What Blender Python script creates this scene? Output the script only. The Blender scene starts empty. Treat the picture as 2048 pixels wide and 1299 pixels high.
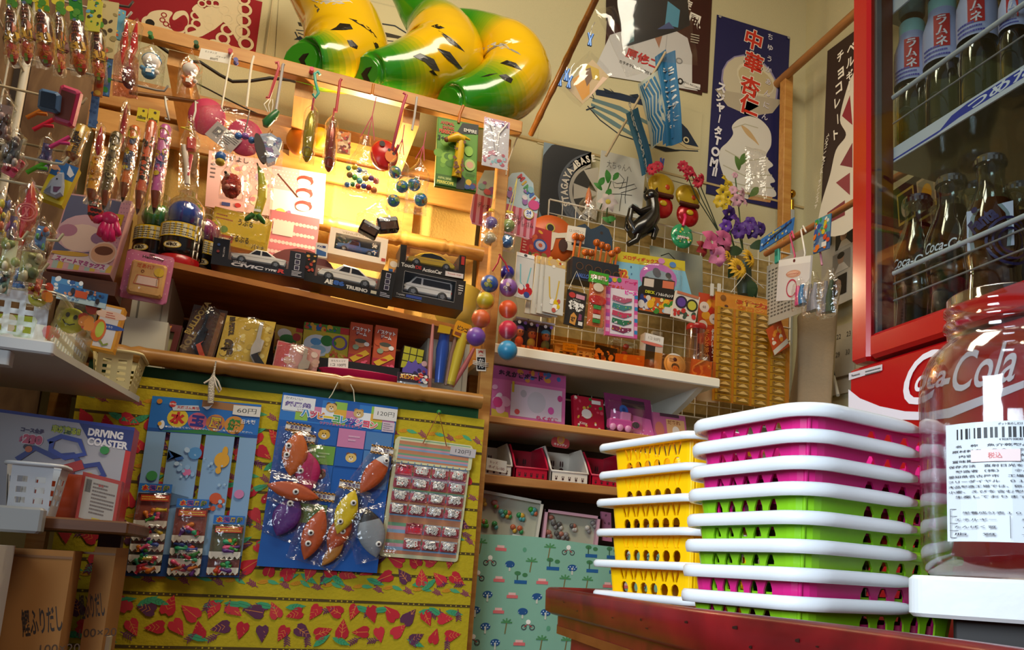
import bpy, bmesh, math, random
from mathutils import Vector, Matrix, noise
sc = bpy.context.scene; COL = sc.collection
rnd = random.Random(7)
# -- camera
FPX, CPX, CPY, CH = 1656.0, 1173.0, 869.0, 0.8
def _ax():
 a = Vector((5500-CPX, 1400-CPY, FPX)).normalized()
 b = Vector((510-CPX, 1108-CPY, FPX)); b = (b-a*a.dot(b)).normalized()
 return a, b, a.cross(b)
AX, AY, AZ = _ax()
CAM = Vector((0, 0, CH))
cd = bpy.data.cameras.new('camera'); cam = bpy.data.objects.new('camera', cd); COL.objects.link(cam)
def c2w(v): return Vector((AX.dot(v), AY.dot(v), AZ.dot(v)))
_r, _u, _b = c2w(Vector((1,0,0))), c2w(Vector((0,-1,0))), c2w(Vector((0,0,-1)))
cam.matrix_world = Matrix(((_r.x,_u.x,_b.x,0),(_r.y,_u.y,_b.y,0),(_r.z,_u.z,_b.z,CH),(0,0,0,1)))
cd.sensor_width = 36; cd.lens = 36*FPX/2048; cd.clip_start = .02; cd.clip_end = 50
cd.shift_x = -(CPX-1024)/2048; cd.shift_y = (CPY-649.5)/2048
sc.camera = cam
sc.view_settings.view_transform = 'Standard'; sc.view_settings.look = 'None'
sc.view_settings.gamma = 1; sc.view_settings.use_curve_mapping = False
sc.view_settings.exposure = 0.12
try:
 sc.cycles.transparent_max_bounces = 16; sc.cycles.max_bounces = 8
except Exception: pass
def ray(x, y): return c2w(Vector((x-CPX, y-CPY, FPX)))
def onY(x, y, Y): d = ray(x, y); return CAM+d*(Y/d.y)
def onX(x, y, X): d = ray(x, y); return CAM+d*(X/d.x)
def onZ(x, y, Z): d = ray(x, y); return CAM+d*((Z-CH)/d.z)
def atD(x, y, D): return CAM+ray(x, y)*(D/FPX)          # point at depth D before the camera
def on(pl, x, y): return (onY if pl[0] == 'Y' else onX)(x, y, pl[1])
# -- world and lights
wd = bpy.data.worlds.new('world'); sc.world = wd; wd.use_nodes = True
bg = wd.node_tree.nodes['Background']; bg.inputs[0].default_value = (.85, .9, 1, 1); bg.inputs[1].default_value = .16
def light(name, kind, loc, target, power, col, size=.2, sy=None, spot=None):
 l = bpy.data.lights.new(name, kind); l.energy = power; l.color = col
 if kind == 'AREA':
  l.size = size
  if sy: l.shape = 'RECTANGLE'; l.size_y = sy
 else: l.shadow_soft_size = size
 if spot: l.spot_size = math.radians(spot); l.spot_blend = .6
 o = bpy.data.objects.new(name, l); COL.objects.link(o); o.location = loc
 o.rotation_euler = (Vector(target)-Vector(loc)).to_track_quat('-Z', 'Y').to_euler(); return o
WARM = (1, .70, .38)
light('window_daylight', 'AREA', (-1.0, -.25, 1.35), (.5, .9, .85), 8.6, (.76, .89, 1), .8, .8).data.spread = math.radians(75)
light('ceiling_lamp', 'AREA', (.55, .9, 3.05), (.7, 1.6, 1.4), 23, (1, .89, .70), 1.1, .5)
light('shelf_lamp', 'POINT', (.16, 2.2, 1.815), (.1, 2.3, 1.4), 9.5, (1, .77, .46), .03)
light('rack_lamp', 'AREA', (-.15, 1.05, 2.75), (-.15, 2.1, 1.6), 9, (1, .80, .52), .6, .3)
# -- materials
def lin(c): return c/12.92 if c <= .04045 else ((c+.055)/1.055)**2.4
def rgb(h):
 h = h.lstrip('#')
 if len(h) == 3: h = ''.join(x*2 for x in h)
 return tuple(lin(int(h[i:i+2], 16)/255) for i in (0, 2, 4))+(1,)
_mc = {}
def M(h, rough=.5, metal=0, coat=0, bump=0, bscale=40, var=0):
 k = (h, rough, metal, coat, bump, bscale, var)
 if k in _mc: return _mc[k]
 m = bpy.data.materials.new('paint_'+h.strip('#')); m.use_nodes = True; nt = m.node_tree; b = nt.nodes['Principled BSDF']
 b.inputs['Base Color'].default_value = rgb(h); b.inputs['Roughness'].default_value = rough; b.inputs['Metallic'].default_value = metal
 if coat: b.inputs['Coat Weight'].default_value = coat; b.inputs['Coat Roughness'].default_value = .08
 if bump or var:
  tc = nt.nodes.new('ShaderNodeTexCoord'); n = nt.nodes.new('ShaderNodeTexNoise'); n.inputs['Scale'].default_value = bscale; n.inputs['Detail'].default_value = 4
  nt.links.new(tc.outputs['Object'], n.inputs['Vector'])
  if bump:
   bp = nt.nodes.new('ShaderNodeBump'); bp.inputs['Strength'].default_value = bump; bp.inputs['Distance'].default_value = .01
   nt.links.new(n.outputs[0], bp.inputs['Height']); nt.links.new(bp.outputs[0], b.inputs['Normal'])
  if var:
   mx = nt.nodes.new('ShaderNodeMix'); mx.data_type = 'RGBA'; c = rgb(h)
   mx.inputs[6].default_value = tuple(v*(1-var) for v in c[:3])+(1,); mx.inputs[7].default_value = tuple(min(1, v*(1+var)) for v in c[:3])+(1,)
   nt.links.new(n.outputs[0], mx.inputs[0]); nt.links.new(mx.outputs[2], b.inputs['Base Color'])
 _mc[k] = m; return m
def wood(h1, h2, scale=(3, 30, 30), rough=.45, axis=None):
 k = ('w', h1, h2, scale, rough)
 if k in _mc: return _mc[k]
 m = bpy.data.materials.new('wood_'+h1.strip('#')); m.use_nodes = True; nt = m.node_tree; b = nt.nodes['Principled BSDF']
 tc = nt.nodes.new('ShaderNodeTexCoord'); mp = nt.nodes.new('ShaderNodeMapping'); mp.inputs['Scale'].default_value = scale
 n = nt.nodes.new('ShaderNodeTexNoise'); n.inputs['Scale'].default_value = 2.0; n.inputs['Detail'].default_value = 6; n.inputs['Distortion'].default_value = .6
 cr = nt.nodes.new('ShaderNodeValToRGB'); cr.color_ramp.elements[0].color = rgb(h1); cr.color_ramp.elements[1].color = rgb(h2)
 cr.color_ramp.elements[0].position = .35; cr.color_ramp.elements[1].position = .65
 nt.links.new(tc.outputs['Object'], mp.inputs[0]); nt.links.new(mp.outputs[0], n.inputs['Vector']); nt.links.new(n.outputs[0], cr.inputs[0]); nt.links.new(cr.outputs[0], b.inputs['Base Color'])
 b.inputs['Roughness'].default_value = rough; _mc[k] = m; return m
def film(tint='#ffffff', base=.035, gain=.45, rough=.13, bump=.32, bscale=50):
 k = ('f', tint, base, gain, rough, bump, bscale)
 if k in _mc: return _mc[k]
 m = bpy.data.materials.new('clear_film'); m.use_nodes = True; nt = m.node_tree; N = nt.nodes; N.clear()
 out = N.new('ShaderNodeOutputMaterial'); mix = N.new('ShaderNodeMixShader'); tr = N.new('ShaderNodeBsdfTransparent'); gl = N.new('ShaderNodeBsdfGlossy')
 tr.inputs[0].default_value = rgb(tint); gl.inputs[0].default_value = (1, 1, 1, 1); gl.inputs['Roughness'].default_value = rough
 lw = N.new('ShaderNodeLayerWeight'); lw.inputs[0].default_value = .35
 ma = N.new('ShaderNodeMath'); ma.operation = 'MULTIPLY_ADD'; ma.inputs[1].default_value = gain; ma.inputs[2].default_value = base; ma.use_clamp = True
 nt.links.new(lw.outputs['Facing'], ma.inputs[0]); nt.links.new(ma.outputs[0], mix.inputs[0]); nt.links.new(tr.outputs[0], mix.inputs[1]); nt.links.new(gl.outputs[0], mix.inputs[2]); nt.links.new(mix.outputs[0], out.inputs[0])
 if bump:
  tc = N.new('ShaderNodeTexCoord'); n = N.new('ShaderNodeTexNoise'); n.inputs['Scale'].default_value = bscale; n.inputs['Detail'].default_value = 2
  bp = N.new('ShaderNodeBump'); bp.inputs['Strength'].default_value = bump; bp.inputs['Distance'].default_value = .02
  nt.links.new(tc.outputs['Object'], n.inputs['Vector']); nt.links.new(n.outputs[0], bp.inputs['Height']); nt.links.new(bp.outputs[0], gl.inputs['Normal'])
 _mc[k] = m; return m
FILM = film(); FILMS = film('#ffffff', .025, .28, .08, .10, 14); GLASS = film('#f2f6f6', .03, .5, .02, 0)
FROST = film('#f0f0e8', .20, .3, .35, .1, 30)
CHROME = M('#c9c9c9', .2, 1); BLACK = M('#141212', .4); WHITE = M('#f2efe9', .5)
# -- mesh builder
def R3(ax, deg): return Matrix.Rotation(math.radians(deg), 4, ax)
def T3(x, y, z): return Matrix.Translation((x, y, z))
class MB:
 def __init__(s): s.v = []; s.f = []; s.m = []; s.s = []; s.mats = []
 def mi(s, m):
  if isinstance(m, str): m = M(m)
  if m not in s.mats: s.mats.append(m)
  return s.mats.index(m)
 def add(s, vs, fs, m, smooth=False, X=None):
  o = len(s.v); k = s.mi(m)
  s.v += [tuple(X @ Vector(v)) if X else tuple(v) for v in vs]
  for f in fs: s.f.append([i+o for i in f]); s.m.append(k); s.s.append(smooth)
  return s
 def box(s, x0, y0, z0, x1, y1, z1, m, X=None, b=0):
  if b:
   p = [(x0+b,y0),(x1-b,y0),(x1,y0+b),(x1,y1-b),(x1-b,y1),(x0+b,y1),(x0,y1-b),(x0,y0+b)]
   return s.prism(p, z0, z1, m, X, bev=b)
  v = [(x0,y0,z0),(x1,y0,z0),(x1,y1,z0),(x0,y1,z0),(x0,y0,z1),(x1,y0,z1),(x1,y1,z1),(x0,y1,z1)]
  return s.add(v, [(3,2,1,0),(4,5,6,7),(0,1,5,4),(1,2,6,5),(2,3,7,6),(3,0,4,7)], m, False, X)
 def prism(s, p, z0, z1, m, X=None, bev=0, smooth=False):
  n = len(p)
  if bev:
   cx = sum(a for a, _ in p)/n; cy = sum(b for _, b in p)/n
   w = max(abs(a-cx) for a, _ in p); h = max(abs(b-cy) for _, b in p); fx = (w-bev)/w; fy = (h-bev)/h
   q = [(cx+(a-cx)*fx, cy+(b-cy)*fy) for a, b in p]
   L = [(q, z0), (p, z0+bev), (p, z1-bev), (q, z1)]
  else: L = [(p, z0), (p, z1)]
  v = [(a, b, z) for r, z in L for a, b in r]; f = [list(range(n))[::-1], list(range((len(L)-1)*n, len(L)*n))]
  for k in range(len(L)-1):
   for i in range(n): j = (i+1) % n; f.append((k*n+i, k*n+j, (k+1)*n+j, (k+1)*n+i))
  return s.add(v, f, m, smooth, X)
 def lathe(s, prof, m, n=20, X=None, cap=True, a0=0, a1=360, sx=1, sy=1):
  full = a1-a0 >= 360; k = n if full else n+1; v = []; f = []
  for r, z in prof:
   for i in range(k):
    t = math.radians(a0+(a1-a0)*i/n); v.append((r*sx*math.cos(t), r*sy*math.sin(t), z))
  for j in range(len(prof)-1):
   for i in range(n):
    i2 = (i+1) % k; f.append((j*k+i, j*k+i2, (j+1)*k+i2, (j+1)*k+i))
  s.add(v, f, m, True, X)
  if cap and full:
   for j, rev in ((0, True), (len(prof)-1, False)):
    if prof[j][0] > 1e-5:
     c = v[j*k:(j+1)*k]; s.add(c, [list(range(k))[::-1] if rev else list(range(k))], m, False, X)
  return s
 def sph(s, c, r, m, nu=16, nv=10, X=None):
  if not isinstance(r, (tuple, list)): r = (r, r, r)
  v = [(c[0], c[1], c[2]-r[2])]
  for j in range(1, nv):
   a = -math.pi/2+math.pi*j/nv
   for i in range(nu): t = 2*math.pi*i/nu; v.append((c[0]+r[0]*math.cos(a)*math.cos(t), c[1]+r[1]*math.cos(a)*math.sin(t), c[2]+r[2]*math.sin(a)))
  v.append((c[0], c[1], c[2]+r[2])); f = []
  for i in range(nu): f.append((0, 1+(i+1) % nu, 1+i)); f.append((len(v)-1, 1+(nv-2)*nu+i, 1+(nv-2)*nu+(i+1) % nu))
  for j in range(nv-2):
   for i in range(nu): i2 = (i+1) % nu; f.append((1+j*nu+i, 1+j*nu+i2, 1+(j+1)*nu+i2, 1+(j+1)*nu+i))
  return s.add(v, f, m, True, X)
 def tube(s, pts, r, m, n=6, X=None, cap=True, closed=False):
  P = [Vector(p) for p in pts]; K = len(P); rs = r if isinstance(r, (list, tuple)) else [r]*K
  mm = m if isinstance(m, list) else None; v = []; up = None
  for i in range(K):
   d = (P[(i+1) % K]-P[i-1]) if closed else (P[min(i+1, K-1)]-P[max(i-1, 0)])
   d = d.normalized() if d.length > 1e-9 else Vector((0,0,1))
   if up is None: up = Vector((0,0,1)) if abs(d.z) < .9 else Vector((1,0,0))
   a = d.cross(up)
   if a.length < 1e-6: a = d.cross(Vector((1,.3,.2)))
   a.normalize(); b = a.cross(d).normalized(); up = b
   for j in range(n): t = 2*math.pi*j/n; v.append(tuple(P[i]+(a*math.cos(t)+b*math.sin(t))*rs[i]))
  segs = K if closed else K-1
  for i in range(segs):
   i2 = (i+1) % K
   f = [(i*n+j, i2*n+j, i2*n+(j+1) % n, i*n+(j+1) % n) for j in range(n)]
   if mm: s.add([v[q] for g in f for q in g], [(4*k, 4*k+1, 4*k+2, 4*k+3) for k in range(n)], mm[i], True, X)
   else:
    if i == 0: allf = []
    allf += f
  if not mm: s.add(v, allf, m, True, X)
  if cap and not closed:
   s.add(v[:n], [list(range(n))], mm[0] if mm else m, False, X); s.add(v[-n:], [list(range(n))[::-1]], mm[-1] if mm else m, False, X)
  return s
 def grid(s, fn, nu, nv, m, X=None, smooth=True):
  v = [fn(i/nu, j/nv) for j in range(nv+1) for i in range(nu+1)]
  f = [(j*(nu+1)+i, j*(nu+1)+i+1, (j+1)*(nu+1)+i+1, (j+1)*(nu+1)+i) for j in range(nv) for i in range(nu)]
  return s.add(v, f, m, smooth, X)
 def join(s, o, X=None):
  off = len(s.v); s.v += [tuple(X @ Vector(v)) if X else v for v in o.v]; mp = [s.mi(m) for m in o.mats]
  for f, k, q in zip(o.f, o.m, o.s): s.f.append([i+off for i in f]); s.m.append(mp[k]); s.s.append(q)
  return s
 def build(s, name, parent=None, X=None, sub=0):
  me = bpy.data.meshes.new(name); me.from_pydata(s.v, [], s.f)
  for m in s.mats: me.materials.append(m)
  me.polygons.foreach_set('material_index', s.m); me.polygons.foreach_set('use_smooth', s.s); me.update()
  o = bpy.data.objects.new(name, me); COL.objects.link(o)
  if parent: o.parent = parent
  if X is not None: o.matrix_local = X
  if sub:
   md = o.modifiers.new('smooth', 'SUBSURF'); md.levels = sub; md.render_levels = sub
  return o
def tag(o, label, cat, group=None, kind=None):
 o['label'] = label; o['category'] = cat
 if group: o['group'] = group
 if kind: o['kind'] = kind
 return o
def struct(o): o['kind'] = 'structure'; return o
def thing(name, label, cat, X=None, group=None):
 o = bpy.data.objects.new(name, None); COL.objects.link(o); o.empty_display_size = .03
 if X is not None: o.matrix_world = X if isinstance(X, Matrix) else Matrix.Translation(X)
 return tag(o, label, cat, group)
def dup(o, X, label, group=None):
 c = o.copy(); COL.objects.link(c); c.matrix_world = X; c['label'] = label
 if group: c['group'] = group
 for ch in list(o.children):
  d = ch.copy(); COL.objects.link(d); d.parent = c; d.matrix_local = ch.matrix_local.copy()
  for g in list(ch.children):
   e = g.copy(); COL.objects.link(e); e.parent = d; e.matrix_local = g.matrix_local.copy()
 return c
# -- writing and print
_tc = {}
def glyphs(t, bold=0):
 k = (t, bold)
 if k in _tc: return _tc[k]
 cu = bpy.data.curves.new('t', 'FONT'); cu.body = t; cu.size = 1; cu.resolution_u = 4; cu.offset = bold
 ob = bpy.data.objects.new('t', cu); me = bpy.data.meshes.new_from_object(ob)
 v = [(q.co.x, q.co.y) for q in me.vertices]; f = [tuple(p.vertices) for p in me.polygons]
 bpy.data.objects.remove(ob); bpy.data.curves.remove(cu); bpy.data.meshes.remove(me)
 if not v: v = [(0, 0), (1, 0), (1, 1)]; f = [(0, 1, 2)]
 x0 = min(a for a, _ in v); x1 = max(a for a, _ in v); y0 = min(b for _, b in v); y1 = max(b for _, b in v)
 _tc[k] = (v, f, x0, x1, y0, y1); return _tc[k]
STEP = .00016
def art(mb, items, w, h, z=0, X=None, warp=None, seed=1, rough=.45):
 """flat print: every item lies one thin layer above the one before, in fractions of the card"""
 rr = random.Random(seed); k = [0]; stp = min(STEP, .004/max(1, len(items)*1.6))
 def put(vs, fs, c):
  zz = z+stp*(k[0]+1); vs = [(a, b, zz) for a, b in vs]
  if warp: vs = [warp(*q) for q in vs]
  mb.add(vs, fs, M(c, rough) if isinstance(c, str) else c, False, X)
 def rect(x0, y0, x1, y1, c):
  if warp:
   n = max(1, int(abs(x1-x0)*w/.012)); n = min(n, 90); mm = max(1, min(40, int(abs(y1-y0)*h/.02)))
   vs = [((x0+(x1-x0)*i/n)*w, (y0+(y1-y0)*j/mm)*h) for j in range(mm+1) for i in range(n+1)]
   put(vs, [(j*(n+1)+i, j*(n+1)+i+1, (j+1)*(n+1)+i+1, (j+1)*(n+1)+i) for j in range(mm) for i in range(n)], c)
  else: put([(x0*w, y0*h), (x1*w, y0*h), (x1*w, y1*h), (x0*w, y1*h)], [(0, 1, 2, 3)], c)
 def ell(cx, cy, rx, ry, c, n=18, rot=0):
  cr, sr = math.cos(math.radians(rot)), math.sin(math.radians(rot)); P = []
  for i in range(n):
   t = 2*math.pi*i/n; a = rx*math.cos(t); b = ry*math.sin(t); P.append((cx*w+a*cr-b*sr, cy*h+a*sr+b*cr))
  put(P, [tuple(range(n))], c)
 def line(pts, wd, c):
  P = [Vector((a*w, b*h)) for a, b in pts]; L = []; Rr = []
  for i in range(len(P)):
   d = (P[min(i+1, len(P)-1)]-P[max(i-1, 0)]); d = d.normalized() if d.length else Vector((1, 0)); nn = Vector((-d.y, d.x))*wd/2
   L.append(tuple(P[i]+nn)); Rr.append(tuple(P[i]-nn))
  n = len(P); put(L+Rr, [(i, i+1, n+i+1, n+i) for i in range(n-1)], c)
 for it in items:
  t = it[0]
  if t == 'r': rect(*it[1:6])
  elif t == 'e':                                        # centre, radii as fraction of h
   ell(it[1], it[2], it[3]*h, it[4]*h, it[5], rot=it[6] if len(it) > 6 else 0)
  elif t == 'p': put([(a*w, b*h) for a, b in it[1]], [tuple(range(len(it[1])))], it[2])
  elif t == 'l': line(it[1], it[2]*h, it[3])
  elif t == 'ps':                                       # rounded outline
   q, P_ = [Vector((a*w, b*h)) for a, b in it[1]], []; n = len(q)
   for i in range(n):
    p0, p1, p2, p3 = q[i-1], q[i], q[(i+1) % n], q[(i+2) % n]
    for s in range(5): e = s/5; P_.append(tuple(.5*((2*p1)+(p2-p0)*e+(2*p0-5*p1+4*p2-p3)*e*e+(3*p1-p0-3*p2+p3)*e**3)))
   put(P_, [tuple(range(len(P_)))], it[2])
  elif t == 'o':                                        # ring
   n = 20; cx, cy, r, wd = it[1]*w, it[2]*h, it[3]*h, it[4]*h
   vs = [(cx+q*math.cos(2*math.pi*i/n), cy+q*math.sin(2*math.pi*i/n)) for q in (r, r-wd) for i in range(n)]
   put(vs, [(i, (i+1) % n, n+(i+1) % n, n+i) for i in range(n)], it[5])
  elif t == 'st':
   _, x0, y0, x1, y1, n, cols, vert = it
   for i in range(n):
    if vert: rect(x0+(x1-x0)*i/n, y0, x0+(x1-x0)*(i+1)/n, y1, cols[i % len(cols)])
    else: rect(x0, y0+(y1-y0)*i/n, x1, y0+(y1-y0)*(i+1)/n, cols[i % len(cols)])
  elif t == 'dots':
   _, x0, y0, x1, y1, nx, ny, r, c = it
   for i in range(nx):
    for j in range(ny): ell(x0+(x1-x0)*(i+.5+.5*(j % 2)-.25)/nx, y0+(y1-y0)*(j+.5)/ny, r*h, r*h, c, 8)
  elif t == 'b':
   _, x0, y0, x1, y1, n, cols, sz = it
   for i in range(n):
    k[0] += .2; r = sz*h*rr.uniform(.5, 1.2)
    ell(rr.uniform(x0, x1), rr.uniform(y0, y1), r, r*rr.uniform(.5, 1.3), rr.choice(cols), 10, rr.uniform(0, 180))
  elif t == 's':                                        # rows of print too small to read
   _, x0, y0, x1, y1, n, c = it
   for i in range(n):
    yy = y0+(y1-y0)*(i+.25)/n; hh = (y1-y0)*.42/n; x = x0; xe = x1-(x1-x0)*rr.choice((0, 0, .1, .35))
    while x < xe:
     d = rr.uniform(.02, .09)*(x1-x0)+.004; rect(x, yy, min(x+d, xe), yy+hh, c); x += d+.012*(x1-x0)
  elif t == 'bar':
   _, x0, y0, x1, y1, c = it; x = x0
   while x < x1: d = rr.uniform(.008, .035)*(x1-x0); rect(x, y0, min(x+d, x1), y1, c); x += d+rr.uniform(.01, .04)*(x1-x0)
  elif t == 't':
   _, s, cx, cy, hh, c = it[:6]; op = it[6] if len(it) > 6 else {}
   bold = op.get('b', .012); layers = []
   if 'o' in op: layers.append((op['o'], bold+op.get('ow', .05)))
   layers.append((c, bold)); chars = list(s) if op.get('v') else [s]; rot = math.radians(op.get('rot', 0))
   pitch = op.get('p', 1.08)*hh*h
   for colr, bd in layers:
    for q, ch in enumerate(chars):
     v, f, x0, x1, y0, y1 = glyphs(ch, bd); _, _, bx0, bx1, by0, by1 = glyphs(ch, bold)
     sy = hh*h/(max(by1-by0, .62) if not op.get('v') else .9); sx = sy*op.get('sx', 1)
     if 'w' in op and not op.get('v'): sx = op['w']*w/max(bx1-bx0, 1e-3)
     mx = (bx0+bx1)/2; my = (by0+by1)/2; oy = -(q-(len(chars)-1)/2)*pitch if op.get('v') else 0
     vs = []
     for a, b in v:
      a = (a-mx)*sx; b = (b-my)*sy+oy; a += b*op.get('sh', 0)
      vs.append((cx*w+a*math.cos(rot)-b*math.sin(rot), cy*h+a*math.sin(rot)+b*math.cos(rot)))
     put(vs, f, colr)
    k[0] += 1
  k[0] += 1
 return mb
def frame(tl, tr, bl, pl):
 A, B, Cc = on(pl, *tl), on(pl, *tr), on(pl, *bl)
 u = B-A; w = u.length; u.normalize(); n = Vector((0, -1, 0)) if pl[0] == 'Y' else Vector((-1, 0, 0))
 v = n.cross(u).normalized(); h = (A-Cc).dot(v); sh = (A-Cc).dot(u); o = A-v*h
 X = Matrix(((u.x, v.x, n.x, o.x), (u.y, v.y, n.y, o.y), (u.z, v.z, n.z, o.z), (0, 0, 0, 1)))
 return X, w, h
def skew(tl, bl, pl, X, h):
 sh = (on(pl, *tl)-on(pl, *bl)).dot(X.to_3x3() @ Vector((1, 0, 0))); return max(-.22*h, min(.22*h, sh))
def shear(mb, tl, bl, pl, X, h):
 sh = skew(tl, bl, pl, X, h); mb.v = [(x-sh*(1-y/h), y, z) for x, y, z in mb.v]
def Yp(y): return ('Y', y)
def Xp(x): return ('X', x)
def card(name, label, cat, tl, tr, bl, pl, col, items=(), th=.002, group=None, rough=.45, hole=None, parts=None):
 """a flat pack or card: box with print on its front face"""
 X, w, h = frame(tl, tr, bl, pl); mb = MB(); mb.box(0, 0, -th, w, h, 0, M(col, rough)); art(mb, items, w, h, 0, seed=len(label), rough=rough)
 shear(mb, tl, bl, pl, X, h); o = mb.build(name, None, X); return tag(o, label, cat, group)
def shelfbox(name, label, cat, xl, xr, ytop, Y, zb, depth, col, items=(), side=None, group=None, tilt=0, yaw=0, rough=.4, ztop=None):
 """a box standing on a shelf at height zb; left/right pixel columns and top pixel row on the plane Y"""
 A = onY(xl, ytop[0], Y); B = onY(xr, ytop[1], Y); w = B.x-A.x; h = (ztop if ztop else (A.z+B.z)/2)-zb
 X = T3(A.x, Y, zb) @ R3('Z', yaw) @ R3('X', 90-tilt); mb = MB(); mb.box(0, 0, -depth, w, h, 0, M(side or col, rough)); mb.add([(0,0,0),(w,0,0),(w,h,0),(0,h,0)], [(0,1,2,3)], M(col, rough), X=T3(0,0,.0001)); art(mb, items, w, h, .0001, seed=len(label), rough=rough)
 o = mb.build(name, None, X); tag(o, label, cat, group); return o, w, h
def bagmesh(w, h, d, m, gather=.0, seed=0, top=.12, amp=.25, nu=12, nv=18):
 """a crumpled clear bag: two skins meeting at the sides, pinched at the top if gather"""
 mb = MB(); sd = Vector((seed*3.1, seed*1.7, 0))
 def fn(sg):
  def g(u, v):
   q = 1.0
   if gather and v > 1-gather: t = (v-(1-gather))/gather; q = 1-(1-top)*math.sin(t*math.pi/2)
   pu = math.sin(math.pi*min(1, max(0, u)))**.6; pv = min(1, (v/.14))**.6 if v < .14 else 1
   if not gather: pv *= min(1, (1-v)/.12)**.6
   nn = noise.noise(Vector((u*4.0, v*6.0, sg*2))+sd); n2 = noise.noise(Vector((u*11, v*5, sg*5))+sd)
   z = sg*d*.5*pu*pv*(q*.6+.4)*(1+amp*nn+.3*amp*n2)
   x = w/2+(u-.5)*w*q*(1+.06*noise.noise(Vector((v*5, sg, 3))+sd))
   return (x, v*h+.02*h*noise.noise(Vector((u*5, 1, 2))+sd), z)
  return g
 mb.grid(fn(1), nu, nv, m); mb.grid(fn(-1), nu, nv, m); return mb
# == the setting
WB, WR = 2.5, 1.80
PINE = wood('#c8924a', '#b87c38', (4, 30, 30)); PINED = wood('#a8702c', '#8f5a22', (3, 20, 20)); DARKW = wood('#5a2f14', '#45220e', (3, 18, 18))
wall_m = M('#c6be98', .9, bump=.15, bscale=220, var=.05)
def plane_box(name, a, b, m): return struct(MB().box(*a, *b, m).build(name))
plane_box('wall_back', (-1.6, WB, 0), (WR+.1, WB+.1, 3.3), wall_m)
plane_box('wall_right', (WR, -1.2, 0), (WR+.1, WB, 3.3), wall_m)
plane_box('wall_left', (-1.7, -.3, 0), (-1.6, WB, 3.3), wall_m)
plane_box('floor', (-1.7, -2, -.1), (WR+.1, WB+.1, 0), wood('#5b4634', '#4a3827', (2, 14, 14), .6))
plane_box('ceiling', (-1.7, -.3, 3.3), (WR+.1, WB+.1, 3.4), M('#cbbf9d', .9))
# thin seam trim along the back wall where the lower lining ends
A = onY(1100, 288, WB); struct(MB().box(A.x-.2, WB-.006, A.z-.004, WR, WB, A.z+.004, M('#b8a272', .8)).build('trim_1'))
# -- shelving of the left bay
t = thing('display_rack', 'tall pine display rack with top rail and brown shelf behind the toy boxes', 'shelving', (0.1, 2.2, 0))
bpy.context.view_layer.update()
def P(name, mb, root, lab=None, X=None):
 """part given in world coordinates (or in the frame X)"""
 o = mb.build(name, root); o.matrix_local = root.matrix_basis.inverted() @ (X if X is not None else Matrix.Identity(4))
 if lab: o['label'] = lab
 return o
RZ = 1.962
P('top_rail', MB().box(-.47, 1.985, RZ-.017, .532, 2.012, RZ+.017, PINE, b=.002), t)
P('top_rail', MB().box(-.52, 2.36, 1.945, .60, 2.388, 2.0, PINE, b=.002), t)
P('back_plank', MB().box(-.52, 2.345, 1.86, .60, 2.359, 1.925, wood('#cf9a52', '#c08a44', (4, 20, 20)), b=.002), t)
P('back_plank', MB().box(-.52, 2.43, 1.99, .62, 2.45, 2.07, PINE, b=.002), t)
for px in (340, 595, 812):
 A = onY(px, 59+(px-272)*.235, 2.0); P('cross_bar', MB().box(A.x, 2.012, RZ-.055, A.x+.042, 2.36, RZ-.017, wood('#d9a25c', '#c98f48', (30, 4, 30))), t)
A, B = onY(372, 150, 2.37), onY(400, 262, 2.37); P('brace', MB().tube([A, B], .02, PINED, 4), t)
P('post', MB().box(-.52, 2.38, 0, -.48, 2.42, 2.0, PINE), t)
P('post', MB().box(.535, 2.38, 1.0, .575, 2.42, 2.0, PINE), t)
A = onY(812, 400, 2.36); P('post', MB().box(A.x, 2.378, 1.437, A.x+.028, 2.391, 1.86, PINE), t)
# brown shelf board with a rounded right end
SZ = 1.436
f0, f1 = onY(345, 522, 2.0), onY(905, 652, 2.13)
sp = [(f0.x-.02, 1.995)]+[(f1.x-.02+.05*math.sin(a), 2.125+.05*(1-math.cos(a))) for a in [i*math.pi/12 for i in range(7)]]+[(f1.x+.03, 2.43), (f0.x-.02, 2.43)]
P('shelf_board', MB().prism(sp, SZ-.014, SZ, wood('#b0702c', '#94581f', (3, 16, 16), .4)), t)
P('shelf_board', MB().box(-.50, 2.02, 1.172, .478, 2.44, 1.186, PINED), t)
P('edge_strip', MB().box(-.375, 1.996, 1.156, .478, 2.016, 1.190, M('#0d4d1e', .6)), t, 'dark green strip along the lower shelf edge')
P('side_panel', MB().box(-.425, 2.02, 1.186, -.405, 2.43, 1.66, DARKW), t)
P('back_panel', MB().box(-.58, 2.44, 1.186, .53, 2.452, 1.50, DARKW), t)
tag(MB().box(-1.15, 2.20, 1.0, -.50, 2.215, 2.35, wood('#8a6a48', '#5e4028', (10, 3, 3), .7)).box(-.86, 2.19, 1.0, -.82, 2.2, 2.3, M('#2a1c14', .6)).box(-.66, 2.19, 1.0, -.63, 2.2, 2.3, M('#2a1c14', .6)).build('back_board'), 'brown board with dark battens behind the wire rack at the far left', 'board')
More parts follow.
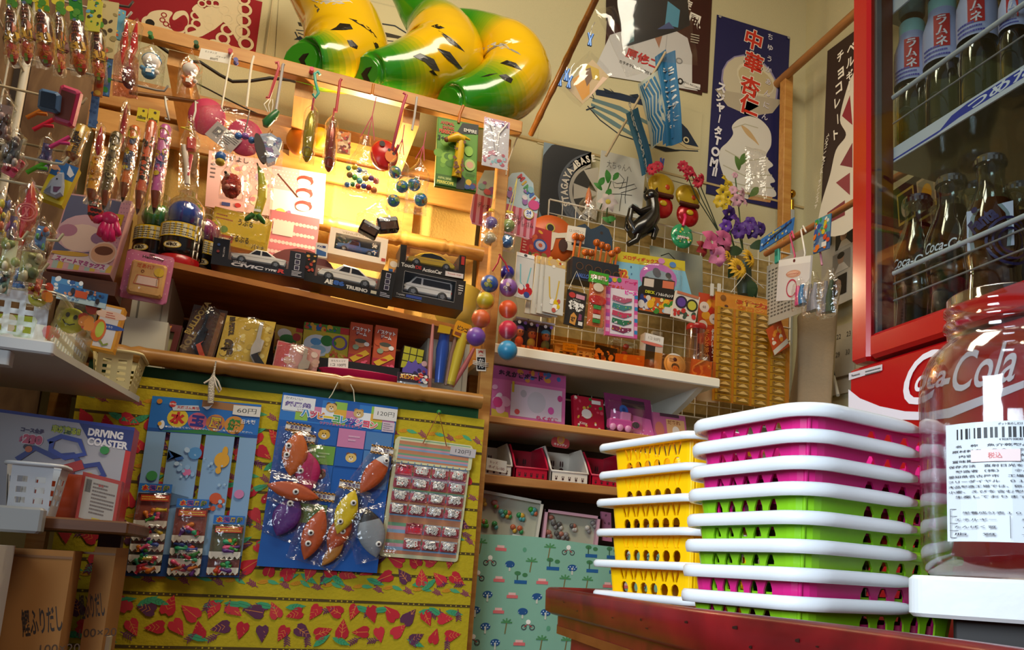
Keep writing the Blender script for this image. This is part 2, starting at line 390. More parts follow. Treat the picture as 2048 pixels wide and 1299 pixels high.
# grey-white storage blocks holding the shelf up at its ends
X0 = onY(300, 600, 2.04).x
def stor(name, lab, x0, x1, y0, y1, z1):
 o = MB().box(x0, y0, 1.1865, x1, y1, z1, M('#b9b4a2', .6, var=.05)); o.box(x0+.012, y0-.001, 1.22, x0+.016, y0, z1, M('#6d6a60')); o.box(x1-.016, y0-.001, 1.2, x1-.013, y0, z1, M('#8d897c'))
 return tag(o.build(name), lab, 'box')
stor('storage_box', 'grey storage box under the left end of the brown shelf', onY(255, 650, 2.07).x, onY(332, 650, 2.07).x, 2.08, 2.40, SZ-.015)
stor('storage_box', 'grey storage box under the rounded right end of the brown shelf', onY(862, 650, 2.22).x, onY(948, 650, 2.22).x, 2.25, 2.43, SZ-.015)
# bamboo
def bamboo(name, lab, p0, p1, r, nodes, col='#a9793a'):
 p0, p1 = Vector(p0), Vector(p1); d = p1-p0; mb = MB(); pts = []; rs = []; n = 60
 nd = [q for q in nodes]
 for i in range(n+1):
  tt = i/n; rr = r
  for q in nd:
   e = abs(tt-q)*d.length
   if e < .012: rr = r*(1.10-.25*(1 if e < .003 else 0))
  pts.append(p0+d*tt); rs.append(rr)
 mb.tube(pts, rs, wood(col, '#8f6028', (4, 12, 12), .35), 14); return tag(mb.build(name), lab, 'bamboo pole')
bamboo('bamboo_pole', 'thick bamboo pole along the lower shelf edge above the yellow cloth', (-.40, 1.975, 1.208), (.478, 1.975, 1.205), .0185, (.12, .335, .62, .83))
a, b = onY(585, 432, 2.36), onY(965, 500, 2.36)
bamboo('bamboo_pole', 'bamboo pole lying behind the toy cars at the back of the brown shelf', (a.x, 2.355, 1.735), (b.x, 2.355, 1.735), .022, (.2, .55, .8), '#c79a4c')
# pleated yellow hanging at the back of the bay
mbk = MB(); cur = M('#c9a758', .8, bump=.2, bscale=160)
def pleat(u, v): return (-.47+u*.99, 2.398+.022*abs(math.sin(u*22))**.7*(1-.2*v)+.004*math.sin(v*9+u*40), 1.505+v*.43)
mbk.grid(pleat, 180, 6, cur); tag(mbk.build('pleated_curtain'), 'pleated mustard yellow curtain at the back of the pine rack', 'curtain')
# end post of the bay (slanted foot at the top of the yellow cloth)
pp = thing('wooden_post', 'pale wooden post at the right end of the bamboo pole', 'post', (.49, 2.03, 0))
P('upright', MB().box(.482, 2.02, 0, .514, 2.05, 1.94, PINE, b=.002), pp)
# sticker on it
X, w, h = frame((952, 697), (971, 698), (948, 741), Yp(2.018))
mb = MB(); mb.box(0, 0, 0, w, h, .0008, M('#efe6d4')); art(mb, [('r', .08, .06, .92, .62, '#191512'), ('r', .12, .66, .88, .96, '#e9dcc8'), ('t', '楽', .5, .81, .26, '#c41f1f', {'b': .03}), ('t', 'かん', .5, .35, .22, '#f3efe8', {'v': 1})], w, h, .0008); P('sticker', mb, pp, 'black and white sticker with a red character', X)
mb = MB(); c0 = onY(955, 722, 2.015)
for k in range(3): mb.tube([c0+Vector((-.012, .0, -.004*k)), c0+Vector((.02, -.003, -.003-.004*k)), c0+Vector((.03, .004, -.004*k)), c0+Vector((.026, .03, -.004*k))], .0012, '#e8e2d4', 5)
P('string', mb, pp, 'white string tied round the post')
# -- yellow cloth with printed bands and leaves
YC = 1.994; cx0, cx1, cz1 = -.385, .492, 1.163
def clothd(x, z): return .003*math.sin(x*21+z*3)+.002*math.sin(x*47+1)*(1.1-z)+.0015*math.sin(z*17+x*6)
cb = MB(); cl = M('#b6a20c', .85, bump=.15, bscale=120, var=.06)
cb.grid(lambda u, v: (cx0+u*(cx1-cx0), YC-.012+clothd(cx0+u*(cx1-cx0), cz1*v), cz1*v), 90, 60, cl)
def cw(x, y, z): X_, Z_ = cx0+x, y; return (X_, YC-.012+clothd(X_, Z_)-z-.0003, Z_)
its = []; CW, CHh = cx1-cx0, cz1
def U(px, py):
 p = onY(px, py, YC-.01); return (p.x-cx0)/CW, p.z/CHh
def bandline(z0, hh=.006): its.append(('r', 0, z0/CHh, 1, (z0+hh)/CHh, '#4a3a10')); its.append(('dots', 0, (z0+.001)/CHh, 1, (z0+hh-.001)/CHh, 70, 1, .0018/CHh, '#b8a020'))
def leaf(cx, cz, s, ang, c, c2, kind=0):
 ca, sa = math.cos(ang), math.sin(ang); pts = []
 if kind == 0: base = [(-.5, .0), (-.62, .22), (-.45, .42), (-.15, .45), (.25, .25), (.7, 0), (.25, -.25), (-.15, -.45), (-.45, -.42), (-.62, -.22)]
 elif kind == 1: base = [(-.8, 0), (-.4, .22), (.1, .26), (.5, .14), (.9, 0), (.5, -.14), (.1, -.26), (-.4, -.22)]
 else: base = [(-.7, 0), (.5, .05), (.7, 0), (.5, -.05)]
 def tr(q): return (max(0, min(1, (cx+(q[0]*ca-q[1]*sa)*s-cx0)/CW)), (cz+(q[0]*sa+q[1]*ca)*s)/CHh)
 its.append(('p', [tr(q) for q in base], c))
 if kind < 2:
  its.append(('l', [tr((-.5, 0)), tr((.6, 0))], .0012/CHh, c2))
  for k in (-.25, 0, .25):
   for sg in (1, -1): its.append(('l', [tr((k, 0)), tr((k+.2, .26*sg*(1-abs(k))))], .0009/CHh, c2))
 else:
  for k in (-.5, -.25, 0, .25):
   for sg in (1, -1): its.append(('l', [tr((k, 0)), tr((k-.3, .32*sg))], .0022/CHh, c))
lr = random.Random(3)
def redband(z, amp=.03):
 x = cx0+.02; kk = 0
 while x < cx1-.02:
  kk += 1; leaf(x, z+amp*(.75 if kk % 2 else -.6)+lr.uniform(-.3, .3)*amp, lr.uniform(.028, .036), lr.uniform(0, 6.3), lr.choice(['#bf1f2e', '#c92a38', '#b51a2c', '#c2323a', '#5a2a4a']), '#d98a3a')
  if lr.random() < .5: leaf(x+.02, z+lr.choice((-1, 1))*amp*1.2, .026, lr.uniform(-.8, .8), '#3d9a6a', '#2d7a52', 1)
  if lr.random() < .45: leaf(x+.01, z+lr.choice((-1, 1))*amp*1.1, .02, lr.uniform(0, 3), '#6a2a5a', '#6a2a5a', 2)
  x += .021
def leafband(z):
 bandline(z-.034); bandline(z+.030); x = cx0+.02
 while x < cx1:
  leaf(x, z+.004, .017, lr.uniform(-.6, 0), '#4aa272', '#4aa272', 1); leaf(x+.03, z-.003, .018, -.5+lr.uniform(-.2, .2), '#8a2f5e', '#8a2f5e', 2); leaf(x+.05, z+.004, .018, .2, '#c98a18', '#b07a10', 1); x += .068
for z in (1.108, .968, .862, .738, .565, .38): leafband(z)
for z in (1.035, .91, .79, .655, .47): redband(z)
art(cb, its, CW, CHh, 0, warp=cw, rough=.85)
tag(cb.build('yellow_cloth'), 'yellow cotton cloth printed with red leaf bands hanging below the bamboo pole', 'cloth')
# -- right unit: white board shelves
u = thing('wall_shelving', 'white shelving unit with a wire grid back to the right of the post', 'shelving', (.85, 2.3, 0))
WS = M('#e6dcc6', .45, var=.03); x0, x1 = .527, 1.215
Yf = 2.10; zW = onY(1200, 724, Yf).z
P('shelf_board', MB().box(x0, Yf, zW-.022, x1, 2.44, zW, WS, b=.003), u)
P('price_rail', MB().box(x0, Yf-.014, zW-.024, x1+.004, Yf, zW+.004, M('#efe6d2', .35), b=.003), u)
P('clear_lip', MB().box(x0+.01, Yf-.012, zW+.005, x1-.012, Yf-.0095, zW+.052, film('#ffd9a0', .06, .4, .05, 0)), u, 'clear plastic lip along the shelf front')
zP = onY(1100, 845, Yf+.04).z
P('shelf_board', MB().box(x0, Yf+.04, zP-.020, x1-.02, 2.44, zP, WS, b=.003), u)
P('price_rail', MB().box(x0, Yf+.026, zP-.022, x1-.02, Yf+.04, zP-.002, M('#c98d4e', .4), b=.003), u)
zL = onY(1080, 958, Yf+.02).z
P('shelf_board', MB().box(x0, Yf+.02, zL-.024, x1, 2.44, zL, wood('#b98148', '#a56c36', (3, 20, 20)), b=.002), u)
zM = .855
P('shelf_board', MB().box(x0, Yf+.03, zM-.02, x1+.1, 2.44, zM, PINED), u)
for zz in (zW-.022, ):
 pr = [(2.12, zz), (2.43, zz), (2.43, zz-.10), (2.38, zz-.085), (2.2, zz-.03)]
 P('bracket', MB().prism(pr, 0, .02, M('#d8d2c4', .4), X=Matrix(((0,0,1,x1-.05),(1,0,0,0),(0,1,0,0),(0,0,0,1)))), u)
P('upright', MB().box(x1-.055, 2.44, .0, x1-.02, 2.47, 1.62, M('#d9d3c6', .4)), u)
P('back_panel', MB().box(x0, 2.445, .85, x1, 2.46, zW-.02, M('#3a2614', .8)), u)
# wire grid
gm = M('#e3e0d6', .35); g = MB(); gx0, gx1, gz0, gz1, GY = .76, 1.70, 1.34, 1.995, 2.43
n = 20
for i in range(n+1): x = gx0+(gx1-gx0)*i/n; g.tube([(x, GY, gz0), (x, GY, gz1)], .0016 if i % n else .003, gm, 5)
n = 14
for i in range(n+1): z = gz0+(gz1-gz0)*i/n; g.tube([(gx0, GY-.003, z), (gx1, GY-.003, z)], .0016 if i % n else .003, gm, 5)
tag(g.build('wire_grid'), 'white wire grid panel on the wall behind the flowers', 'grid panel')
tag(MB().box(.80, 2.455, 1.36, 1.66, 2.495, 1.96, wood('#a98f55', '#97804a', (30, 6, 30), .8)).build('reed_board'), 'olive brown straw board behind the wire grid', 'board')
# the post by the corner and the rods running along the right wall
cp = thing('corner_post', 'slim pine post standing in the corner by the blue ice cream banner', 'post', (1.70, 2.46, 0))
a = onY(1576, 145, 2.44)
P('upright', MB().box(a.x-.018, 2.43, 0, a.x+.018, 2.466, a.z, PINE, b=.002), cp)
b = onX(1703, 66, a.x-.01)
tag(MB().tube([(a.x-.012, 2.50, a.z-.02), (a.x-.012, .6, a.z-.02)], .016, wood('#b07a44', '#9a6634', (30, 3, 30)), 8).build('curtain_rod'), 'brown wooden rod along the right wall carrying the chocolate banner', 'rod')
RX = 1.28
ra = onX(1572, 484, RX); rb = onX(1702, 397, RX)
tag(MB().tube([(RX, ra.y+.10, ra.z), (RX, rb.y-.3, ra.z)], .0085, wood('#a86a34', '#8e5526', (30, 3, 30)), 8).build('hanging_rod'), 'thin brown rod with hooks and bags hanging beside the red fridge', 'rod')
# mint cloth
mc = MB(); mx0, mx1, mz1 = .517, 1.30, onY(1080, 1078, Yf+.02).z
md = lambda x, z: .007*math.sin(x*19+z*2)+.004*math.sin(x*41)*(1.2-z)
MY = Yf+.012
mc.grid(lambda q, v: (mx0+q*(mx1-mx0), MY+md(mx0+q*(mx1-mx0), mz1*v), mz1*v+.006*math.sin(q*9)*v), 60, 40, M('#82b29b', .9, var=.03))
mw = lambda x, y, z: (mx0+x, MY+md(mx0+x, y)-z-.0004, y)
it = []; lr = random.Random(5); MW = mx1-mx0
row = 0; z = mz1-.03
while z > .3:
 x = .02+.03*(row % 2)
 while x < MW-.03:
  k = lr.randrange(6); fx, fz = x/MW, z/mz1; q = .018/mz1
  if k == 0: it += [('e', fx, fz, q*.75, q*.5, '#1d4f86'), ('dots', fx-.016, fz-q*.3, fx+.016, fz+q*.3, 3, 2, q*.09, '#cfe0ea'), ('r', fx-.003, fz-q, fx+.003, fz, '#c9c9b8')]
  elif k == 1: it += [('r', fx-.022, fz-q*.5, fx+.022, fz, '#1b5a94'), ('r', fx-.014, fz, fx-.010, fz+q, '#3a5a3a'), ('e', fx-.012, fz+q, q*.5, q*.3, '#3f7a4a'), ('e', fx+.014, fz+q*.8, q*.4, q*.3, '#3f7a4a')]
  elif k == 2: it += [('r', fx-.02, fz-q*.4, fx+.02, fz+q*.05, '#d66a6a'), ('r', fx-.014, fz+q*.05, fx+.012, fz+q*.4, '#e8b8b0')]
  elif k == 3: it += [('o', fx-.014, fz, q*.4, q*.12, '#3a3a3a'), ('o', fx+.014, fz, q*.4, q*.12, '#3a3a3a'), ('l', [(fx-.014, fz), (fx, fz+q*.5), (fx+.014, fz)], q*.12, '#b8363a'), ('e', fx, fz+q*.75, q*.35, q*.35, '#f0eee4')]
  elif k == 4: it += [('l', [(fx, fz-q), (fx+.004, fz+q*.6)], q*.16, '#7a6a3a')]+[('l', [(fx+.004, fz+q*.6), (fx+.004+.02*math.cos(a), fz+q*(.6+.6*math.sin(a)))], q*.2, '#4a8a52') for a in (0, .8, 1.6, 2.4, 3.1)]
  else: it += [('e', fx, fz, q*.3, q*.35, '#5a9a78')]
  x += .062+lr.uniform(-.008, .008)
 z -= .04; row += 1
art(mc, it, MW, mz1, 0, warp=mw, rough=.9)
tag(mc.build('mint_cloth'), 'mint green cloth with tiny vehicles and trees hanging under the lowest shelf', 'cloth')
# == prints on the walls
WP = Yp(WB-.004)
RED = '#8f1420'; CR = '#d9c9a4'
A = onY(190, -90, WB-.004); B = onY(502, 117, WB-.004); w = B.x-A.x+.01; h = A.z-B.z
X = Matrix(((1,0,0,A.x),(0,0,-1,WB-.004),(0,1,0,B.z),(0,0,0,1)))
def wp(px, py, X=X, w=w, h=h):
 p = onY(px, py, WB-.004); return ((p.x-X[0][3])/w, (p.z-X[2][3])/h)
it = []
def strk(pts, wd, c=CR): it.append(('l', [wp(*p) for p in pts], wd/h, c))
def rg(px, py, r, c=CR): x, y = wp(px, py); it.append(('o', x, y, r/h, r*.38/h, c))
it.append(('ps', [wp(*p) for p in [(290,45),(300,25),(325,20),(345,25),(338,40),(345,60),(365,62),(376,45),(368,30),(350,40),(345,36),(352,24),(370,22),(378,36),(372,62),(350,70),(318,66),(300,60)]], CR))
x, y = wp(300, 46); it += [('e', x, y, .022/h, .022/h, CR), ('e', x, y, .012/h, .012/h, '#191714')]
for q in ((328,30),(325,40),(332,48),(342,52),(352,52),(360,48)): rg(*q, .008, RED)
strk([(300,62),(330,72),(372,74),(400,66),(425,52),(444,36),(448,20)], .022)
it.append(('ps', [wp(*p) for p in [(444,36),(440,10),(430,-20),(470,-30),(484,20),(482,86),(462,62)]], CR))
it.append(('ps', [wp(*p) for p in [(384,18),(396,8),(410,18),(432,10),(446,24),(446,44),(420,58),(404,62),(400,40),(392,28)]], CR))
for q, r in (((384,62),.02),((394,48),.016),((392,32),.015),((420,24),.016),((416,38),.014),((420,52),.015),((450,20),.017),((456,38),.018),((455,60),.019),((446,78),.02),((428,92),.02),((408,94),.02),((404,8),.012),((418,6),.012),((432,8),.013),((450,98),.02),((490,20),.02),((488,42),.02),((486,64),.02),((492,88),.022),((488,0),.018),((460,110),.015)): rg(*q, r)
mb = MB(); mb.box(0, 0, -.002, w, h, 0, M(RED, .9)); art(mb, it, w, h, 0, rough=.9)
tag(mb.build('tapestry', None, X), 'dark red wall hanging with a cream octopus tentacle and rings', 'wall hanging')
# cream paper strip with cord next to it
A, B = onY(545, 0, WB-.02), onY(530, 120, WB-.02)
tag(MB().tube([(A.x, WB-.006, 2.9), (A.x, WB-.006, B.z)], .0022, '#cdbf98', 6).build('cable'), 'thin cream cable running down the wall beside the red hanging', 'cable')
# fish prints
def fishprint(name, lab, q, items_px, plz):
 X, w, h = frame(*q, Yp(plz))
 inv = X.inverted(); it = []
 def W_(p): v = inv @ onY(p[0], p[1], plz); return (v.x/w, v.y/h)
 for kind, pts, c, wd in items_px:
  if kind == 'p': it.append(('p', [W_(p) for p in pts], c))
  elif kind == 'e': a = W_(pts); it.append(('e', a[0], a[1], wd/h, wd/h, c))
  else: it.append(('l', [W_(p) for p in pts], wd/h, c))
 mb = MB(); mb.box(0, 0, -.001, w, h, 0, M('#c6be98', .9)); art(mb, it, w, h, 0, rough=.9)
 return tag(mb.build(name, None, X), lab, 'print')
D1, D2, D3 = '#1d2a3a', '#5f7a7e', '#8fa39a'
F = [('p', [(1190,178),(1210,182),(1270,196),(1310,210),(1350,235),(1380,265),(1398,296),(1385,302),(1340,290),(1300,278),(1250,252),(1210,215)], '#c9b88c', 0),
     ('p', [(1190,178),(1240,186),(1290,200),(1345,228),(1375,258),(1397,294),(1370,288),(1352,268),(1330,240),(1290,212),(1230,198),(1192,190)], '#1e2c42', 0),
     ('p', [(1186,196),(1240,212),(1300,245),(1300,252),(1240,222),(1184,202)], D2, 0), ('p', [(1182,206),(1230,226),(1290,262),(1288,268),(1230,234),(1182,212)], D2, 0), ('p', [(1184,216),(1225,240),(1275,272),(1270,276),(1225,250),(1184,222)], D2, 0),
     ('l', [(1175,212),(1200,240),(1240,270),(1300,290),(1350,300),(1396,302)], D1, .004), ('l', [(1172,190),(1188,198),(1182,180)], D1, .004), ('l', [(1172,220),(1190,214)], D1, .005), ('p', [(1206,176),(1225,184),(1218,176),(1232,188),(1212,186)], D1, 0), ('p', [(1258,190),(1275,188),(1282,200)], D1, 0),
     ('e', (1372, 280), '#d8cba4', .012), ('e', (1372, 280), '#161616', .007), ('l', [(1356,284),(1375,296),(1398,298)], '#d8cba4', .003), ('p', [(1295,290),(1330,294),(1360,302),(1330,304)], '#23262a', 0)]
fishprint('fish_print', 'large blue-backed fish print on the wall behind the blue flag', ((1090,130),(1405,228),(1090,290)), F, WB-.003)
G = [('p', [(595,44),(640,52),(700,58),(760,62),(812,75),(812,80),(760,72),(640,60),(598,52)], '#3a352c', 0), ('l', [(592,60),(640,66),(700,76),(806,84)], D1, .003), ('l', [(760,86),(790,92),(815,104)], D1, .004), ('p', [(772,98),(800,100),(818,112),(790,110)], '#2a2a28', 0), ('l', [(590,64),(600,84),(612,72),(596,66)], D1, .004), ('p', [(588,80),(600,72),(610,80)], D1, 0), ('l', [(745,45),(790,52),(812,66)], D1, .004)]
fishprint('fish_print', 'black ink fish print on the wall behind the inflatable bananas', ((560,-40),(830,25),(560,118)), G, WB-.003)
# poster of the singer
def poster(name, lab, cat, q, pl, col, fn, th=.0015, rough=.5, group=None):
 X, w, h = frame(*q, pl); inv = X.inverted(); sh = skew(q[0], q[2], pl, X, h)
 def W_(x, y): v = inv @ on(pl, x, y); return ((v.x+sh*(1-v.y/h))/w, v.y/h)
 mb = MB(); mb.box(0, 0, -th, w, h, 0, M(col, rough)); art(mb, fn(W_, w, h), w, h, 0, seed=len(lab), rough=rough)
 shear(mb, q[0], q[2], pl, X, h); return tag(mb.build(name, None, X), lab, cat, group)
def singer(W_, w, h):
 q = lambda L: [W_(*p) for p in L]
 return [('p', q([(1212,140),(1250,-20),(1420,10),(1404,190)]), '#3a120c'), ('p', q([(1212,0),(1250,-10),(1330,20),(1300,70),(1212,40)]), '#2a1a14'),
     ('p', q([(1300,58),(1330,56),(1345,80),(1320,100),(1300,80)]), '#a0705a'), ('p', q([(1190,135),(1220,70),(1258,58),(1300,58),(1312,72),(1318,97),(1326,60),(1345,58),(1375,76),(1384,110),(1384,172),(1396,182),(1200,150)]), '#cfd0d2'), ('p', q([(1302,58),(1328,58),(1318,96)]), '#a87860'),
     ('l', q([(1334,70),(1330,110),(1334,160)]), .006, '#a9abb0'), ('e', *W_(1358, 122), .035, .03, '#8a8c90'), ('e', *W_(1358, 122), .022, .018, '#c4c6c8'),
     ('t', '旋', *W_(1374, 8), .10, '#f1ece2', {'b': .02, 'rot': -12}), ('t', '風', *W_(1388, 42), .14, '#f1ece2', {'b': .02, 'rot': -12}), ('t', '原修二', *W_(1286, 118), .10, '#c0262c', {'b': .03, 'rot': -11, 'sx': 1.1}),
     ('t', 'カラオケ収録/楽譜付 ¥1', *W_(1272, 136), .03, '#2a2a2a', {'rot': -11}), ('e', *W_(1360, 163), .028, .03, '#1c1c1c'), ('e', *W_(1360, 163), .014, .016, '#cfd0d2'),
     ('r', *W_(1368, 174), *W_(1400, 170), '#e4e4e4'), ('t', 'KING RECORDS', *W_(1383, 171), .018, '#222', {'rot': -11}), ('s', *W_(1380, 86), *W_(1398, 70), 4, '#b8b0a0')]
poster('singer_poster', 'concert poster with a white shirt and red characters above the fish print', 'poster', ((1222,-70),(1425,-18),(1207,143)), WP, '#3a150e', singer)
# the ice cream banner
def icecream(W_, w, h):
 q = lambda L: [W_(*p) for p in L]; wh = '#d9d6cc'
 L = [('e', *W_(1500, 170), .175, .17, '#8d86b0', -14), ('e', *W_(1500, 168), .165, .155, '#c9c0a6', -14), ('e', *W_(1512, 158), .12, .085, '#d7cfb4', -12), ('e', *W_(1512, 160), .11, .07, '#c3b48c', -12), ('p', q([(1430,178),(1565,200),(1545,226),(1500,232),(1455,212)]), '#b4aa94'), ('e', *W_(1518, 138), .018, .02, '#8a1c1c'),
      ('ps', q([(1478,238),(1500,232),(1522,240),(1540,262),(1542,290),(1532,312),(1546,330),(1536,340),(1550,362),(1540,368),(1552,385),(1545,394),(1500,388),(1495,398),(1462,380),(1440,330),(1440,300),(1455,284),(1466,268),(1464,252)]), wh), ('ps', q([(1482,250),(1500,262),(1518,290),(1508,282),(1492,268)]), '#c8a878'), ('l', q([(1450,300),(1490,322),(1536,316)]), .006, '#b8b49c'), ('l', q([(1446,330),(1490,352),(1544,350)]), .006, '#b8b49c'), ('l', q([(1456,362),(1500,374),(1548,376)]), .006, '#b8b49c'), ('l', q([(1466,256),(1490,248),(1516,256)]), .005, '#b8b49c'), ('p', q([(1495,398),(1505,388),(1545,394),(1540,405)]), '#c08a52')]
 for c, (x, y) in zip('中華杏仁', ((1507,80),(1507,126),(1500,173),(1498,210))): L.append(('t', c, *W_(x, y), .115, '#c9301e', {'b': .03, 'o': '#efe6da', 'ow': .035, 'rot': -8}))
 for c, (x, y) in zip('ちゅうかあんにん', ((1540,74),(1540,96),(1538,118),(1537,140),(1536,164),(1534,187),(1532,211),(1529,234))): L.append(('t', c, *W_(x, y), .034, '#d8d4e0', {'rot': -8}))
 for c, (x, y) in zip('スジャ|タTOMII', ((1442,176),(1440,196),(1440,216),(1438,238),(1435,262),(1434,282),(1430,304),(1427,326),(1426,344),(1431,345))):
  L.append(('t', c, *W_(x, y), .052 if c not in 'T|I' else .048, '#e6e4ea', {'b': .05, 'rot': -8, 'sx': .9 if c not in '|I' else .8}))
 for x, y in ((1439, 34), (1576, 76)): L.append(('e', *W_(x, y), .008, .008, '#9a9a98'))
 return L
poster('banner', 'dark blue soft ice cream banner with large red characters', 'banner', ((1434,29),(1580,74),(1412,386)), WP, '#191a52', icecream)
# tyre poster
def tyre(W_, w, h):
 cx, cy = W_(1198, 388); L = []
 def arc(r0, r1, c, a0=0, a1=360, n=40):
  pts = [(cx+r0*math.cos(math.radians(a0+(a1-a0)*i/n))/w, cy+r0*math.sin(math.radians(a0+(a1-a0)*i/n))/h) for i in range(n+1)]; pts += [(cx+r1*math.cos(math.radians(a0+(a1-a0)*i/n))/w, cy+r1*math.sin(math.radians(a0+(a1-a0)*i/n))/h) for i in range(n, -1, -1)]
  L.append(('p', [(max(0, min(1, a)), max(0, min(1, b))) for a, b in pts], c))
 q = abs(onY(1180,388,2.478).x-onY(1080,388,2.478).x)
 arc(q*1.30, q*.62, '#23262c', 95, 265); arc(q*.84, q*.80, '#5c6470', 95, 265); arc(q*.62, q*.55, '#b9b6ac', 90, 270); arc(q*.55, q*.02, '#3a3a38', 90, 270)
 for a in (112, 184, 250):
  pts = [(cx+r*math.cos(math.radians(a+d))/w, cy+r*math.sin(math.radians(a+d))/h) for r, d in ((q*.05, 40), (q*.55, 17), (q*.55, -17), (q*.05, -40))]; L.append(('p', pts, '#c4c0b4'))
 arc(q*.12, 0, '#8a877e', 90, 270)
 for i, ch in enumerate('STAGAYA BASE'):
  a = 207-i*9.4; r = q*.72; L.append(('t', ch, cx+r*math.cos(math.radians(a))/w, cy+r*math.sin(math.radians(a))/h, .085, '#e8e4d8', {'b': .04, 'rot': a-90, 'sx': .8}))
 return L
poster('tyre_poster', 'poster of a black car tyre with an alloy wheel on the wall', 'poster', ((1088,284),(1183,304),(1076,452)), Yp(2.478), '#7d95a8', tyre)
# chocolate banner on the rod at the right wall
CX_ = a_x = onY(1576, 145, 2.44).x-.03
def choco(W_, w, h):
 q = lambda L: [W_(*p) for p in L]; L = [('ps', q([(1705,150),(1690,190),(1680,240),(1692,270),(1672,300),(1660,350),(1640,420),(1640,470),(1720,430),(1720,150)]), '#d5cdbd'), ('p', q([(1700,190),(1684,232),(1705,250)]), '#8a2430'), ('p', q([(1705,285),(1680,330),(1705,335)]), '#7a3038'), ('p', q([(1700,345),(1672,365),(1700,390)]), '#8a3a40'), ('p', q([(1690,400),(1655,425),(1650,450),(1690,430)]), '#7a3038')]
 for c, (x, y) in zip('チョコレ|ト', ((1681,112),(1682,146),(1678,176),(1675,204),(1676,238),(1672,268))): L.append(('t', c, *W_(x, y), .055, '#ece4d6', {'b': .03, 'sx': .9, 'rot': 8}))
 for c, (x, y) in zip('ベルギ|の', ((1703,96),(1701,124),(1700,150),(1699,172))): L.append(('t', c, *W_(x, y), .05, '#ece4d6', {'b': .03}))
 for i, c in enumerate('TOMII MILK-RILIHTA'):
  f = i/17; L.append(('t', c, *W_(1656-22*f, 272+140*f), .022, '#d8cfc0', {'rot': -72}))
 return L
poster('banner', 'brown chocolate soft ice cream banner hanging from the rod by the fridge', 'banner', ((1655,102),(1722,52),(1640,470)), Xp(CX_), '#2c1812', choco)
# -- inflatable bananas on top of the rack
def banana(lab, pts, greens, marks, seed):
 """pts: (px, py, Y, r) from the blunt end to the tip; greens: share of green at both ends"""
 K = [(onY(a, b, y), r) for a, b, y, r in pts]; P_, Rr = [], []
 n = len(K)
 for i in range(n-1):
  p0, p1, p2, p3 = K[max(i-1,0)], K[i], K[i+1], K[min(i+2,n-1)]
  for s in range(8):
   t = s/8; f = lambda a, b, c, d: .5*((2*b)+(-a+c)*t+(2*a-5*b+4*c-d)*t*t+(-a+3*b-3*c+d)*t**3)
   P_.append(f(p0[0], p1[0], p2[0], p3[0])); Rr.append(f(p0[1], p1[1], p2[1], p3[1]))
 P_.append(K[-1][0]); Rr.append(K[-1][1]); m = len(P_)
 th = thing('inflatable_banana', lab, 'inflatable toy', K[1][0], 'inflatable bananas on the rack')
 mb = MB(); mats = []
 def mixc(f):
  a, b = (40, 128, 18), (222, 178, 14); return '#%02x%02x%02x' % tuple(int(a[k]+(b[k]-a[k])*f) for k in range(3))
 for i in range(m-1):
  f = i/(m-1); g = 1
  if f < greens[0]: g = max(0, (f-greens[0]*.6)/(greens[0]*.4))
  if f > 1-greens[1]: g = max(0, 1-(f-(1-greens[1]))/(greens[1]*.5))
  mats.append(M(mixc(round(g*16)/16), .16, 0, .6))
 # cross sections with a seam pinch
 N_ = 28; V = []; up = Vector((0, 0, 1)); fr = []
 for i in range(m):
  d = (P_[min(i+1, m-1)]-P_[max(i-1, 0)]).normalized(); a = d.cross(up)
  if a.length < .05: a = d.cross(Vector((0, 1, .2)))
  a.normalize(); b = a.cross(d); fr.append((a, b))
  for j in range(N_):
   t = 2*math.pi*j/N_; cr = 1+.05*noise.noise(Vector((j*.9, i*.35, seed)))*(1 if i < 10 or i > m-8 else .25); V.append(P_[i]+(a*math.cos(t)*1.0+b*math.sin(t)*.94)*Rr[i]*cr)
 for i in range(m-1):
  mb.add([V[i*N_+j] for j in range(N_)]+[V[(i+1)*N_+j] for j in range(N_)], [(j, N_+j, N_+(j+1) % N_, (j+1) % N_) for j in range(N_)], mats[i], True)
 mb.add(V[:N_], [tuple(range(N_))], mats[0]); mb.add(V[-N_:], [tuple(range(N_))[::-1]], mats[-1])
 me = P('body', mb, th)
 # weld the rings so that the shading runs through
 bm = bmesh.new(); bm.from_mesh(me.data); bmesh.ops.remove_doubles(bm, verts=bm.verts, dist=1e-5); bm.to_mesh(me.data); bm.free()
 from mathutils.bvhtree import BVHTree
 bv = BVHTree.FromPolygons([v.co.copy() for v in me.data.vertices], [tuple(p.vertices) for p in me.data.polygons]); Wm = th.matrix_basis @ me.matrix_local; o_ = Wm.inverted() @ CAM
 for poly, c in marks:
  # a fine fan so that the print follows the round skin
  cx = sum(p[0] for p in poly)/len(poly); cy = sum(p[1] for p in poly)/len(poly); ring = []
  for i in range(len(poly)):
   a, b = poly[i], poly[(i+1) % len(poly)]
   for s in range(3): ring.append((a[0]+(b[0]-a[0])*s/3, a[1]+(b[1]-a[1])*s/3))
  def hit(x, y):
   d = ray(x, y).normalized(); h_ = bv.ray_cast(o_, d); return None if h_[0] is None else Wm @ (h_[0]-d*.0012)
  V = [hit(*p) for p in ring]+[hit(cx+(x-cx)*.5, cy+(y-cy)*.5) for x, y in ring]+[hit(cx, cy)]; n = len(ring)
  F_ = [f for f in [(i, (i+1) % n, n+(i+1) % n, n+i) for i in range(n)]+[(n+i, n+(i+1) % n, 2*n) for i in range(n)] if all(V[q] is not None for q in f)]
  if F_: P('printed_patch', MB().add([v if v is not None else (0, 0, 0) for v in V], F_, M(c, .25)), th)
 return th
BK = '#1b160c'
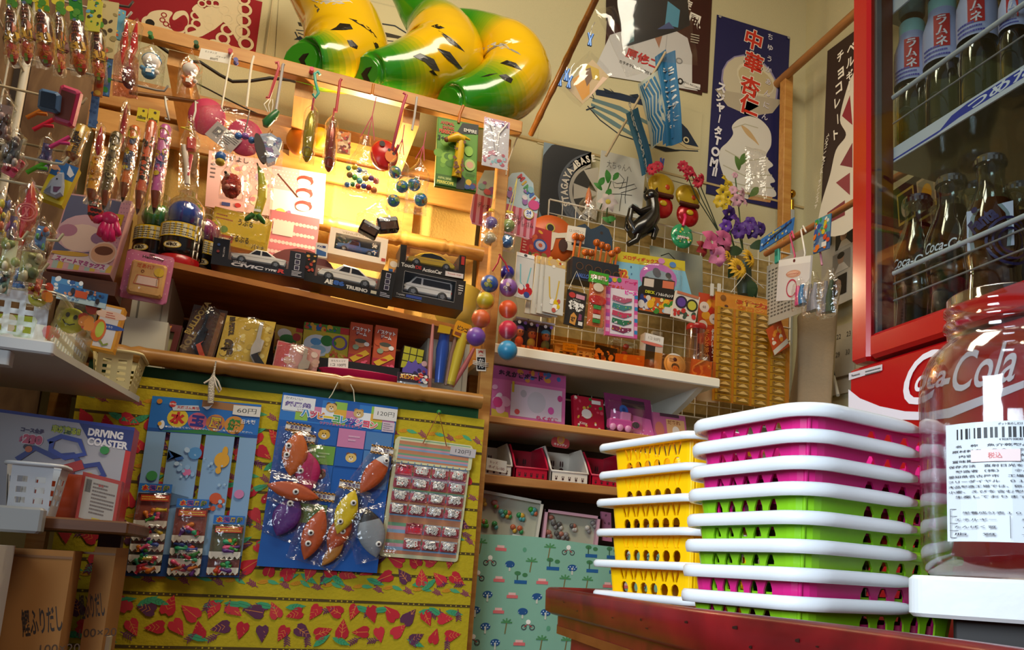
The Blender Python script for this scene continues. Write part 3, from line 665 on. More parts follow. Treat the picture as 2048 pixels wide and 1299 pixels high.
banana('leftmost inflatable banana, upright with its green end over the rail', [(602,116,2.07,.042),(614,124,2.09,.062),(655,124,2.11,.080),(690,106,2.16,.108),(688,60,2.20,.110),(658,5,2.23,.102),(620,-50,2.25,.092),(560,-110,2.25,.08)], (.30, 0), [([(597,118),(606,108),(618,106),(610,114),(608,126),(616,140),(606,134)], BK), ([(660,60),(672,54),(680,46),(700,48),(706,58),(690,60)], BK), ([(694,80),(704,80),(716,92),(714,98),(700,92)], BK), ([(697,36),(720,42),(742,58),(760,84),(748,70),(728,54)], BK), ([(745,80),(756,88),(762,106),(752,98)], BK), ([(735,102),(742,108),(752,128),(744,126)], BK), ([(622,0),(650,10),(706,6),(690,-6),(640,2)], '#b9b6ae'), ([(628,8),(640,18),(634,26)], '#4a4438')], 1)
banana('middle inflatable banana with its green tip leaning up to the left', [(728,144,2.07,.040),(742,148,2.09,.060),(788,148,2.11,.078),(845,136,2.14,.100),(885,118,2.16,.112),(885,80,2.21,.106),(858,44,2.24,.082),(825,12,2.25,.054),(785,-30,2.26,.02)], (.34, .40), [([(722,148),(732,136),(744,133),(736,142),(734,156),(744,170),(730,164)], BK), ([(826,112),(840,106),(868,118),(880,142),(866,140),(850,124)], '#3c3c38'), ([(874,96),(900,104),(926,138),(918,138),(894,118)], '#33332f'), ([(858,142),(866,140),(876,152),(868,150)], BK), ([(876,60),(900,74),(920,92),(930,104),(900,86)], '#33332f'), ([(862,52),(874,48),(890,56),(878,58)], BK)], 2)
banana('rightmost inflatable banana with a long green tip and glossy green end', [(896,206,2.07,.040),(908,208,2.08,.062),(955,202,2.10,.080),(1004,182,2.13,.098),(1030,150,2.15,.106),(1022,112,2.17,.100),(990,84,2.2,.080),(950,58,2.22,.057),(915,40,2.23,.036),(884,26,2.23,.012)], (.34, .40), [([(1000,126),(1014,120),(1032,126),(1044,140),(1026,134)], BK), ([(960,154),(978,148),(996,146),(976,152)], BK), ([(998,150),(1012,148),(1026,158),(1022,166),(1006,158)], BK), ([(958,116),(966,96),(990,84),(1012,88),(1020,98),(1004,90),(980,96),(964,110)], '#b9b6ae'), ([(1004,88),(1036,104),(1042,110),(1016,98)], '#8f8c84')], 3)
# == foreground: lacquer table, baskets, jar
TZ, TB = .775, .718
ed = [onZ(x, y, TZ) for x, y in ((2048, 1300), (1880, 1276), (1620, 1243), (1360, 1213), (1200, 1190), (1110, 1177))]
tip = onZ(1092, 1174, TZ)
ctl = [ed[0]+(ed[0]-ed[1])*1.2]+ed+[tip, tip+Vector((.05, .085, 0)), tip+Vector((.16, .12, 0))]
far = ctl[-1]; ctl += [Vector((.60, 1.22, TZ)), Vector((.82, .95, TZ)), Vector((.86, .55, TZ)), Vector((.72, .22, TZ)), Vector((.5, .1, TZ))]
def spline(ctl, n=8):
 out = []; m = len(ctl)
 for i in range(m):
  p0, p1, p2, p3 = ctl[i-1], ctl[i], ctl[(i+1) % m], ctl[(i+2) % m]
  for s in range(n):
   t = s/n; out.append(.5*((2*p1)+(p2-p0)*t+(2*p0-5*p1+4*p2-p3)*t*t+(3*p1-p0-3*p2+p3)*t**3))
 return out
sp_ = spline(ctl); cen = sum(sp_, Vector())/len(sp_)
def ringp(off, z):
 n = len(sp_); o = []
 for i in range(n):
  d = (sp_[(i+1) % n]-sp_[i-1]); d.z = 0; d.normalize(); nn = Vector((d.y, -d.x, 0))
  if nn.dot(sp_[i]-cen) < 0: nn = -nn
  p = sp_[i]+nn*off; o.append((p.x, p.y, z))
 return o
lac = wood('#7e151a', '#4d0c0e', (5, 5, 5), .3)
tb = thing('lacquer_table', 'red lacquered oval table with a raised worn rim under the stacked baskets', 'table', (cen.x, cen.y, 0))
def rings(mb, L, m):
 n = len(L[0]); v = [q for r in L for q in r]; f = []
 for k in range(len(L)-1):
  for i in range(n): j = (i+1) % n; f.append((k*n+i, k*n+j, (k+1)*n+j, (k+1)*n+i))
 mb.add(v, f, m, True); return mb
mb = rings(MB(), [ringp(-.045, TZ-.045), ringp(-.012, TZ-.04), ringp(-.001, TZ-.034), ringp(.0, TZ-.004), ringp(-.004, TZ), ringp(-.016, TZ), ringp(-.02, TZ-.003), ringp(-.022, TB-.001)], lac)
P('rim', mb, tb)
r_ = ringp(-.021, 0); mb = MB(); mb.prism([(x, y) for x, y, _ in r_], TB-.012, TB, wood('#8a4a24', '#6f3517', (6, 6, 6), .3)); P('table_top', mb, tb)
mb = rings(MB(), [ringp(-.045, TB-.013), ringp(-.043, .6), ringp(-.042, .3), ringp(-.045, .001)], wood('#a32030', '#7d1620', (2, 2, 6), .42)); P('drum', mb, tb)
# wear marks on the rim
mb = MB(); wr = random.Random(4)
for i in range(26):
 k = wr.randrange(8, 60) % len(sp_); a = ringp(.0008, TZ-.012-.016*wr.random()); p, q = Vector(a[k]), Vector(a[(k+1) % len(a)])
 t0 = wr.random()*.6; t1 = t0+wr.uniform(.05, .3); A, B = p.lerp(q, t0), p.lerp(q, t1); hh = wr.uniform(.001, .0035)
 mb.add([A, B, B+Vector((0,0,hh*.6)), A+Vector((0,0,hh))], [(0,1,2,3)], M('#2a0d08', .5))
P('wear_marks', mb, tb, 'dark scuff marks along the rim')['kind'] = 'stuff'
def holed(u0, u1, v0, v1, hole, mp, mb, m, th):
 """one wall cell with a hole through it; mp(u, v, depth) gives the point in space"""
 cx = sum(a for a, _ in hole)/len(hole); cy = sum(b for _, b in hole)/len(hole); hole = sorted(hole, key=lambda q: math.atan2(q[1]-cy, q[0]-cx))
 ang = [math.atan2(b-cy, a-cx) for a, b in hole]; outer = []
 def hit(a):
  dx, dy = math.cos(a), math.sin(a); t = 1e9
  if dx > 1e-9: t = min(t, (u1-cx)/dx)
  if dx < -1e-9: t = min(t, (u0-cx)/dx)
  if dy > 1e-9: t = min(t, (v1-cy)/dy)
  if dy < -1e-9: t = min(t, (v0-cy)/dy)
  return (cx+dx*t, cy+dy*t)
 n = len(hole); cor = [(math.atan2(y-cy, x-cx), (x, y)) for x, y in ((u0, v0), (u1, v0), (u1, v1), (u0, v1))]
 for d in (0, th):
  V = [mp(*q, d) for q in hole]+[mp(*hit(a), d) for a in ang]; F_ = []
  for i in range(n):
   j = (i+1) % n; a0, a1 = ang[i], ang[j]+(2*math.pi if j == 0 else 0); mid = []
   for ca, q in cor:
    for c2 in (ca, ca+2*math.pi):
     if a0 < c2 < a1: mid.append((c2, q))
   mid.sort(); ids = []
   for _, q in mid: ids.append(len(V)); V.append(mp(*q, d))
   F_.append((i, n+i, *ids, n+j, j) if d == 0 else (j, n+j, *ids[::-1], n+i, i))
  mb.add(V, F_, m)
 V = [mp(*q, 0) for q in hole]+[mp(*q, th) for q in hole]; mb.add(V, [(i, (i+1) % n, n+(i+1) % n, n+i) for i in range(n)], m)
def ellp(cx, cy, rx, ry, rot=0, n=10):
 c, s = math.cos(rot), math.sin(rot); return [(cx+rx*math.cos(2*math.pi*i/n)*c-ry*math.sin(2*math.pi*i/n)*s, cy+rx*math.cos(2*math.pi*i/n)*s+ry*math.sin(2*math.pi*i/n)*c) for i in range(n)]
def rrect(x0, y0, x1, y1, r, n=6):
 o = []
 for cx, cy, a in ((x1-r, y1-r, 0), (x0+r, y1-r, 90), (x0+r, y0+r, 180), (x1-r, y0+r, 270)):
  for i in range(n+1): t = math.radians(a+90*i/n); o.append((cx+r*math.cos(t), cy+r*math.sin(t)))
 return o
def make_basket(lab, X, L, W, H, taper, flange, rimt, col, cells, band, r, group):
 """near corner at the origin; L along local x, W along local y, rim top at z = 0"""
 t = thing('basket', lab, 'basket', X, group); m = M(col, .35, 0, .15); th = .002; f = flange
 ins = lambda z: f+taper*(-z)
 body = MB(); rc = r*.6
 def side(a, b, inn):                           # wall from corner a to b, inn is the inward normal
  d = Vector(b)-Vector(a); ln = d.length; d.normalize(); nn = Vector(inn)
  def mp(u, v, dep):
   z = -H*(1-v)-.004; i_ = ins(z); q = Vector(a)+d*(i_+rc+u*(ln-2*i_-2*rc))+nn*(i_+dep); return (q.x, q.y, z)
  return mp, ln
 C4 = [(0, 0, 0), (L, 0, 0), (L, W, 0), (0, W, 0)]; IN = [(0, 1, 0), (-1, 0, 0), (0, -1, 0), (1, 0, 0)]
 for k in range(4):
  mp, ln = side(C4[k], C4[(k+1) % 4], IN[k]); cs = cells(k)
  us = sorted({0, 1}|{c[0] for c in cs}|{c[1] for c in cs})
  for c in cs: holed(*c, mp, body, m, th) if len(c) == 5 else None
  # plain stretches where no cell stands
  cov = sorted((c[0], c[1]) for c in cs); vmin = min([c[2] for c in cs], default=0); vmax = max([c[3] for c in cs], default=0); gaps = []; x = 0
  ulo = min([c[0] for c in cs], default=1); uhi = max([c[1] for c in cs], default=1)
  quads = [(0, ulo, 0, 1), (uhi, 1, 0, 1), (ulo, uhi, 0, vmin), (ulo, uhi, vmax, 1)] if cs else [(0, 1, 0, 1)]
  for u0, u1, v0, v1 in quads:
   if u1-u0 < 1e-6 or v1-v0 < 1e-6: continue
   for dd in (0, th): body.add([mp(u0, v0, dd), mp(u1, v0, dd), mp(u1, v1, dd), mp(u0, v1, dd)], [(0,1,2,3) if dd == 0 else (3,2,1,0)], m)
 def ring(z, off): i_ = ins(z)+off; return [(x, y, z) for x, y in rrect(i_, i_, L-i_, W-i_, rc, 4)]
 # rounded corners as full strips, only at the corner arcs
 zt, zb = -.004, -H-.004; R1, R2 = ring(zt, 0), ring(zb, 0); nq = 5
 for q in range(4):
  for i in range(4):
   a, b = q*5+i, q*5+i+1; body.add([R2[a], R2[b], R1[b], R1[a]], [(0,1,2,3)], m, True)
 for q in (2,):                                # vertical rib at the near corner
  a = R2[q*5+2]; b = R1[q*5+2]; body.tube([a, b], .0022, m, 6)
 body.add(R2, [tuple(range(len(R2)))[::-1]], m)
 P('body', body, t, None, X)
 # flange and rim
 rim = MB(); O = lambda off, z: [(x, y, z) for x, y in rrect(off, off, L-off, W-off, max(.004, r-off), 7)]
 seq = [O(f+.003, -.006), O(f-.002, -rimt*.9), O(.004, -rimt*.85), O(.0025, -rimt*.5), O(.003, -.001), O(.006, 0), O(f, -.001), O(f+.002, -.006)]
 n = len(seq[0]); v = [q for s_ in seq for q in s_]
 rim.add(v, [(k*n+i, k*n+(i+1) % n, (k+1)*n+(i+1) % n, (k+1)*n+i) for k in range(len(seq)-1) for i in range(n)], m, True); P('rim', rim, t, None, X)
 # white band clipped round the rim
 bd = MB(); wt = M('#e9ecef', .28, 0, .3)
 pth = []
 full = rrect(.002, .002, L-.002, W-.002, r, 7)
 def densify(pts):
  o = []
  for i in range(len(pts)-1):
   a, b = Vector(pts[i]), Vector(pts[i+1]); k = max(1, int((b-a).length/.012))
   for s in range(k): o.append(a.lerp(b, s/k))
  return o+[Vector(pts[-1])]
 if band is None: pl_ = densify([(p[0], p[1], 0) for p in full]+[(full[0][0], full[0][1], 0)])[:-1]; closed = True
 else:
  closed = False     # the near corner arc (third quadrant)
  left = [(x, y, 0) for x, y in full[16:24]]+[(band, .002, 0)]
  left = [(L*.5, W-.002, 0)]+[(x, y, 0) for x, y in full[8:16]]+left; pl_ = densify(left)
 K = len(pl_); prof = [(-.0045, -rimt*.62), (-.002, -rimt), (.003, -rimt), (.0045, -rimt*.5), (.0042, -.001), (.002, .0018), (-.002, .0018), (-.0045, -.001)]
 q = len(prof); V = []
 for i in range(K):
  d = (pl_[(i+1) % K]-pl_[i-1]) if closed else (pl_[min(i+1, K-1)]-pl_[max(i-1, 0)]); d.normalize(); nn = Vector((d.y, -d.x, 0))
  if nn.dot(Vector((pl_[i].x-L/2, pl_[i].y-W/2, 0))) < 0: nn = -nn
  e = 1
  if not closed: dd = min(i, K-1-i); e = (.45, .8, .95)[dd] if dd < 3 else 1
  for a, b in prof: p = pl_[i]+nn*(a*e); V.append((p.x, p.y, -rimt*.45+(b+rimt*.45)*e))
 F_ = [(i*q+j, ((i+1) % K)*q+j, ((i+1) % K)*q+(j+1) % q, i*q+(j+1) % q) for i in range(K if closed else K-1) for j in range(q)]
 if not closed: F_ += [tuple(range(q)), tuple(range((K-1)*q, K*q))[::-1]]
 bd.add(V, F_, wt, True); P('rim_band', bd, t, 'white band round the rim', X)
 return t
def axes(C, Lp, Rp):
 e1 = Rp-C; e1.z = 0; e1.normalize(); e2 = Vector((-e1.y, e1.x, 0)); l2 = (Lp-C); l2.z = 0
 if e2.dot(l2) < 0: e2 = -e2
 return e1, e2, l2.length
# green and pink stack
C, Lp, Rp = atD(1622, 800, .72), atD(1366, 846, .86), atD(1840, 852, .80)
e1, e2, wl = axes(C, Lp, Rp); W_g = wl*1.03
def slots(k):
 if k in (0, 2): base = [(.28+.13*i, .28+.13*(i+1), .22, .92) for i in range(5)]
 else: base = [(.06+.17*i, .06+.17*(i+1), .22, .93) for i in range(5)]
 o = []
 for u0, u1, v0, v1 in base:
  w_ = u1-u0; s = 1 if k == 3 else -1
  pts = [(.14, .10), (.14, .45), (.22, .74), (.42, .92), (.66, .92), (.80, .76), (.80, .45), (.72, .10)]
  if k != 3: pts = [(1-a, b) for a, b in pts]
  o.append((u0, u1, v0, v1, [(u0+w_*a, v0+(v1-v0)*b) for a, b in pts]))
 return o
z0 = C.z; names = [('pink', 'topmost pink basket of the tall stack on the red table'), ('pink', 'second basket from the top of the tall stack, pink'), ('pink', 'third basket from the top, lowest of the three pink ones together'), ('green', 'uppermost lime green basket under the three pink ones'), ('green', 'middle of the three lime green baskets lying together'), ('green', 'third lime green basket, right above the lone pink one'), ('pink', 'pink basket between two lime green baskets low in the stack'), ('green', 'lowest lime green basket of the tall stack, sunk in the table')]
ys = (800, 856, 912, 966, 1025, 1083, 1140, 1197)
lft = (846, 893, 946, 985, 1034, 1080, 1119, 1166)
for i, (cn, lb) in enumerate(names):
 a = atD(1622, ys[i], .72); jit = ((0,0),(-.001,0),(-.002,.001),(-.003,.001),(-.003,.002),(-.004,.002),(-.005,.003),(-.006,.003))[i]
 o = Vector((C.x, C.y, a.z))+e1*jit[0]+e2*jit[1]
 X = Matrix(((e1.x, e2.x, 0, o.x), (e1.y, e2.y, 0, o.y), (0, 0, 1, o.z), (0, 0, 0, 1)))
 make_basket(lb, X, .255, W_g, .058, .14, .011, .0105, '#d61f7e' if cn == 'pink' else '#86c41c', slots, .152, .034, 'pink and green baskets stacked on the red table')
# yellow stack
C, Lp, Rp = atD(1384, 861, 1.0), atD(1191, 895, 1.165), None
l2 = Lp-C; l2.z = 0; wl = l2.length; e2 = l2.normalized(); e1 = Vector((e2.y, -e2.x, 0))
if e1.dot(Vector((1, 0, 0))) < 0: e1 = -e1
def bunny(k):
 if k in (0, 2): n, a, b = 4, .12, .88
 else: n, a, b = 6, .10, .94
 o = []; s = (b-a)/n
 for i in range(n):
  u0, u1 = a+s*i, a+s*(i+1); um = (u0+u1)/2
  o.append((u0, u1, .32, .66, ellp(um, .50, s*.37, .14)))
  o.append((u0, um, .66, .985, [(u0+s*a, b) for a, b in ((.30,.68),(.15,.82),(.10,.92),(.17,.96),(.32,.90),(.45,.74),(.45,.68))]))
  o.append((um, u1, .66, .985, [(u1-s*a, b) for a, b in ((.30,.68),(.15,.82),(.10,.92),(.17,.96),(.32,.90),(.45,.74),(.45,.68))]))
 return o
yb = (861, 926, 990, 1058, 1128, 1196)
names = ('topmost yellow basket of the shorter stack, its holes empty', 'second yellow basket from the top of the stack', 'third yellow basket from the top of the stack', 'fourth yellow basket from the top of the stack', 'fifth yellow basket, last but one of the stack', 'lowest yellow basket, only its white rim above the table edge')
for i, lb in enumerate(names):
 a = atD(1384, yb[i], 1.0); o = Vector((C.x, C.y, a.z))-e2*.0015*i+e1*.002*(i % 2)
 X = Matrix(((e1.x, e2.x, 0, o.x), (e1.y, e2.y, 0, o.y), (0, 0, 1, o.z), (0, 0, 0, 1)))
 make_basket(lb, X, .155, wl*(1+.006*i), .058 if i < 5 else .04, .10, .017, .008, '#ffca00', bunny, None, .018, 'yellow baskets with rabbit cut-outs stacked on the red table')
# -- stand and jar
JC = atD(2018, 1160, .71); jz = JC.z
st = thing('jar_stand', 'white painted board on a dark block under the clear jar', 'stand', (JC.x, JC.y, TB))
a = atD(1863, 1166, .675); fx = Vector((ray(2100, 900).x, ray(2100, 900).y, 0)).normalized(); rx = Vector((fx.y, -fx.x, 0))
mb = MB(); mb.prism(rrect(-.072, -.075, .30, .16, .012), jz-.034, jz-.0005, M('#e3e6e8', .35, bump=.05), X=Matrix(((rx.x, fx.x, 0, JC.x), (rx.y, fx.y, 0, JC.y), (0, 0, 1, 0), (0, 0, 0, 1))), bev=.003); P('board', mb, st)
mb = MB(); mb.prism(rrect(-.04, -.05, .26, .13, .004), TB, jz-.0345, M('#1a1412', .6), X=Matrix(((rx.x, fx.x, 0, JC.x), (rx.y, fx.y, 0, JC.y), (0, 0, 1, 0), (0, 0, 0, 1)))); P('block', mb, st, 'dark block under the board')
jar = thing('plastic_jar', 'large clear plastic sweet jar with a white label, standing open', 'jar', (JC.x, JC.y, jz))
jm = film('#f3f5f6', .05, .55, .06, .12, 18)
pr = [(.001,.004),(.05,.004),(.062,.001),(.068,.006),(.0705,.02),(.0705,.10),(.071,.16),(.069,.180),(.062,.196),(.050,.208),(.0465,.213),(.0465,.222),(.0495,.224),(.0495,.227),(.0465,.229),(.0465,.236),(.049,.238),(.049,.241),(.0465,.243),(.0465,.250),(.0445,.252)]
P('body', MB().lathe([(r, z+jz) for r, z in pr]+[(r-.0018, z+jz) for r, z in pr[::-1][:-1]], jm, 40, T3(JC.x, JC.y, 0), cap=False), jar)
cang = math.atan2(CAM.y-JC.y, CAM.x-JC.x)
def jw(x, y, z): t = cang+(x-.048)/.0708; return (JC.x+(.0712+z)*math.cos(t), JC.y+(.0712+z)*math.sin(t), jz+y)
def jlab(items, x0, y0, w, h):
 m_ = MB(); art(m_, items, w, h, 0, warp=lambda x, y, z: jw(x+x0, y+y0, z), seed=3, rough=.5); return m_
z_of = lambda y: (1160-y)*.71*.985/FPX
y0, y1 = z_of(1093), z_of(862); lw = .104
IK = '#3a3a44'
items = [('r', 0, 0, 1, 1, '#dfe6ee'), ('bar', .1, .86, .92, .95, '#26262c'), ('t', 'ポット飴めしだけ', .5, .975, .022, IK), ('t', '4 902870 008383', .5, .845, .018, IK)]
for i, s in enumerate(('名　称　魚介乾製品', '原材料名　魚介、食塩', '内容量　２００枚', '賞味期限　枠外に記載', '保存方法　直射日光を避け', '製造者（株）　食品', '愛知県名古屋市　工場製造', 'フリーダイヤル　０１２０', '本品製造工場では、卵、乳、', '小麦、えびを含む製品を', '生産しております。')): items.append(('t', s, .36, .80-.043*i, .022, IK, {'w': min(.66, .06*len(s))}))
items += [('r', .22, .66, .56, .76, '#f2d9d8'), ('t', '税込', .39, .71, .05, '#d86a6a'), ('o', .84, .66, .035, .008, IK), ('t', 'プラ', .84, .66, .025, IK)]
items += [('l', [(.05,.27),(.95,.27)], .005, IK), ('l', [(.05,.03),(.95,.03)], .005, IK), ('l', [(.05,.03),(.05,.27)], .005, IK), ('l', [(.95,.03),(.95,.27)], .005, IK), ('t', '栄養成分表１００ｇ当たり', .5, .235, .022, IK, {'w': .7})]
for k in range(3): items += [('l', [(.05,.21-.06*k),(.95,.21-.06*k)], .004, IK), ('t', ('エネルギー', 'たんぱく質', '脂　質')[k], .24, .18-.06*k, .02, IK, {'w': .3}), ('t', ('炭水化物', '食塩相当', 'ナトリウム')[k], .72, .18-.06*k, .02, IK, {'w': .34})]
items += [('l', [(.48,.03),(.48,.21)], .004, IK)]
P('label', jlab(items, 0, y0, lw, y1-y0), jar, 'white printed label with a barcode')
# -- red fridge with bottles
FX = .93; FY1 = onX(1702, 350, FX).y; FY0 = .30
fr = thing('drinks_fridge', 'red see-through drinks fridge with bottles behind its glass door', 'fridge', (1.2, .75, 0))
RD = M('#ae0811', .22, 0, .4)
zg = onX(1714, 676, FX).z; zd = onX(1690, 737, FX).z; FXB = 1.50; ZT = 2.02
ys = onX(1737, 200, FX).y
mb = MB(); mb.box(FX, ys, zd+.004, FX+.045, FY1, ZT, RD, b=.006); P('door_stile', mb, fr)
mb = MB(); mb.box(FX, FY0, zd+.004, FX+.045, ys, zg, RD, b=.006); P('door_rail', mb, fr)
mb = MB(); mb.box(FX, FY0, ZT-.06, FX+.045, ys, ZT, RD, b=.006); P('door_rail', mb, fr)
mb = MB(); mb.box(FX+.006, FY0, zg, FX+.009, ys, ZT-.06, film('#e8ecec', .012, .05, .02, 0)); P('door_glass', mb, fr)
mb = MB(); mb.box(FX+.012, ys-.006, zg, FX+.05, ys, ZT-.06, M('#5a0c10', .5)); mb.box(FX+.01, ys-.011, zg, FX+.02, ys-.006, ZT-.06, M('#5d5f66', .4)); P('gasket', mb, fr, 'grey door seal')
mb = MB(); mb.box(FX+.004, FY0, 0, FXB, FY1+.006, zd-.003, RD, b=.004); P('cabinet', mb, fr)
mb = MB(); mb.box(FXB-.03, FY0, zd, FXB, FY0+.03, ZT, M('#3b3534', .5)); mb.box(FXB-.03, FY1-.03, zd, FXB, FY1, ZT, M('#3b3534', .5)); mb.box(FX+.046, FY0, ZT, FXB, FY1, ZT+.12, RD); P('frame', mb, fr)
mb = MB(); mb.box(FXB-.016, FY0+.03, zd, FXB-.012, FY1-.03, ZT, film('#e0dcd4', .01, .08, .03, 0)); mb.box(FX+.05, FY1-.006, zd, FXB-.03, FY1-.003, ZT, film('#e8e4dc', .01, .08, .03, 0)); P('side_glass', mb, fr)
mb = MB(); mb.box(FX+.05, FY0+.01, zd-.001, FXB-.03, FY1-.01, zd+.008, M('#5d5652', .5)); P('inner_floor', mb, fr)
s1 = onX(1756, 322, FX+.04).z; s2 = onX(1765, 20, FX+.04).z
for k, zz in enumerate((s1, s2)):
 mb = MB(); mb.box(FX+.055, FY0+.01, zz-.006, FXB-.04, FY1-.02, zz, film('#8f8a84', .12, .3, .1, 0)); sh = P('shelf', mb, fr)
 mb = MB(); hh = .028; X = Matrix(((0, 0, -1, FX+.052), (-1, 0, 0, FY1-.022), (0, 1, 0, zz-.012), (0, 0, 0, 1))); w_ = FY1-.03-FY0
 mb.box(0, 0, -.003, w_, hh, 0, M('#d5dbe2', .4)); art(mb, [('p', [(0, .12), (.16, .12), (.22, .30), (.98, .30), (.98, .86), (.24, .86), (.20, .70), (.17, .26), (0, .22)], '#1436a8'), ('t', 'つめた〜い', .37, .58, .56, '#e9eef6', {'b': .03, 'sh': .25, 'w': .26})], w_, hh, 0) if k == 0 else None
 o = mb.build('shelf_label', sh); o.matrix_local = (fr.matrix_basis @ sh.matrix_local).inverted() @ X
 if k == 0: o['label'] = 'white and blue shelf strip with lettering'
for (xa, ya), rr, nm in (((1760, 214), .0042, 'guard_rail'), ((1772, 257), .0016, 'guard_wire'), ((1757, 560), .0042, 'guard_rail'), ((1770, 575), .0018, 'guard_wire'), ((1785, 602), .0018, 'guard_wire')):
 a = onX(xa, ya, FX+.05); P(nm, MB().tube([(a.x, min(a.y, FY1-.025), a.z), (a.x, FY0+.02, a.z)], rr, M('#cfd3d4' if rr > .003 else '#8d8a86', .35), 8), fr)
# writing on the red cabinet
X, w, h = frame((1692, 742), (1990, 662), (1690, 960), Xp(FX+.003)); inv = X.inverted()
def WF(x, y): v = inv @ onX(x, y, FX+.003); return (v.x/w, v.y/h)
it = [('p', [WF(*q) for q in [(1697,778),(1720,796),(1760,812),(1810,822),(1856,824),(1900,815),(2048,760),(2048,775),(1900,835),(1856,840),(1780,838),(1730,832),(1697,830)]], '#e6e0ea'), ('p', [WF(*q) for q in [(1697,834),(1730,838),(1780,846),(1740,862),(1697,858)]], '#c20a14'),
      ('p', [WF(*q) for q in [(1698,746),(1765,728),(1765,740),(1698,760)]], '#c9c3c8'), ('t', 'Panasonic', *WF(1712, 749), .022, '#222', {'b': .03}), ('s', *WF(1731, 752), *WF(1762, 732), 2, '#555'),
      ('t', 'C', *WF(1843, 756), .42, '#ece6ee', {'b': .0, 'sh': .35, 'sx': 1.0}), ('t', 'oca', *WF(1862, 762), .155, '#ece6ee', {'b': .02, 'sh': .35, 'w': .20}), ('t', '-Cola', *WF(1960, 735), .3, '#ece6ee', {'b': .01, 'sh': .35, 'w': .42})]
mb = MB(); art(mb, it, w, h, 0, rough=.3); P('lettering', mb, fr, 'white script lettering and wave stripe', X)
# bottles
def bottle(lab, kind, pos, H, group):
 t = thing('glass_bottle' if kind != 'ramune' else 'clear_bottle', lab, 'bottle', pos, group); X = T3(*pos); ca = math.atan2(CAM.y-pos.y, CAM.x-pos.x)
 if kind == 'ramune':
  pr = [(.0,0),(.024,0),(.0265,.006),(.0265,.10),(.025,.118),(.021,.128),(.023,.138),(.026,.150),(.026,.175),(.023,.192),(.0175,.205),(.0175,.222)]
  sc_ = H/.235; P('body', MB().lathe([(r*sc_, z*sc_) for r, z in pr], film('#cfdcd8', .10, .45, .06, 0), 24), t, None, X)
  P('drink', MB().lathe([(r*sc_*.9, z*sc_) for r, z in pr[:9]], film('#b7c4c0', .05, .15, .1, 0), 18), t, None, X)
  P('cap', MB().lathe([(.0185*sc_, .212*sc_), (.0195*sc_, .214*sc_), (.0195*sc_, .232*sc_), (.017*sc_, .236*sc_)], M('#9fd0c4', .4), 20), t, None, X)
  wr_ = MB(); wr_.lathe([(.0272*sc_, .128*sc_), (.0276*sc_, .165*sc_), (.0265*sc_, .185*sc_), (.020*sc_, .206*sc_), (.0192*sc_, .214*sc_)], M('#b9bfe0', .4), 28, cap=False)
  wfn = lambda x, y, z: ((.0280*sc_+z)*math.cos(ca+x/(.028*sc_)), (.0280*sc_+z)*math.sin(ca+x/(.028*sc_)), y)
  art(wr_, [('r', 0, 0, 1, 1, '#c01a22'), ('t', 'ラムネ', .5, .5, .3, '#e8e2e6', {'v': 1, 'b': .03})], .022*sc_, .05*sc_, 0, warp=lambda x, y, z: wfn(x-.012*sc_, y+.145*sc_, z)); art(wr_, [('s', 0, 0, 1, 1, 3, '#4a4aa8')], .04*sc_, .02*sc_, 0, warp=lambda x, y, z: wfn(x-.03*sc_, y+.130*sc_, z)); P('wrapper', wr_, t, 'white label with a red panel', X)
 else:
  pr = [(.0,0),(.024,0),(.0275,.005),(.0285,.03),(.0255,.065),(.0275,.085),(.029,.105),(.0275,.122),(.021,.142),(.0150,.158),(.0130,.172),(.0138,.176),(.0138,.182),(.0120,.186)]
  sc_ = H/.192; P('body', MB().lathe([(r*sc_, z*sc_) for r, z in pr], film('#dfe8e0', .06, .5, .05, 0), 24), t, None, X)
  P('drink', MB().lathe([(r*sc_*.92, z*sc_+.001) for r, z in pr[:10 if kind == 'cola' else 9]], M('#1a0a05' if kind == 'cola' else '#5a2408', .15), 20), t, None, X)
  cp_ = MB(); n = 42; rr = [.0158*sc_*(1+.035*(i % 2)) for i in range(n)]
  cp_.prism([(rr[i]*math.cos(2*math.pi*i/n), rr[i]*math.sin(2*math.pi*i/n)) for i in range(n)], .184*sc_, .1885*sc_, CHROME); cp_.prism([(.0145*sc_*math.cos(2*math.pi*i/n), .0145*sc_*math.sin(2*math.pi*i/n)) for i in range(n)], .1885*sc_, .192*sc_, CHROME); P('crown_cap', cp_, t, None, X)
  lb = MB(); R_ = .0296*sc_
  wfn = lambda x, y, z: ((R_+z)*math.cos(ca+x/R_), (R_+z)*math.sin(ca+x/R_), y)
  if kind == 'cola': art(lb, [('t', 'Coca-Cola', .45, .5, .5, '#d9dee2', {'sh': .3, 'w': .9}), ('o', .85, .15, .12, .02, '#c9cfd2')], .052*sc_, .022*sc_, 0, warp=lambda x, y, z: wfn(x-.03*sc_, y+.098*sc_, z))
  else: art(lb, [('p', [(0,0),(1,0),(1,1),(0,.9)], '#c9cde0'), ('t', 'Fanta', .36, .6, .34, '#2a2456', {'b': .05, 'w': .6, 'rot': 32}), ('e', .2, .86, .07, .07, '#2a2456'), ('o', .95, .1, .55, .06, '#2a2456'), ('o', .95, .1, .42, .05, '#2a2456'), ('o', .95, .1, .30, .05, '#2a2456')], .046*sc_, .046*sc_, 0, warp=lambda x, y, z: wfn(x-.025*sc_, y+.088*sc_, z))
  P('printed_label', lb, t, 'white printed label' if kind != 'cola' else 'white script lettering', X)
 return t
BXX = FX+.105
def col_at(x, yt, z, X_):
 a = onX(x, yt, X_); return Vector((X_, a.y, z)), a.z-z
g1, g2 = 'ramune bottles on the upper fridge shelf', 'bottles on the lower level of the fridge'
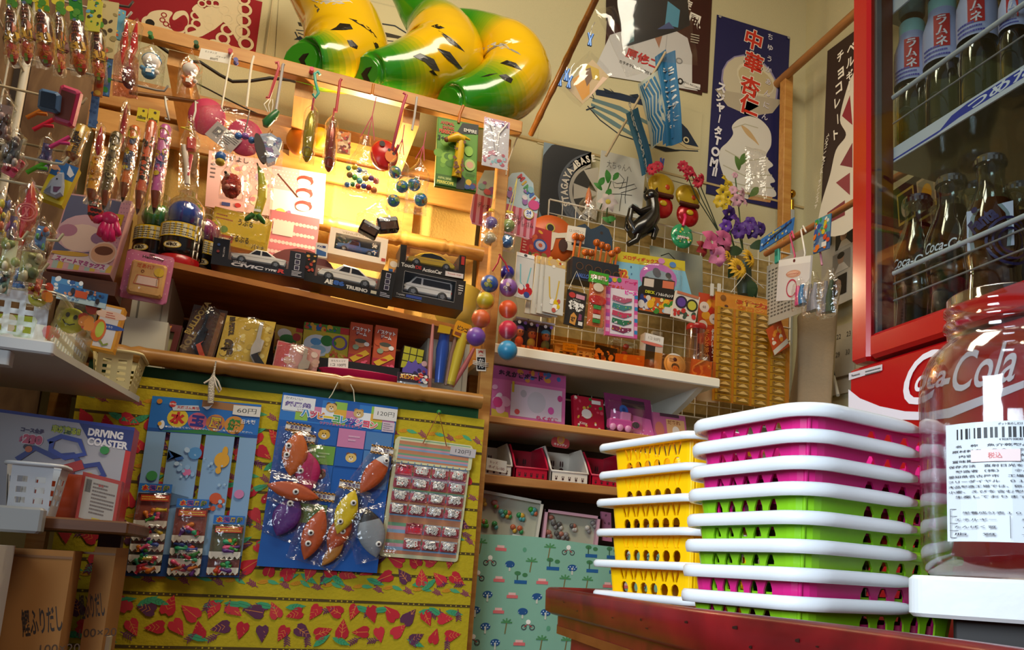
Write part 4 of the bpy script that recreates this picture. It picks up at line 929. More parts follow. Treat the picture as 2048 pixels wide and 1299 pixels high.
for x, yt, X_, lb in ((1824, 50, BXX, 'clear bottle at the left end of the upper fridge shelf, red label panel'), (1884, 2, BXX+.01, 'clear bottle second from the left on the upper fridge shelf'), (1952, -48, BXX+.01, 'clear bottle third along the upper fridge shelf, its cap cut by the frame'), (2024, -30, BXX-.03, 'clear bottle at the right end of the upper fridge shelf, nearest the door')):
 p, hh = col_at(x, yt, s1+.0005, X_); bottle(lb, 'ramune', p, hh, g1)
zb_ = zd+.0085
for x, yt, X_, k, lb in ((1835, 397, BXX, 'cola', 'dark cola bottle standing leftmost behind the fridge glass'), (1902, 358, BXX, 'cola', 'dark cola bottle second from the left behind the fridge glass'), (1980, 318, BXX-.01, 'orange', 'bottle of orange drink with a slanted white label behind the fridge glass'), (1890, 404, BXX+.12, 'cola', 'cola bottle in the back row between the two front cola bottles'), (1952, 372, BXX+.12, 'cola', 'cola bottle in the back row just left of the orange drink'), (2036, 372, BXX+.09, 'cola', 'cola bottle in the back row right of the orange drink')):
 p, hh = col_at(x, yt, zb_, X_); bottle(lb, k, p, hh, g2)
# == goods in the left bay
def bagged(name, lab, cat, tl, tr, bl, pl, fn, d=.04, gather=.25, seed=0, group=None, m=None, top=.12):
 X, w, h = frame(tl, tr, bl, pl); t = thing(name, lab, cat, X, group)
 if fn: fn(t, w, h)
 b = bagmesh(w, h, d, m or FILM, gather, seed, top).build('bag', t); return t
def S(name, mb, t, lab=None):
 o = mb.build(name, t)
 if lab: o['label'] = lab
 return o
def hook(lab, pts, pl, r, col, name='hanging_hook', cat='hook', group=None):
 P_ = [on(pl, x, y) for x, y in pts]; return tag(MB().tube(P_, r, M(col, .35), 7).build(name), lab, cat, group)
YR = Yp(1.968)                                       # things hanging in front of the top rail
# price card on the rail
card('price_card', 'white handwritten price card reading 850 yen on the top rail', 'price card', (402,96), (464,108), (397,116), Yp(1.979), '#dcd8cc', [('t', 'ミニオンズ', .34, .78, .18, '#222', {'b': 0}), ('t', 'バナーナ', .68, .50, .18, '#222', {'b': 0}), ('t', '850円', .48, .2, .22, '#222', {'b': 0})])
# hooks hanging down from the rail
for lab, pts, col, r in (('long white hook stick left of the tied string on the rail', [(462,112),(465,106),(460,118),(443,215),(447,222),(452,218)], '#e4dcc8', .0022),
 ('white strings tied round the rail with a bow', [(508,112),(504,124),(500,150),(493,214)], '#e8e0cc', .0028),
 ('pink plastic hook on the rail above the green key charm', [(551,126),(556,124),(558,134),(538,196),(532,194)], '#c8545c', .0034),
 ('grey plastic hook stick above the dark pouch', [(568,128),(566,130),(549,236),(552,240)], '#a8a4a4', .0036),
 ('turquoise S hook on the rail above the golden corn bag', [(640,150),(636,143),(629,147),(631,165),(637,186),(630,196),(626,188)], '#4fae9c', .0036),
 ('red plastic hook stick above the brown sausage bag', [(683,158),(680,162),(672,224)], '#b83a44', .0034),
 ('orange peg clipped on the rail above the bag of bouncy balls', [(747,168),(744,190)], '#c87a28', .0034),
 ('long pink hook stick hanging in front of the red drum', [(806,186),(813,190),(806,210),(784,300),(790,306),(797,290)], '#c24e62', .0038),
 ('silver hook stick above the globe balls', [(834,194),(829,232),(824,260)], '#b9b4b0', .003),
 ('orange peg holding the green giraffe pack on the rail', [(927,211),(920,228),(917,246)], '#b8682a', .004),
 ('white S hook on the dowel left of the tied candy bag', [(335,200),(330,193),(332,210),(338,240),(330,236)], '#e6e0d4', .0026),
 ('white hook on the dowel holding the tied candy bag', [(396,206),(391,202),(391,222),(386,240)], '#e6e0d4', .0024)):
 hook(lab, pts, YR, r, col)
for x, y, c, nm in ((302,74,'#2d7a3c','green'), (393,92,'#1f5a34','dark green'), (461,108,'#b8304a','crimson'), (472,126,'#5a5fa8','blue'), (623,144,'#d8486a','pink')):
 p = onY(x, y, 1.983); m_ = MB(); m_.sph((0,0,0), (.006,.004,.006), c, 10, 6); m_.tube([(0,-.003,0),(0,-.016,0)], [.004,.0055], c, 8); tag(m_.build('push_pin', None, Matrix.Translation(p)), nm+' push pin stuck in the pine top rail', 'pin', 'push pins on the top rail')
# cables
tag(MB().tube([onY(x, y, 2.2) for x, y in ((300,78),(330,100),(360,122),(400,124),(440,150),(465,163),(500,162),(540,156),(580,160),(640,178))], .0042, '#1a1410', 6).build('cable'), 'black cable sagging under the top rail', 'cable')
tag(MB().tube([onY(x, y, 2.25) for x, y in ((390,165),(420,180),(450,196),(490,216),(520,230))], .002, '#1a1410', 6).build('cable'), 'thin black cable running down to the right over the planks', 'cable')
tag(MB().tube([onY(258,184,2.06), onY(400,205,2.08), onY(548,238,2.1)], .0055, wood('#8a5a26', '#75491c', (4,30,30)), 8).build('dowel'), 'thin brown dowel below the cables with small hooks on it', 'dowel')
# two soft toys in bags on pins
def softtoy(c1, c2):
 def fn(t, w, h):
  m_ = MB(); m_.sph((w*.5, h*.62, 0), (w*.34, w*.32, w*.26), '#e6e0dc', 16, 10); S('head', m_, t)
  m_ = MB(); m_.grid(lambda u, v: (w*.5+w*.37*math.cos(u*6.283)*math.cos(v*1.4), h*.64+w*.36*math.sin(v*1.4)*.9+0*u, w*.28*math.sin(u*6.283)*math.cos(v*1.4)-.003), 16, 6, M(c1, .6)); S('hood', m_, t)
  m_ = MB(); m_.sph((w*.46, h*.34, 0), (w*.28, w*.26, w*.2), c1, 14, 8); m_.sph((w*.22, h*.40, .006), (w*.1,)*3, c2, 10, 6); m_.sph((w*.74, h*.36, .006), (w*.1,)*3, '#e6e0dc', 10, 6); S('body', m_, t)
  m_ = MB(); m_.box(w*.36, h*.3, w*.2, w*.56, h*.38, w*.21, '#eceae2'); S('price_tag', m_, t)
 return fn
bagged('soft_toy', 'small blue and white soft toy in a clear bag under the rail', 'toy', (278,84), (334,96), (270,170), YR, softtoy('#2f77a8', '#3d86b8'), .05, .2, 1)
bagged('soft_toy', 'small orange and white soft toy in a clear bag under the price card', 'toy', (360,98), (408,108), (350,192), YR, softtoy('#c9652c', '#d87a3c'), .045, .25, 2)
# long tied bag with red and white candy toys
def candyfn(t, w, h):
 m_ = MB(); m_.box(w*.35, h*.56, -.004, w*.8, h*.72, .01, '#b8302a', b=.002); S('toy', m_, t); m_ = MB(); m_.tube([(w*.2, h*.62, 0), (w*.4, h*.35, .004), (w*.45, h*.12, 0)], .006, '#d8cfc4', 8); S('toy', m_, t)
 m_ = MB(); m_.tube([(w*.6, h*.5, .004), (w*.45, h*.22, .004)], .004, '#b82c38', 8); S('toy', m_, t); m_ = MB(); m_.tube([(w*.3+.012*math.cos(a), h*.8+.003*a, .006*math.sin(a)) for a in [i*.7 for i in range(12)]], .0016, '#d8c23a', 5); S('tie', m_, t, 'yellow twist tie')
bagged('candy_bag', 'long clear bag tied with yellow twist, holding red and white toys', 'bag', (362,232), (402,238), (352,384), YR, candyfn, .04, .30, 3, None, None, .35)
# pink round paddles in a bag with a barcode card
def paddles(t, w, h):
 for cx, cy, r in ((.17, .66, .30), (.80, .40, .30)):
  m_ = MB(); m_.lathe([(0, -.004), (r*w*.95, -.004), (r*w, 0), (r*w*.95, .004), (0, .004)], M('#c23a5e', .5), 26, T3(w*cx, h*cy, 0) @ R3('X', 0), sy=1.15); S('paddle', m_, t)
 m_ = MB(); X = T3(w*.17, h*.28, .008) @ R3('Z', -32); m_.box(0, 0, 0, w*.5, h*.36, .0012, '#a8a2a0', X); art(m_, [('bar', .12, .3, .38, .8, '#2a2626'), ('s', .45, .25, .95, .85, 5, '#4a4646')], w*.5, h*.36, .0012, X); S('barcode_card', m_, t, 'grey card with a barcode')
bagged('paddle_set', 'pair of pink round paddles in a clear bag with a grey barcode card', 'toy', (396,196), (520,222), (390,296), Yp(2.03), paddles, .04, .15, 4)
# blue ball in a bag, bead charm, key charm
def ball1(t, w, h):
 m_ = MB(); m_.sph((w*.5, h*.30, 0), w*.36, M('#1f5fa8', .3), 18, 12); S('ball', m_, t); m_ = MB(); m_.sph((w*.5, h*.14, .003), (w*.3, w*.25, w*.3), M('#b8a028', .4), 14, 8); S('ball', m_, t)
bagged('ball_bag', 'small blue ball in a crumpled bag above the fluffy red toy', 'bag', (428,264), (462,270), (424,332), YR, ball1, .035, .45, 5)
def beads(t, w, h):
 for i, c in enumerate(('#3f6fb8', '#8a5aa8', '#4a78b8')): S('bead', MB().sph((w*(.18+.32*i), h*(.12-.04*i+.06*(i == 1)), .0), .0085, M(c, .2, 0, .5), 12, 8), t)
 S('chain', MB().tube([(w*.7, h, 0), (w*.6, h*.6, .002), (w*.45, h*.2, 0)], .0016, CHROME, 5), t)
X, w, h = frame((470,216), (512,222), (466,278), YR); t = thing('bead_charm', 'charm with three blue and purple beads on a chain beside the pink paddle', 'charm', X); beads(t, w, h)
X, w, h = frame((520,196), (556,200), (514,254), YR); t = thing('key_charm', 'green key charm with white cords under the pink hook', 'charm', X)
S('charm', MB().tube([(w*.25, h*.05, 0), (w*.3, h*.18, 0), (w*.8, h*.5, 0), (w*.95, h*.62, 0)], [.006, .011, .009, .006], M('#2a6a3a', .3), 10), t)
for k in range(3): S('cord', MB().tube([(w*(.5+.1*k), h, 0), (w*(.2+.25*k), h*.78, .004), (w*(.4+.1*k), h*.55, 0)], .0012, '#e8e2d4', 5), t)
# dark pouch with a silver print bag
def pouch(t, w, h):
 S('sole', MB().prism(ellp(0, 0, w*.17, h*.43, .28, 20), -.004, .004, M('#2a1612', .5), T3(w*.22, h*.45, .012)), t); m_ = MB(); pg = [(w*.18, h*.9), (w*.55, h*.98), (w*.95, h*.8), (w*.75, h*.2), (w*.5, h*.08), (w*.35, h*.3)]
 m_.prism(pg, -.012, .008, M('#9aa3b8', .3)); art(m_, [('b', .35, .3, .85, .85, 30, ['#c9cdd6', '#5a6fa0', '#dfe2e6', '#8a6a98'], .07)], w, h, .008); S('pouch', m_, t)
 for k in range(2): S('loop', MB().tube([(w*.45+.006*k, h*1.0, 0), (w*.52+.006*k, h*1.12, .004), (w*.58, h*1.0, 0)], .0016, '#b8742a', 5), t)
bagged('toy_pouch', 'toy shoe pouch with a dark sole and silver print in a bag', 'toy', (510,262), (568,272), (500,330), YR, pouch, .035, .2, 6)
# orange balloons at the back, golden corn and sausage bags
for cx, cy, r, c, lab in ((600,282,.035,'#d88a1c','orange paper balloon behind the dark toy pouch'), (640,276,.026,'#d8b41c','yellow paper balloon behind the golden corn bag')):
 p = onY(cx, cy, 2.2); tag(MB().sph((0,0,0), (r, r*.8, r*1.15), M(c, .5), 18, 12).build('paper_balloon', None, Matrix.Translation(p)), lab, 'balloon')
def corn(c, c2):
 def fn(t, w, h):
  m_ = MB(); m_.tube([(w*.5, h*q, 0) for q in (.04, .10, .22, .45, .7, .82, .88)], [w*a for a in (.1, .27, .36, .40, .36, .22, .08)], M(c, .18, .3), 16); S('snack', m_, t); S('tie', MB().tube([(w*.5, h*.9, 0), (w*.55, h*1.1, .003)], .0022, c2, 6), t)
  m_ = MB(); X = T3(w*.5, h*.16, w*.38); art(m_, [('o', 0, 0, .22, .03, '#3a2a10')], .03, .06, 0, X); S('mark', m_, t)
 return fn
bagged('snack_stick', 'golden green corn shaped snack in a tight clear bag', 'snack', (610,205), (640,212), (604,326), YR, corn('#9a8a1e', '#a8204a'), .05, .12, 7)
bagged('snack_stick', 'reddish brown sausage shaped snack in a tight clear bag', 'snack', (652,226), (680,232), (648,346), YR, corn('#8a3a28', '#b83a44'), .05, .14, 8)
# orange-red foil pack
card('foil_pack', 'small red and orange foil pack left of the bag of bouncy balls', 'pack', (676,262), (702,266), (674,304), Yp(1.99), '#c9a06a', [('b', .05, .05, .95, .95, 40, ['#b8321c', '#d8761c', '#e8c89a', '#7a2a14'], .10)], .006)
# bag of bouncy balls
def bouncy(t, w, h):
 r_ = random.Random(3)
 for i, c in enumerate(['#2f6fa8', '#3a8a3a', '#c2401c', '#2a3f9a', '#b8302a', '#d8761c', '#8a6a2a', '#5ab82a', '#3fa8b8', '#c9a81c', '#6a2a8a', '#c9302a', '#2a9a7a', '#d8c01c', '#3a5fb8', '#d8d2c8']):
  a = i % 6; b = i//6; S('ball', MB().sph((w*(.12+.15*a+.04*(b % 2)), h*(.14+.14*b+.05*r_.random()), .012*r_.uniform(-1, 1)), w*.085*r_.uniform(.85, 1.15), M(c, .2, 0, .4), 14, 9), t)
 for k in range(3): S('cord', MB().tube([(w*(.35+.2*k), h, 0), (w*.62, h*1.4, .003), (w*.68, h*1.75, 0)], .0012, '#c2506a', 5), t)
bagged('ball_bag', 'clear bag of many coloured bouncy balls on pink cords', 'bag', (696,268), (766,284), (676,384), YR, bouncy, .05, .5, 9, None, None, .3)
# red round drum
X, w, h = frame((744,268), (794,276), (738,344), Yp(2.06)); t = thing('toy_drum', 'round red toy drum with a black spot behind the bags of balls', 'toy', X)
S('shell', MB().lathe([(0, -.012), (w*.5, -.012), (w*.55, -.006), (w*.55, .004), (w*.46, .012), (0, .014)], M('#b81f1c', .25), 30, T3(w*.5, h*.5, 0), sy=1.15), t); m_ = MB(); art(m_, [('e', .38, .72, .07, .07, '#1a1210'), ('e', .72, .42, .14, .16, '#d87a28'), ('e', .66, .58, .04, .04, '#1a1210'), ('e', .84, .5, .04, .04, '#1a1210')], w, h, .016); S('print', m_, t)
# bags of globe balls
def globes(sd, n):
 def fn(t, w, h):
  r_ = random.Random(sd)
  for i in range(n):
   c = (w*(.34 if i % 2 == 0 else .68), h*(.66-.24*i if n > 2 else .52-.26*i), .006*(i % 2)); R_ = w*.30; m_ = MB(); m_.sph(c, R_, M('#2a6a9c', .25, 0, .4), 20, 14)
   for q in range(9):
    a, b = r_.uniform(-1.2, 1.2), r_.uniform(-1.0, 1.0); art(m_, [('b', -.5, -.5, .5, .5, 3, [r_.choice(['#3f8a4a', '#7aa03a', '#a8483a', '#c9a83a', '#4a9a6a'])], .8)], R_*.4, R_*.4, 0, warp=lambda x, y, z, a=a, b=b, c=c, R_=R_: (c[0]+(R_*1.01+z)*math.sin(a+x/R_)*math.cos(b+y/R_), c[1]+(R_*1.01+z)*math.sin(b+y/R_), c[2]+(R_*1.01+z)*math.cos(a+x/R_)*math.cos(b+y/R_)), seed=q+sd*10)
   S('globe_ball', m_, t)
  for k in range(3): S('cord', MB().tube([(w*(.3+.2*k), h*.98, 0), (w*.6, h*1.25, .003), (w*.66, h*1.5, 0)], .0012, '#c2506a', 5), t)
 return fn
bagged('globe_ball_bag', 'bag with three blue globe balls hanging left of the other globe bag', 'bag', (778,302), (820,310), (772,420), YR, globes(1, 3), .045, .2, 10)
bagged('globe_ball_bag', 'bag with two blue globe balls next to the yellow folds', 'bag', (818,312), (862,322), (816,426), Yp(1.985), globes(2, 2), .045, .25, 11)
# bag of two black camera boxes
def cams(t, w, h):
 for x, y, a, wd, hh in ((.04, .10, -22, .42, .30), (.50, .12, 14, .46, .34)):
  m_ = MB(); X = T3(w*x, h*y, 0) @ R3('Z', a); m_.box(0, 0, -.01, w*wd, h*hh, .016, M('#1d1411', .2), X, .003); m_.box(w*wd*.12, h*hh*.1, .0162, w*wd*.9, h*hh*.62, .0175, M('#4a2f1c', .3), X); m_.box(w*wd*.1, h*hh*.68, .0162, w*wd*.95, h*hh*.94, .0172, M('#d8d2c8', .15, .6), X); S('black_case', m_, t)
bagged('case_bag', 'clear bag with two small black cases hanging over the truck box', 'bag', (716,388), (806,404), (706,468), Yp(1.975), cams, .05, .5, 12)
# giraffe pack
X, w, h = frame((876,233), (957,250), (868,370), YR); t = thing('toy_pack', 'green safari toy pack with a yellow giraffe neck on the rail', 'pack', X)
m_ = MB(); m_.box(0, 0, -.012, w, h, 0, M('#4a7a1c', .3)); art(m_, [('r', .02, .02, .98, .98, '#5a8f22'), ('b', .05, .3, .4, .7, 14, ['#6fa02a', '#8ab83a', '#4a7a1c'], .06), ('p', [(.45, .80), (1, .86), (1, 1), (.6, .98)], '#161a12'), ('t', 'ANIMAL', .24, .93, .05, '#b83a1c', {'b': .04, 'w': .34}), ('t', 'SAFARI', .26, .865, .05, '#b83a1c', {'b': .04, 'w': .28}), ('t', 'PERISCOPE', .28, .80, .06, '#c84a1c', {'b': .05, 'w': .48}), ('t', '3+', .10, .70, .07, '#1a1a14', {'b': .02}), ('t', 'EMPIRE', .80, .88, .05, '#e4e0d4', {'b': .02, 'w': .32}),
 ('e', .78, .58, .06, .075, '#8ab83a'), ('e', .82, .38, .075, .085, '#a8c06a'), ('e', .82, .38, .05, .05, '#c99a7a'), ('r', 0, .02, 1, .17, '#3f6a18'), ('t', 'ANIMAL SAFARI', .22, .12, .035, '#d8e08a', {'w': .32}), ('t', 'PERISCOPE', .24, .06, .045, '#e0d85a', {'b': .04, 'w': .40}), ('p', [(.5, .0), (.52, .16), (.62, .22), (.72, .16), (.70, 0)], '#14140f'), ('b', .75, .02, .95, .14, 10, ['#c9a01c', '#7a2a1c', '#2a3f7a'], .04), ('s', .72, .2, .96, .28, 4, '#2f4a14')], w, h); S('card', m_, t)
m_ = MB(); m_.tube([(w*.5, h*.16, .004), (w*.52, h*.35, .01), (w*.54, h*.55, .012), (w*.55, h*.68, .012)], [w*.12, w*.115, w*.11, w*.10], M('#d8ac18', .35), 12); m_.tube([(w*.62, h*.70, .012), (w*.45, h*.71, .016), (w*.30, h*.67, .016), (w*.20, h*.64, .014)], [w*.10, w*.12, w*.08, w*.05], M('#d8ac18', .35), 12); m_.tube([(w*.62, h*.74, .012), (w*.78, h*.72, .012)], [w*.05, w*.02], M('#d8ac18', .35), 8)
art(m_, [('b', .40, .18, .64, .68, 26, ['#6a3a10'], .022), ('b', .42, .70, .6, .75, 5, ['#6a3a10'], .014), ('e', .46, .735, .03, .016, '#2a1a0a')], w, h, w*.135+.006); m_.sph((w*.20, h*.645, .016), (w*.06, w*.07, w*.05), '#7a3f1c', 10, 6); S('giraffe_periscope', m_, t, 'yellow giraffe neck with brown spots')
# silver necklace pack beside it
def necklace(t, w, h, c=('#c98a9a', '#8ab8c0', '#b85a6a')):
 m_ = MB(); m_.box(0, 0, -.002, w, h, 0, M('#c9c6cc', .35)); art(m_, [('r', 0, .86, 1, 1, '#c9a0b8'), ('b', .1, .05, .9, .32, 22, list(c), .04), ('b', .3, .86, .9, 1, 8, ['#5a4a8a', '#d87a9a'], .03)], w, h); S('card', m_, t)
 S('cord', MB().tube([(w*.15, h*.98, .003), (w*.38, h*.7, .003), (w*.52, h*.25, .004), (w*.58, h*.7, .004), (w*.9, h*.96, .003)], .0022, '#eceae6', 6), t)
bagged('necklace_pack', 'silver pack with a white cord necklace at the rail end', 'pack', (969,233), (1020,245), (966,330), YR, necklace, .012, 0, 13)
# --- standing on the brown shelf
def Ysh(x): return 2.02+(x-345)*.00022
# pink print cards behind
def cakes(n, seed):
 it = []
 for k in range(n): it += [('e', .62, .80-.25*k, .15, .10, '#a83a34'), ('e', .60, .76-.25*k, .12, .07, '#f1e2cf'), ('e', .72, .86-.25*k, .035, .03, '#c2403c'), ('e', .66, .86-.25*k, .03, .025, '#c2403c')]
 return it
card('print_card', 'pale pink picture card behind the fluffy red toy', 'card', (418,300), (545,322), (410,412), Yp(2.30), '#e6b8b4', [('s', .04, .5, .12, .8, 4, '#5a4a4a'), ('b', .4, .2, .95, .8, 18, ['#d88a94', '#e8d0a8', '#b8a0c8', '#f0e0d8'], .08), ('t', 'ながよし', .42, .92, .10, '#2a2424', {'b': .02}), ('r', .25, .06, .38, .12, '#3a4a8a'), ('e', .5, .10, .05, .04, '#c2302c'), ('dots', .6, .6, .95, .95, 6, 4, .012, '#f4e6e0')], .003)
card('print_card', 'white and pink picture card with little red cakes', 'card', (545,330), (652,348), (538,432), Yp(2.30), '#f0e4d8', [('r', 0, .55, .5, 1, '#eaa8ac'), ('dots', .05, .6, .5, .95, 7, 5, .012, '#f6ead8'), ('l', [(.1, .85), (.3, .65), (.5, .45)], .03, '#4a2418')]+cakes(3, 1)+[('e', .2, .12, .08, .06, '#e8d060'), ('p', [(.3, .05), (.42, .05), (.38, .16), (.33, .16)], '#c86a9a')], .003)
shelfbox('picture_box', 'pink dotted picture box behind the white car box', 'box', 540, 640, (418, 438), 2.24, SZ+.001, .02, '#e0808a', [('dots', .05, .3, .95, .95, 12, 6, .02, '#f4dcd4'), ('e', .75, .35, .36, .30, '#6a2a24'), ('e', .66, .26, .12, .09, '#f0e4d8'), ('e', .84, .24, .12, .09, '#f0e4d8'), ('e', .85, .55, .08, .07, '#c2303a'), ('r', .1, .75, .5, .9, '#f0e4d8')])
# capsule jars
def capsule(lab, px, pybot, ytop, Y, cb, ct, yaw):
 p = onY(px, pybot, Y); p.z = SZ+.0005; r = .046; t = thing('capsule_jar', lab, 'toy jar', p, 'black capsule jars on the brown shelf'); z = 0
 m_ = MB().lathe([(0,0),(r*.92,0),(r*.95,.002),(r*.95,.024),(r*.9,.026)], M('#a8141c', .25), 26); S('base', m_, t)
 m_ = MB().lathe([(r*.9,.026),(r*1.0,.030),(r*1.02,.045),(r*1.0,.060),(r*1.02,.075),(r*1.0,.098),(r*.8,.104),(r*.55,.105)], M('#15100d', .2, 0, .4), 26); S('body', m_, t)
 ca = math.radians(-110+yaw); wf = lambda x, y, z_: ((r*1.035+z_)*math.cos(ca+x/r), (r*1.035+z_)*math.sin(ca+x/r), y)
 m_ = MB(); art(m_, [('r', 0, 0, 1, 1, '#d8b41c'), ('r', .22, .06, .95, .92, '#cfc8a8'), ('s', .25, .1, .92, .88, 5, '#5a564a')], .11, .034, 0, warp=lambda x, y, z_: wf(x-.055, y+.066, z_)); S('paper_label', m_, t, 'yellow paper label')
 m_ = MB(); art(m_, [('e', .5, .5, 1.1, .5, '#c9a83a'), ('e', .5, .5, .95, .38, '#e4d9b0'), ('t', 'MSTACK', .5, .5, .42, '#2a1c14', {'b': .05, 'w': .6})], .04, .018, 0, warp=lambda x, y, z_: wf(x-.018, y+.036, z_)); S('badge', m_, t)
 m_ = MB(); m_.sph((0, 0, .135), (r*.82, r*.82, r*.7), M(cb, .15, 0, .5), 22, 14); S('ball', m_, t)
 m_ = MB().lathe([(r*.95,.104),(r*.98,.13),(r*.9,.155),(r*.6,.172),(r*.42,.178),(r*.40,.19),(r*.2,.196),(0,.197)], film('#f0f4f4', .06, .45, .05, 0), 24); S('dome', m_, t, 'clear dome')
 m_ = MB();
 for k in range(5): q = [wf(.052+dx, .03+.02*k+dz, .003) for dx, dz in ((-.005, -.009), (.005, -.009), (.005, .009), (-.005, .009))]; m_.tube(q, .0016, M('#e4dfd2', .4), 5, closed=True)
 S('strap', m_, t, 'white plastic strap')
 return t
capsule('black capsule jar with a green top at the left of the three', 308, 505, 400, 2.115, '#2a8a2a', '#2a8a2a', -15)
capsule('black capsule jar with a big blue ball, front one of the three', 358, 520, 390, 2.06, '#1a4fb8', '#1a4fb8', 0)
capsule('black capsule jar with a pink top at the right of the three', 402, 515, 430, 2.15, '#a83a7a', '#c94a7a', 20)
# toy cars
def toycar(t, L, H, D, kind, col, X, lab=None):
 m_ = MB(); c = M(col, .2, 0, .6); g = M('#1d1a1c', .15)
 pf = {'coupe': [(0,.30),(.02,.20),(.98,.20),(1,.34),(.97,.52),(.84,.60),(.66,.96),(.40,1.0),(.27,.66),(.06,.54)],
          'hatch': [(0,.30),(.03,.22),(.97,.22),(1,.5),(.98,.62),(.80,.66),(.62,.96),(.42,.98),(.30,.64),(.03,.52)],
          'bug': [(0,.28),(.03,.2),(.97,.2),(1,.34),(.95,.5),(.80,.78),(.60,.96),(.45,1),(.28,.85),(.14,.6),(.02,.5)],
          'van': [(0,.22),(1,.22),(1,.92),(.95,1),(.22,1),(.10,.66),(.01,.55)],
          'truck': [(0,.3),(.97,.3),(1,.6),(.58,.6),(.56,.98),(.32,1),(.24,.66),(.02,.58)]}[kind]
 m_.prism([(a*L, b*H) for a, b in pf], -D/2, D/2, c, X, bev=.003);
 wn = {'coupe': [[(.34,.62),(.42,.90),(.52,.90),(.52,.62)],[(.55,.62),(.55,.90),(.66,.86),(.78,.62)]], 'hatch': [[(.34,.64),(.44,.9),(.51,.9),(.51,.64)],[(.54,.64),(.54,.9),(.62,.88),(.72,.66)]], 'bug': [[(.26,.62),(.34,.84),(.50,.92),(.68,.84),(.80,.62)]], 'van': [[(.14,.62),(.24,.92),(.34,.92),(.34,.62)],[(.38,.62),(.38,.92),(.94,.92),(.97,.62)]], 'truck': [[(.30,.64),(.36,.92),(.52,.92),(.54,.64)]]}[kind]
 art(m_, [('p', q, '#1d1a1c') for q in wn]+[('l', [(.04,.48),(.96,.5)], .012, '#8a8480'), ('r', .985, .42, 1.0, .52, '#a8201c'), ('r', .0, .40, .03, .48, '#e8e4d8')], L, H, D/2+.0002, X, rough=.15); S('car_body', m_, t, lab)
 for x in (.19, .80):
  w_ = MB(); w_.lathe([(0, -.005), (H*.20, -.005), (H*.23, -.003), (H*.23, .003), (H*.2, .005), (H*.12, .004)], M('#141212', .5), 18, X @ T3(L*x, H*.21, D/2)); w_.lathe([(0, .004), (H*.13, .0055)], M('#a8a6a4', .25, .9), 5, X @ T3(L*x, H*.21, D/2)); S('wheel', w_, t)
def carbox(lab, tl, tr, bl, Y, depth, col, win, kind, ccol, items, name='toy_car_box', cl=None):
 X, w, h = frame(tl, tr, bl, Yp(Y)); X = X.copy();
 t = thing(name, lab, 'toy box', X, 'boxed toy cars on the brown shelf'); x0, x1, y0, y1 = win; m_ = MB(); mc_ = M(col, .35)
 m_.box(0, 0, -depth, w, h*y0, 0, mc_); m_.box(0, h*y0, -depth, w*x0, h, 0, mc_); m_.box(w*x1, h*y0, -depth, w, h, 0, mc_); m_.box(w*x0, h*y1, -depth, w*x1, h, 0, mc_) if y1 < 1 else None; m_.box(w*x0, h*y0, -depth, w*x1, h*min(1, y1), -depth+.002, M('#8a6a64', .5))
 art(m_, items, w, h, .0002, seed=len(lab)); S('carton', m_, t)
 cw = w*(x1-x0)*.93; ch = cw*(.34 if kind != 'van' else .44); toycar(t, cw, ch, depth*.5, kind, ccol, T3(w*(x0+(x1-x0)*.035), h*y0+.001, -depth*.45), cl)
 f_ = MB(); f_.add([(w*x0, h*y0, .0006), (w*x1, h*y0, .0006), (w*x1, h*min(1, y1), .0006), (w*x0, h*min(1, y1), .0006)], [(0,1,2,3)], film('#ffffff', .04, .3, .04, .12, 30)); S('window', f_, t, 'clear plastic window'); return t
wsq = lambda x, y: [('r', x-.028, y-.09, x+.028, y+.09, '#c8c4cc'), ('r', x-.022, y-.07, x+.022, y+.07, '#2a1f3a')]
carbox('boxed white hatchback with silver lettering on a black box', (428,474), (613,506), (422,527), 2.045, .085, '#14121c', (.17, .82, .27, 1.02), 'hatch', '#e2dfd8', [('t', '1/24 SCALE', .30, .235, .055, '#d8d4d8', {'w': .14}), ('t', 'CIVIC', .38, .13, .13, '#dcd8dc', {'w': .34, 'b': .05, 'sh': .3}), ('t', 'TYPE', .63, .12, .08, '#dcd8dc', {'w': .13, 'b': .04, 'sh': .3}), ('t', 'R', .75, .14, .15, '#c2302c', {'b': .06, 'w': .08, 'sh': .3}), ('t', 'FRONT TAIL', .12, .5, .05, '#d8d4d8', {'rot': -90}), ('e', .06, .75, .05, .05, '#3a5a9a'), ('e', .06, .5, .05, .05, '#8a2a2a')]+wsq(.91, .82)+wsq(.91, .58)+wsq(.91, .36)+[('s', .86, .03, .97, .24, 4, '#c8c4cc')])
carbox('boxed white and black two-door car with blue and white lettering', (612,503), (792,545), (607,560), 2.085, .08, '#17120f', (.13, .84, .25, 1.02), 'coupe', '#e6e2d8', [('t', 'AE', .29, .15, .17, '#dcd8cc', {'w': .09, 'b': .06}), ('t', '86', .40, .17, .17, '#2a5aa8', {'w': .12, 'b': .07}), ('t', 'TRUENO', .60, .11, .13, '#dcd8cc', {'w': .24, 'b': .06}), ('b', .02, .35, .11, .95, 9, ['#b83a1c', '#8a2014', '#d8a04a'], .06), ('r', .755, .06, .82, .17, '#d8cfae'), ('s', .86, .03, .97, .2, 3, '#c8c4cc')]+wsq(.92, .82)+wsq(.92, .60)+wsq(.92, .38))
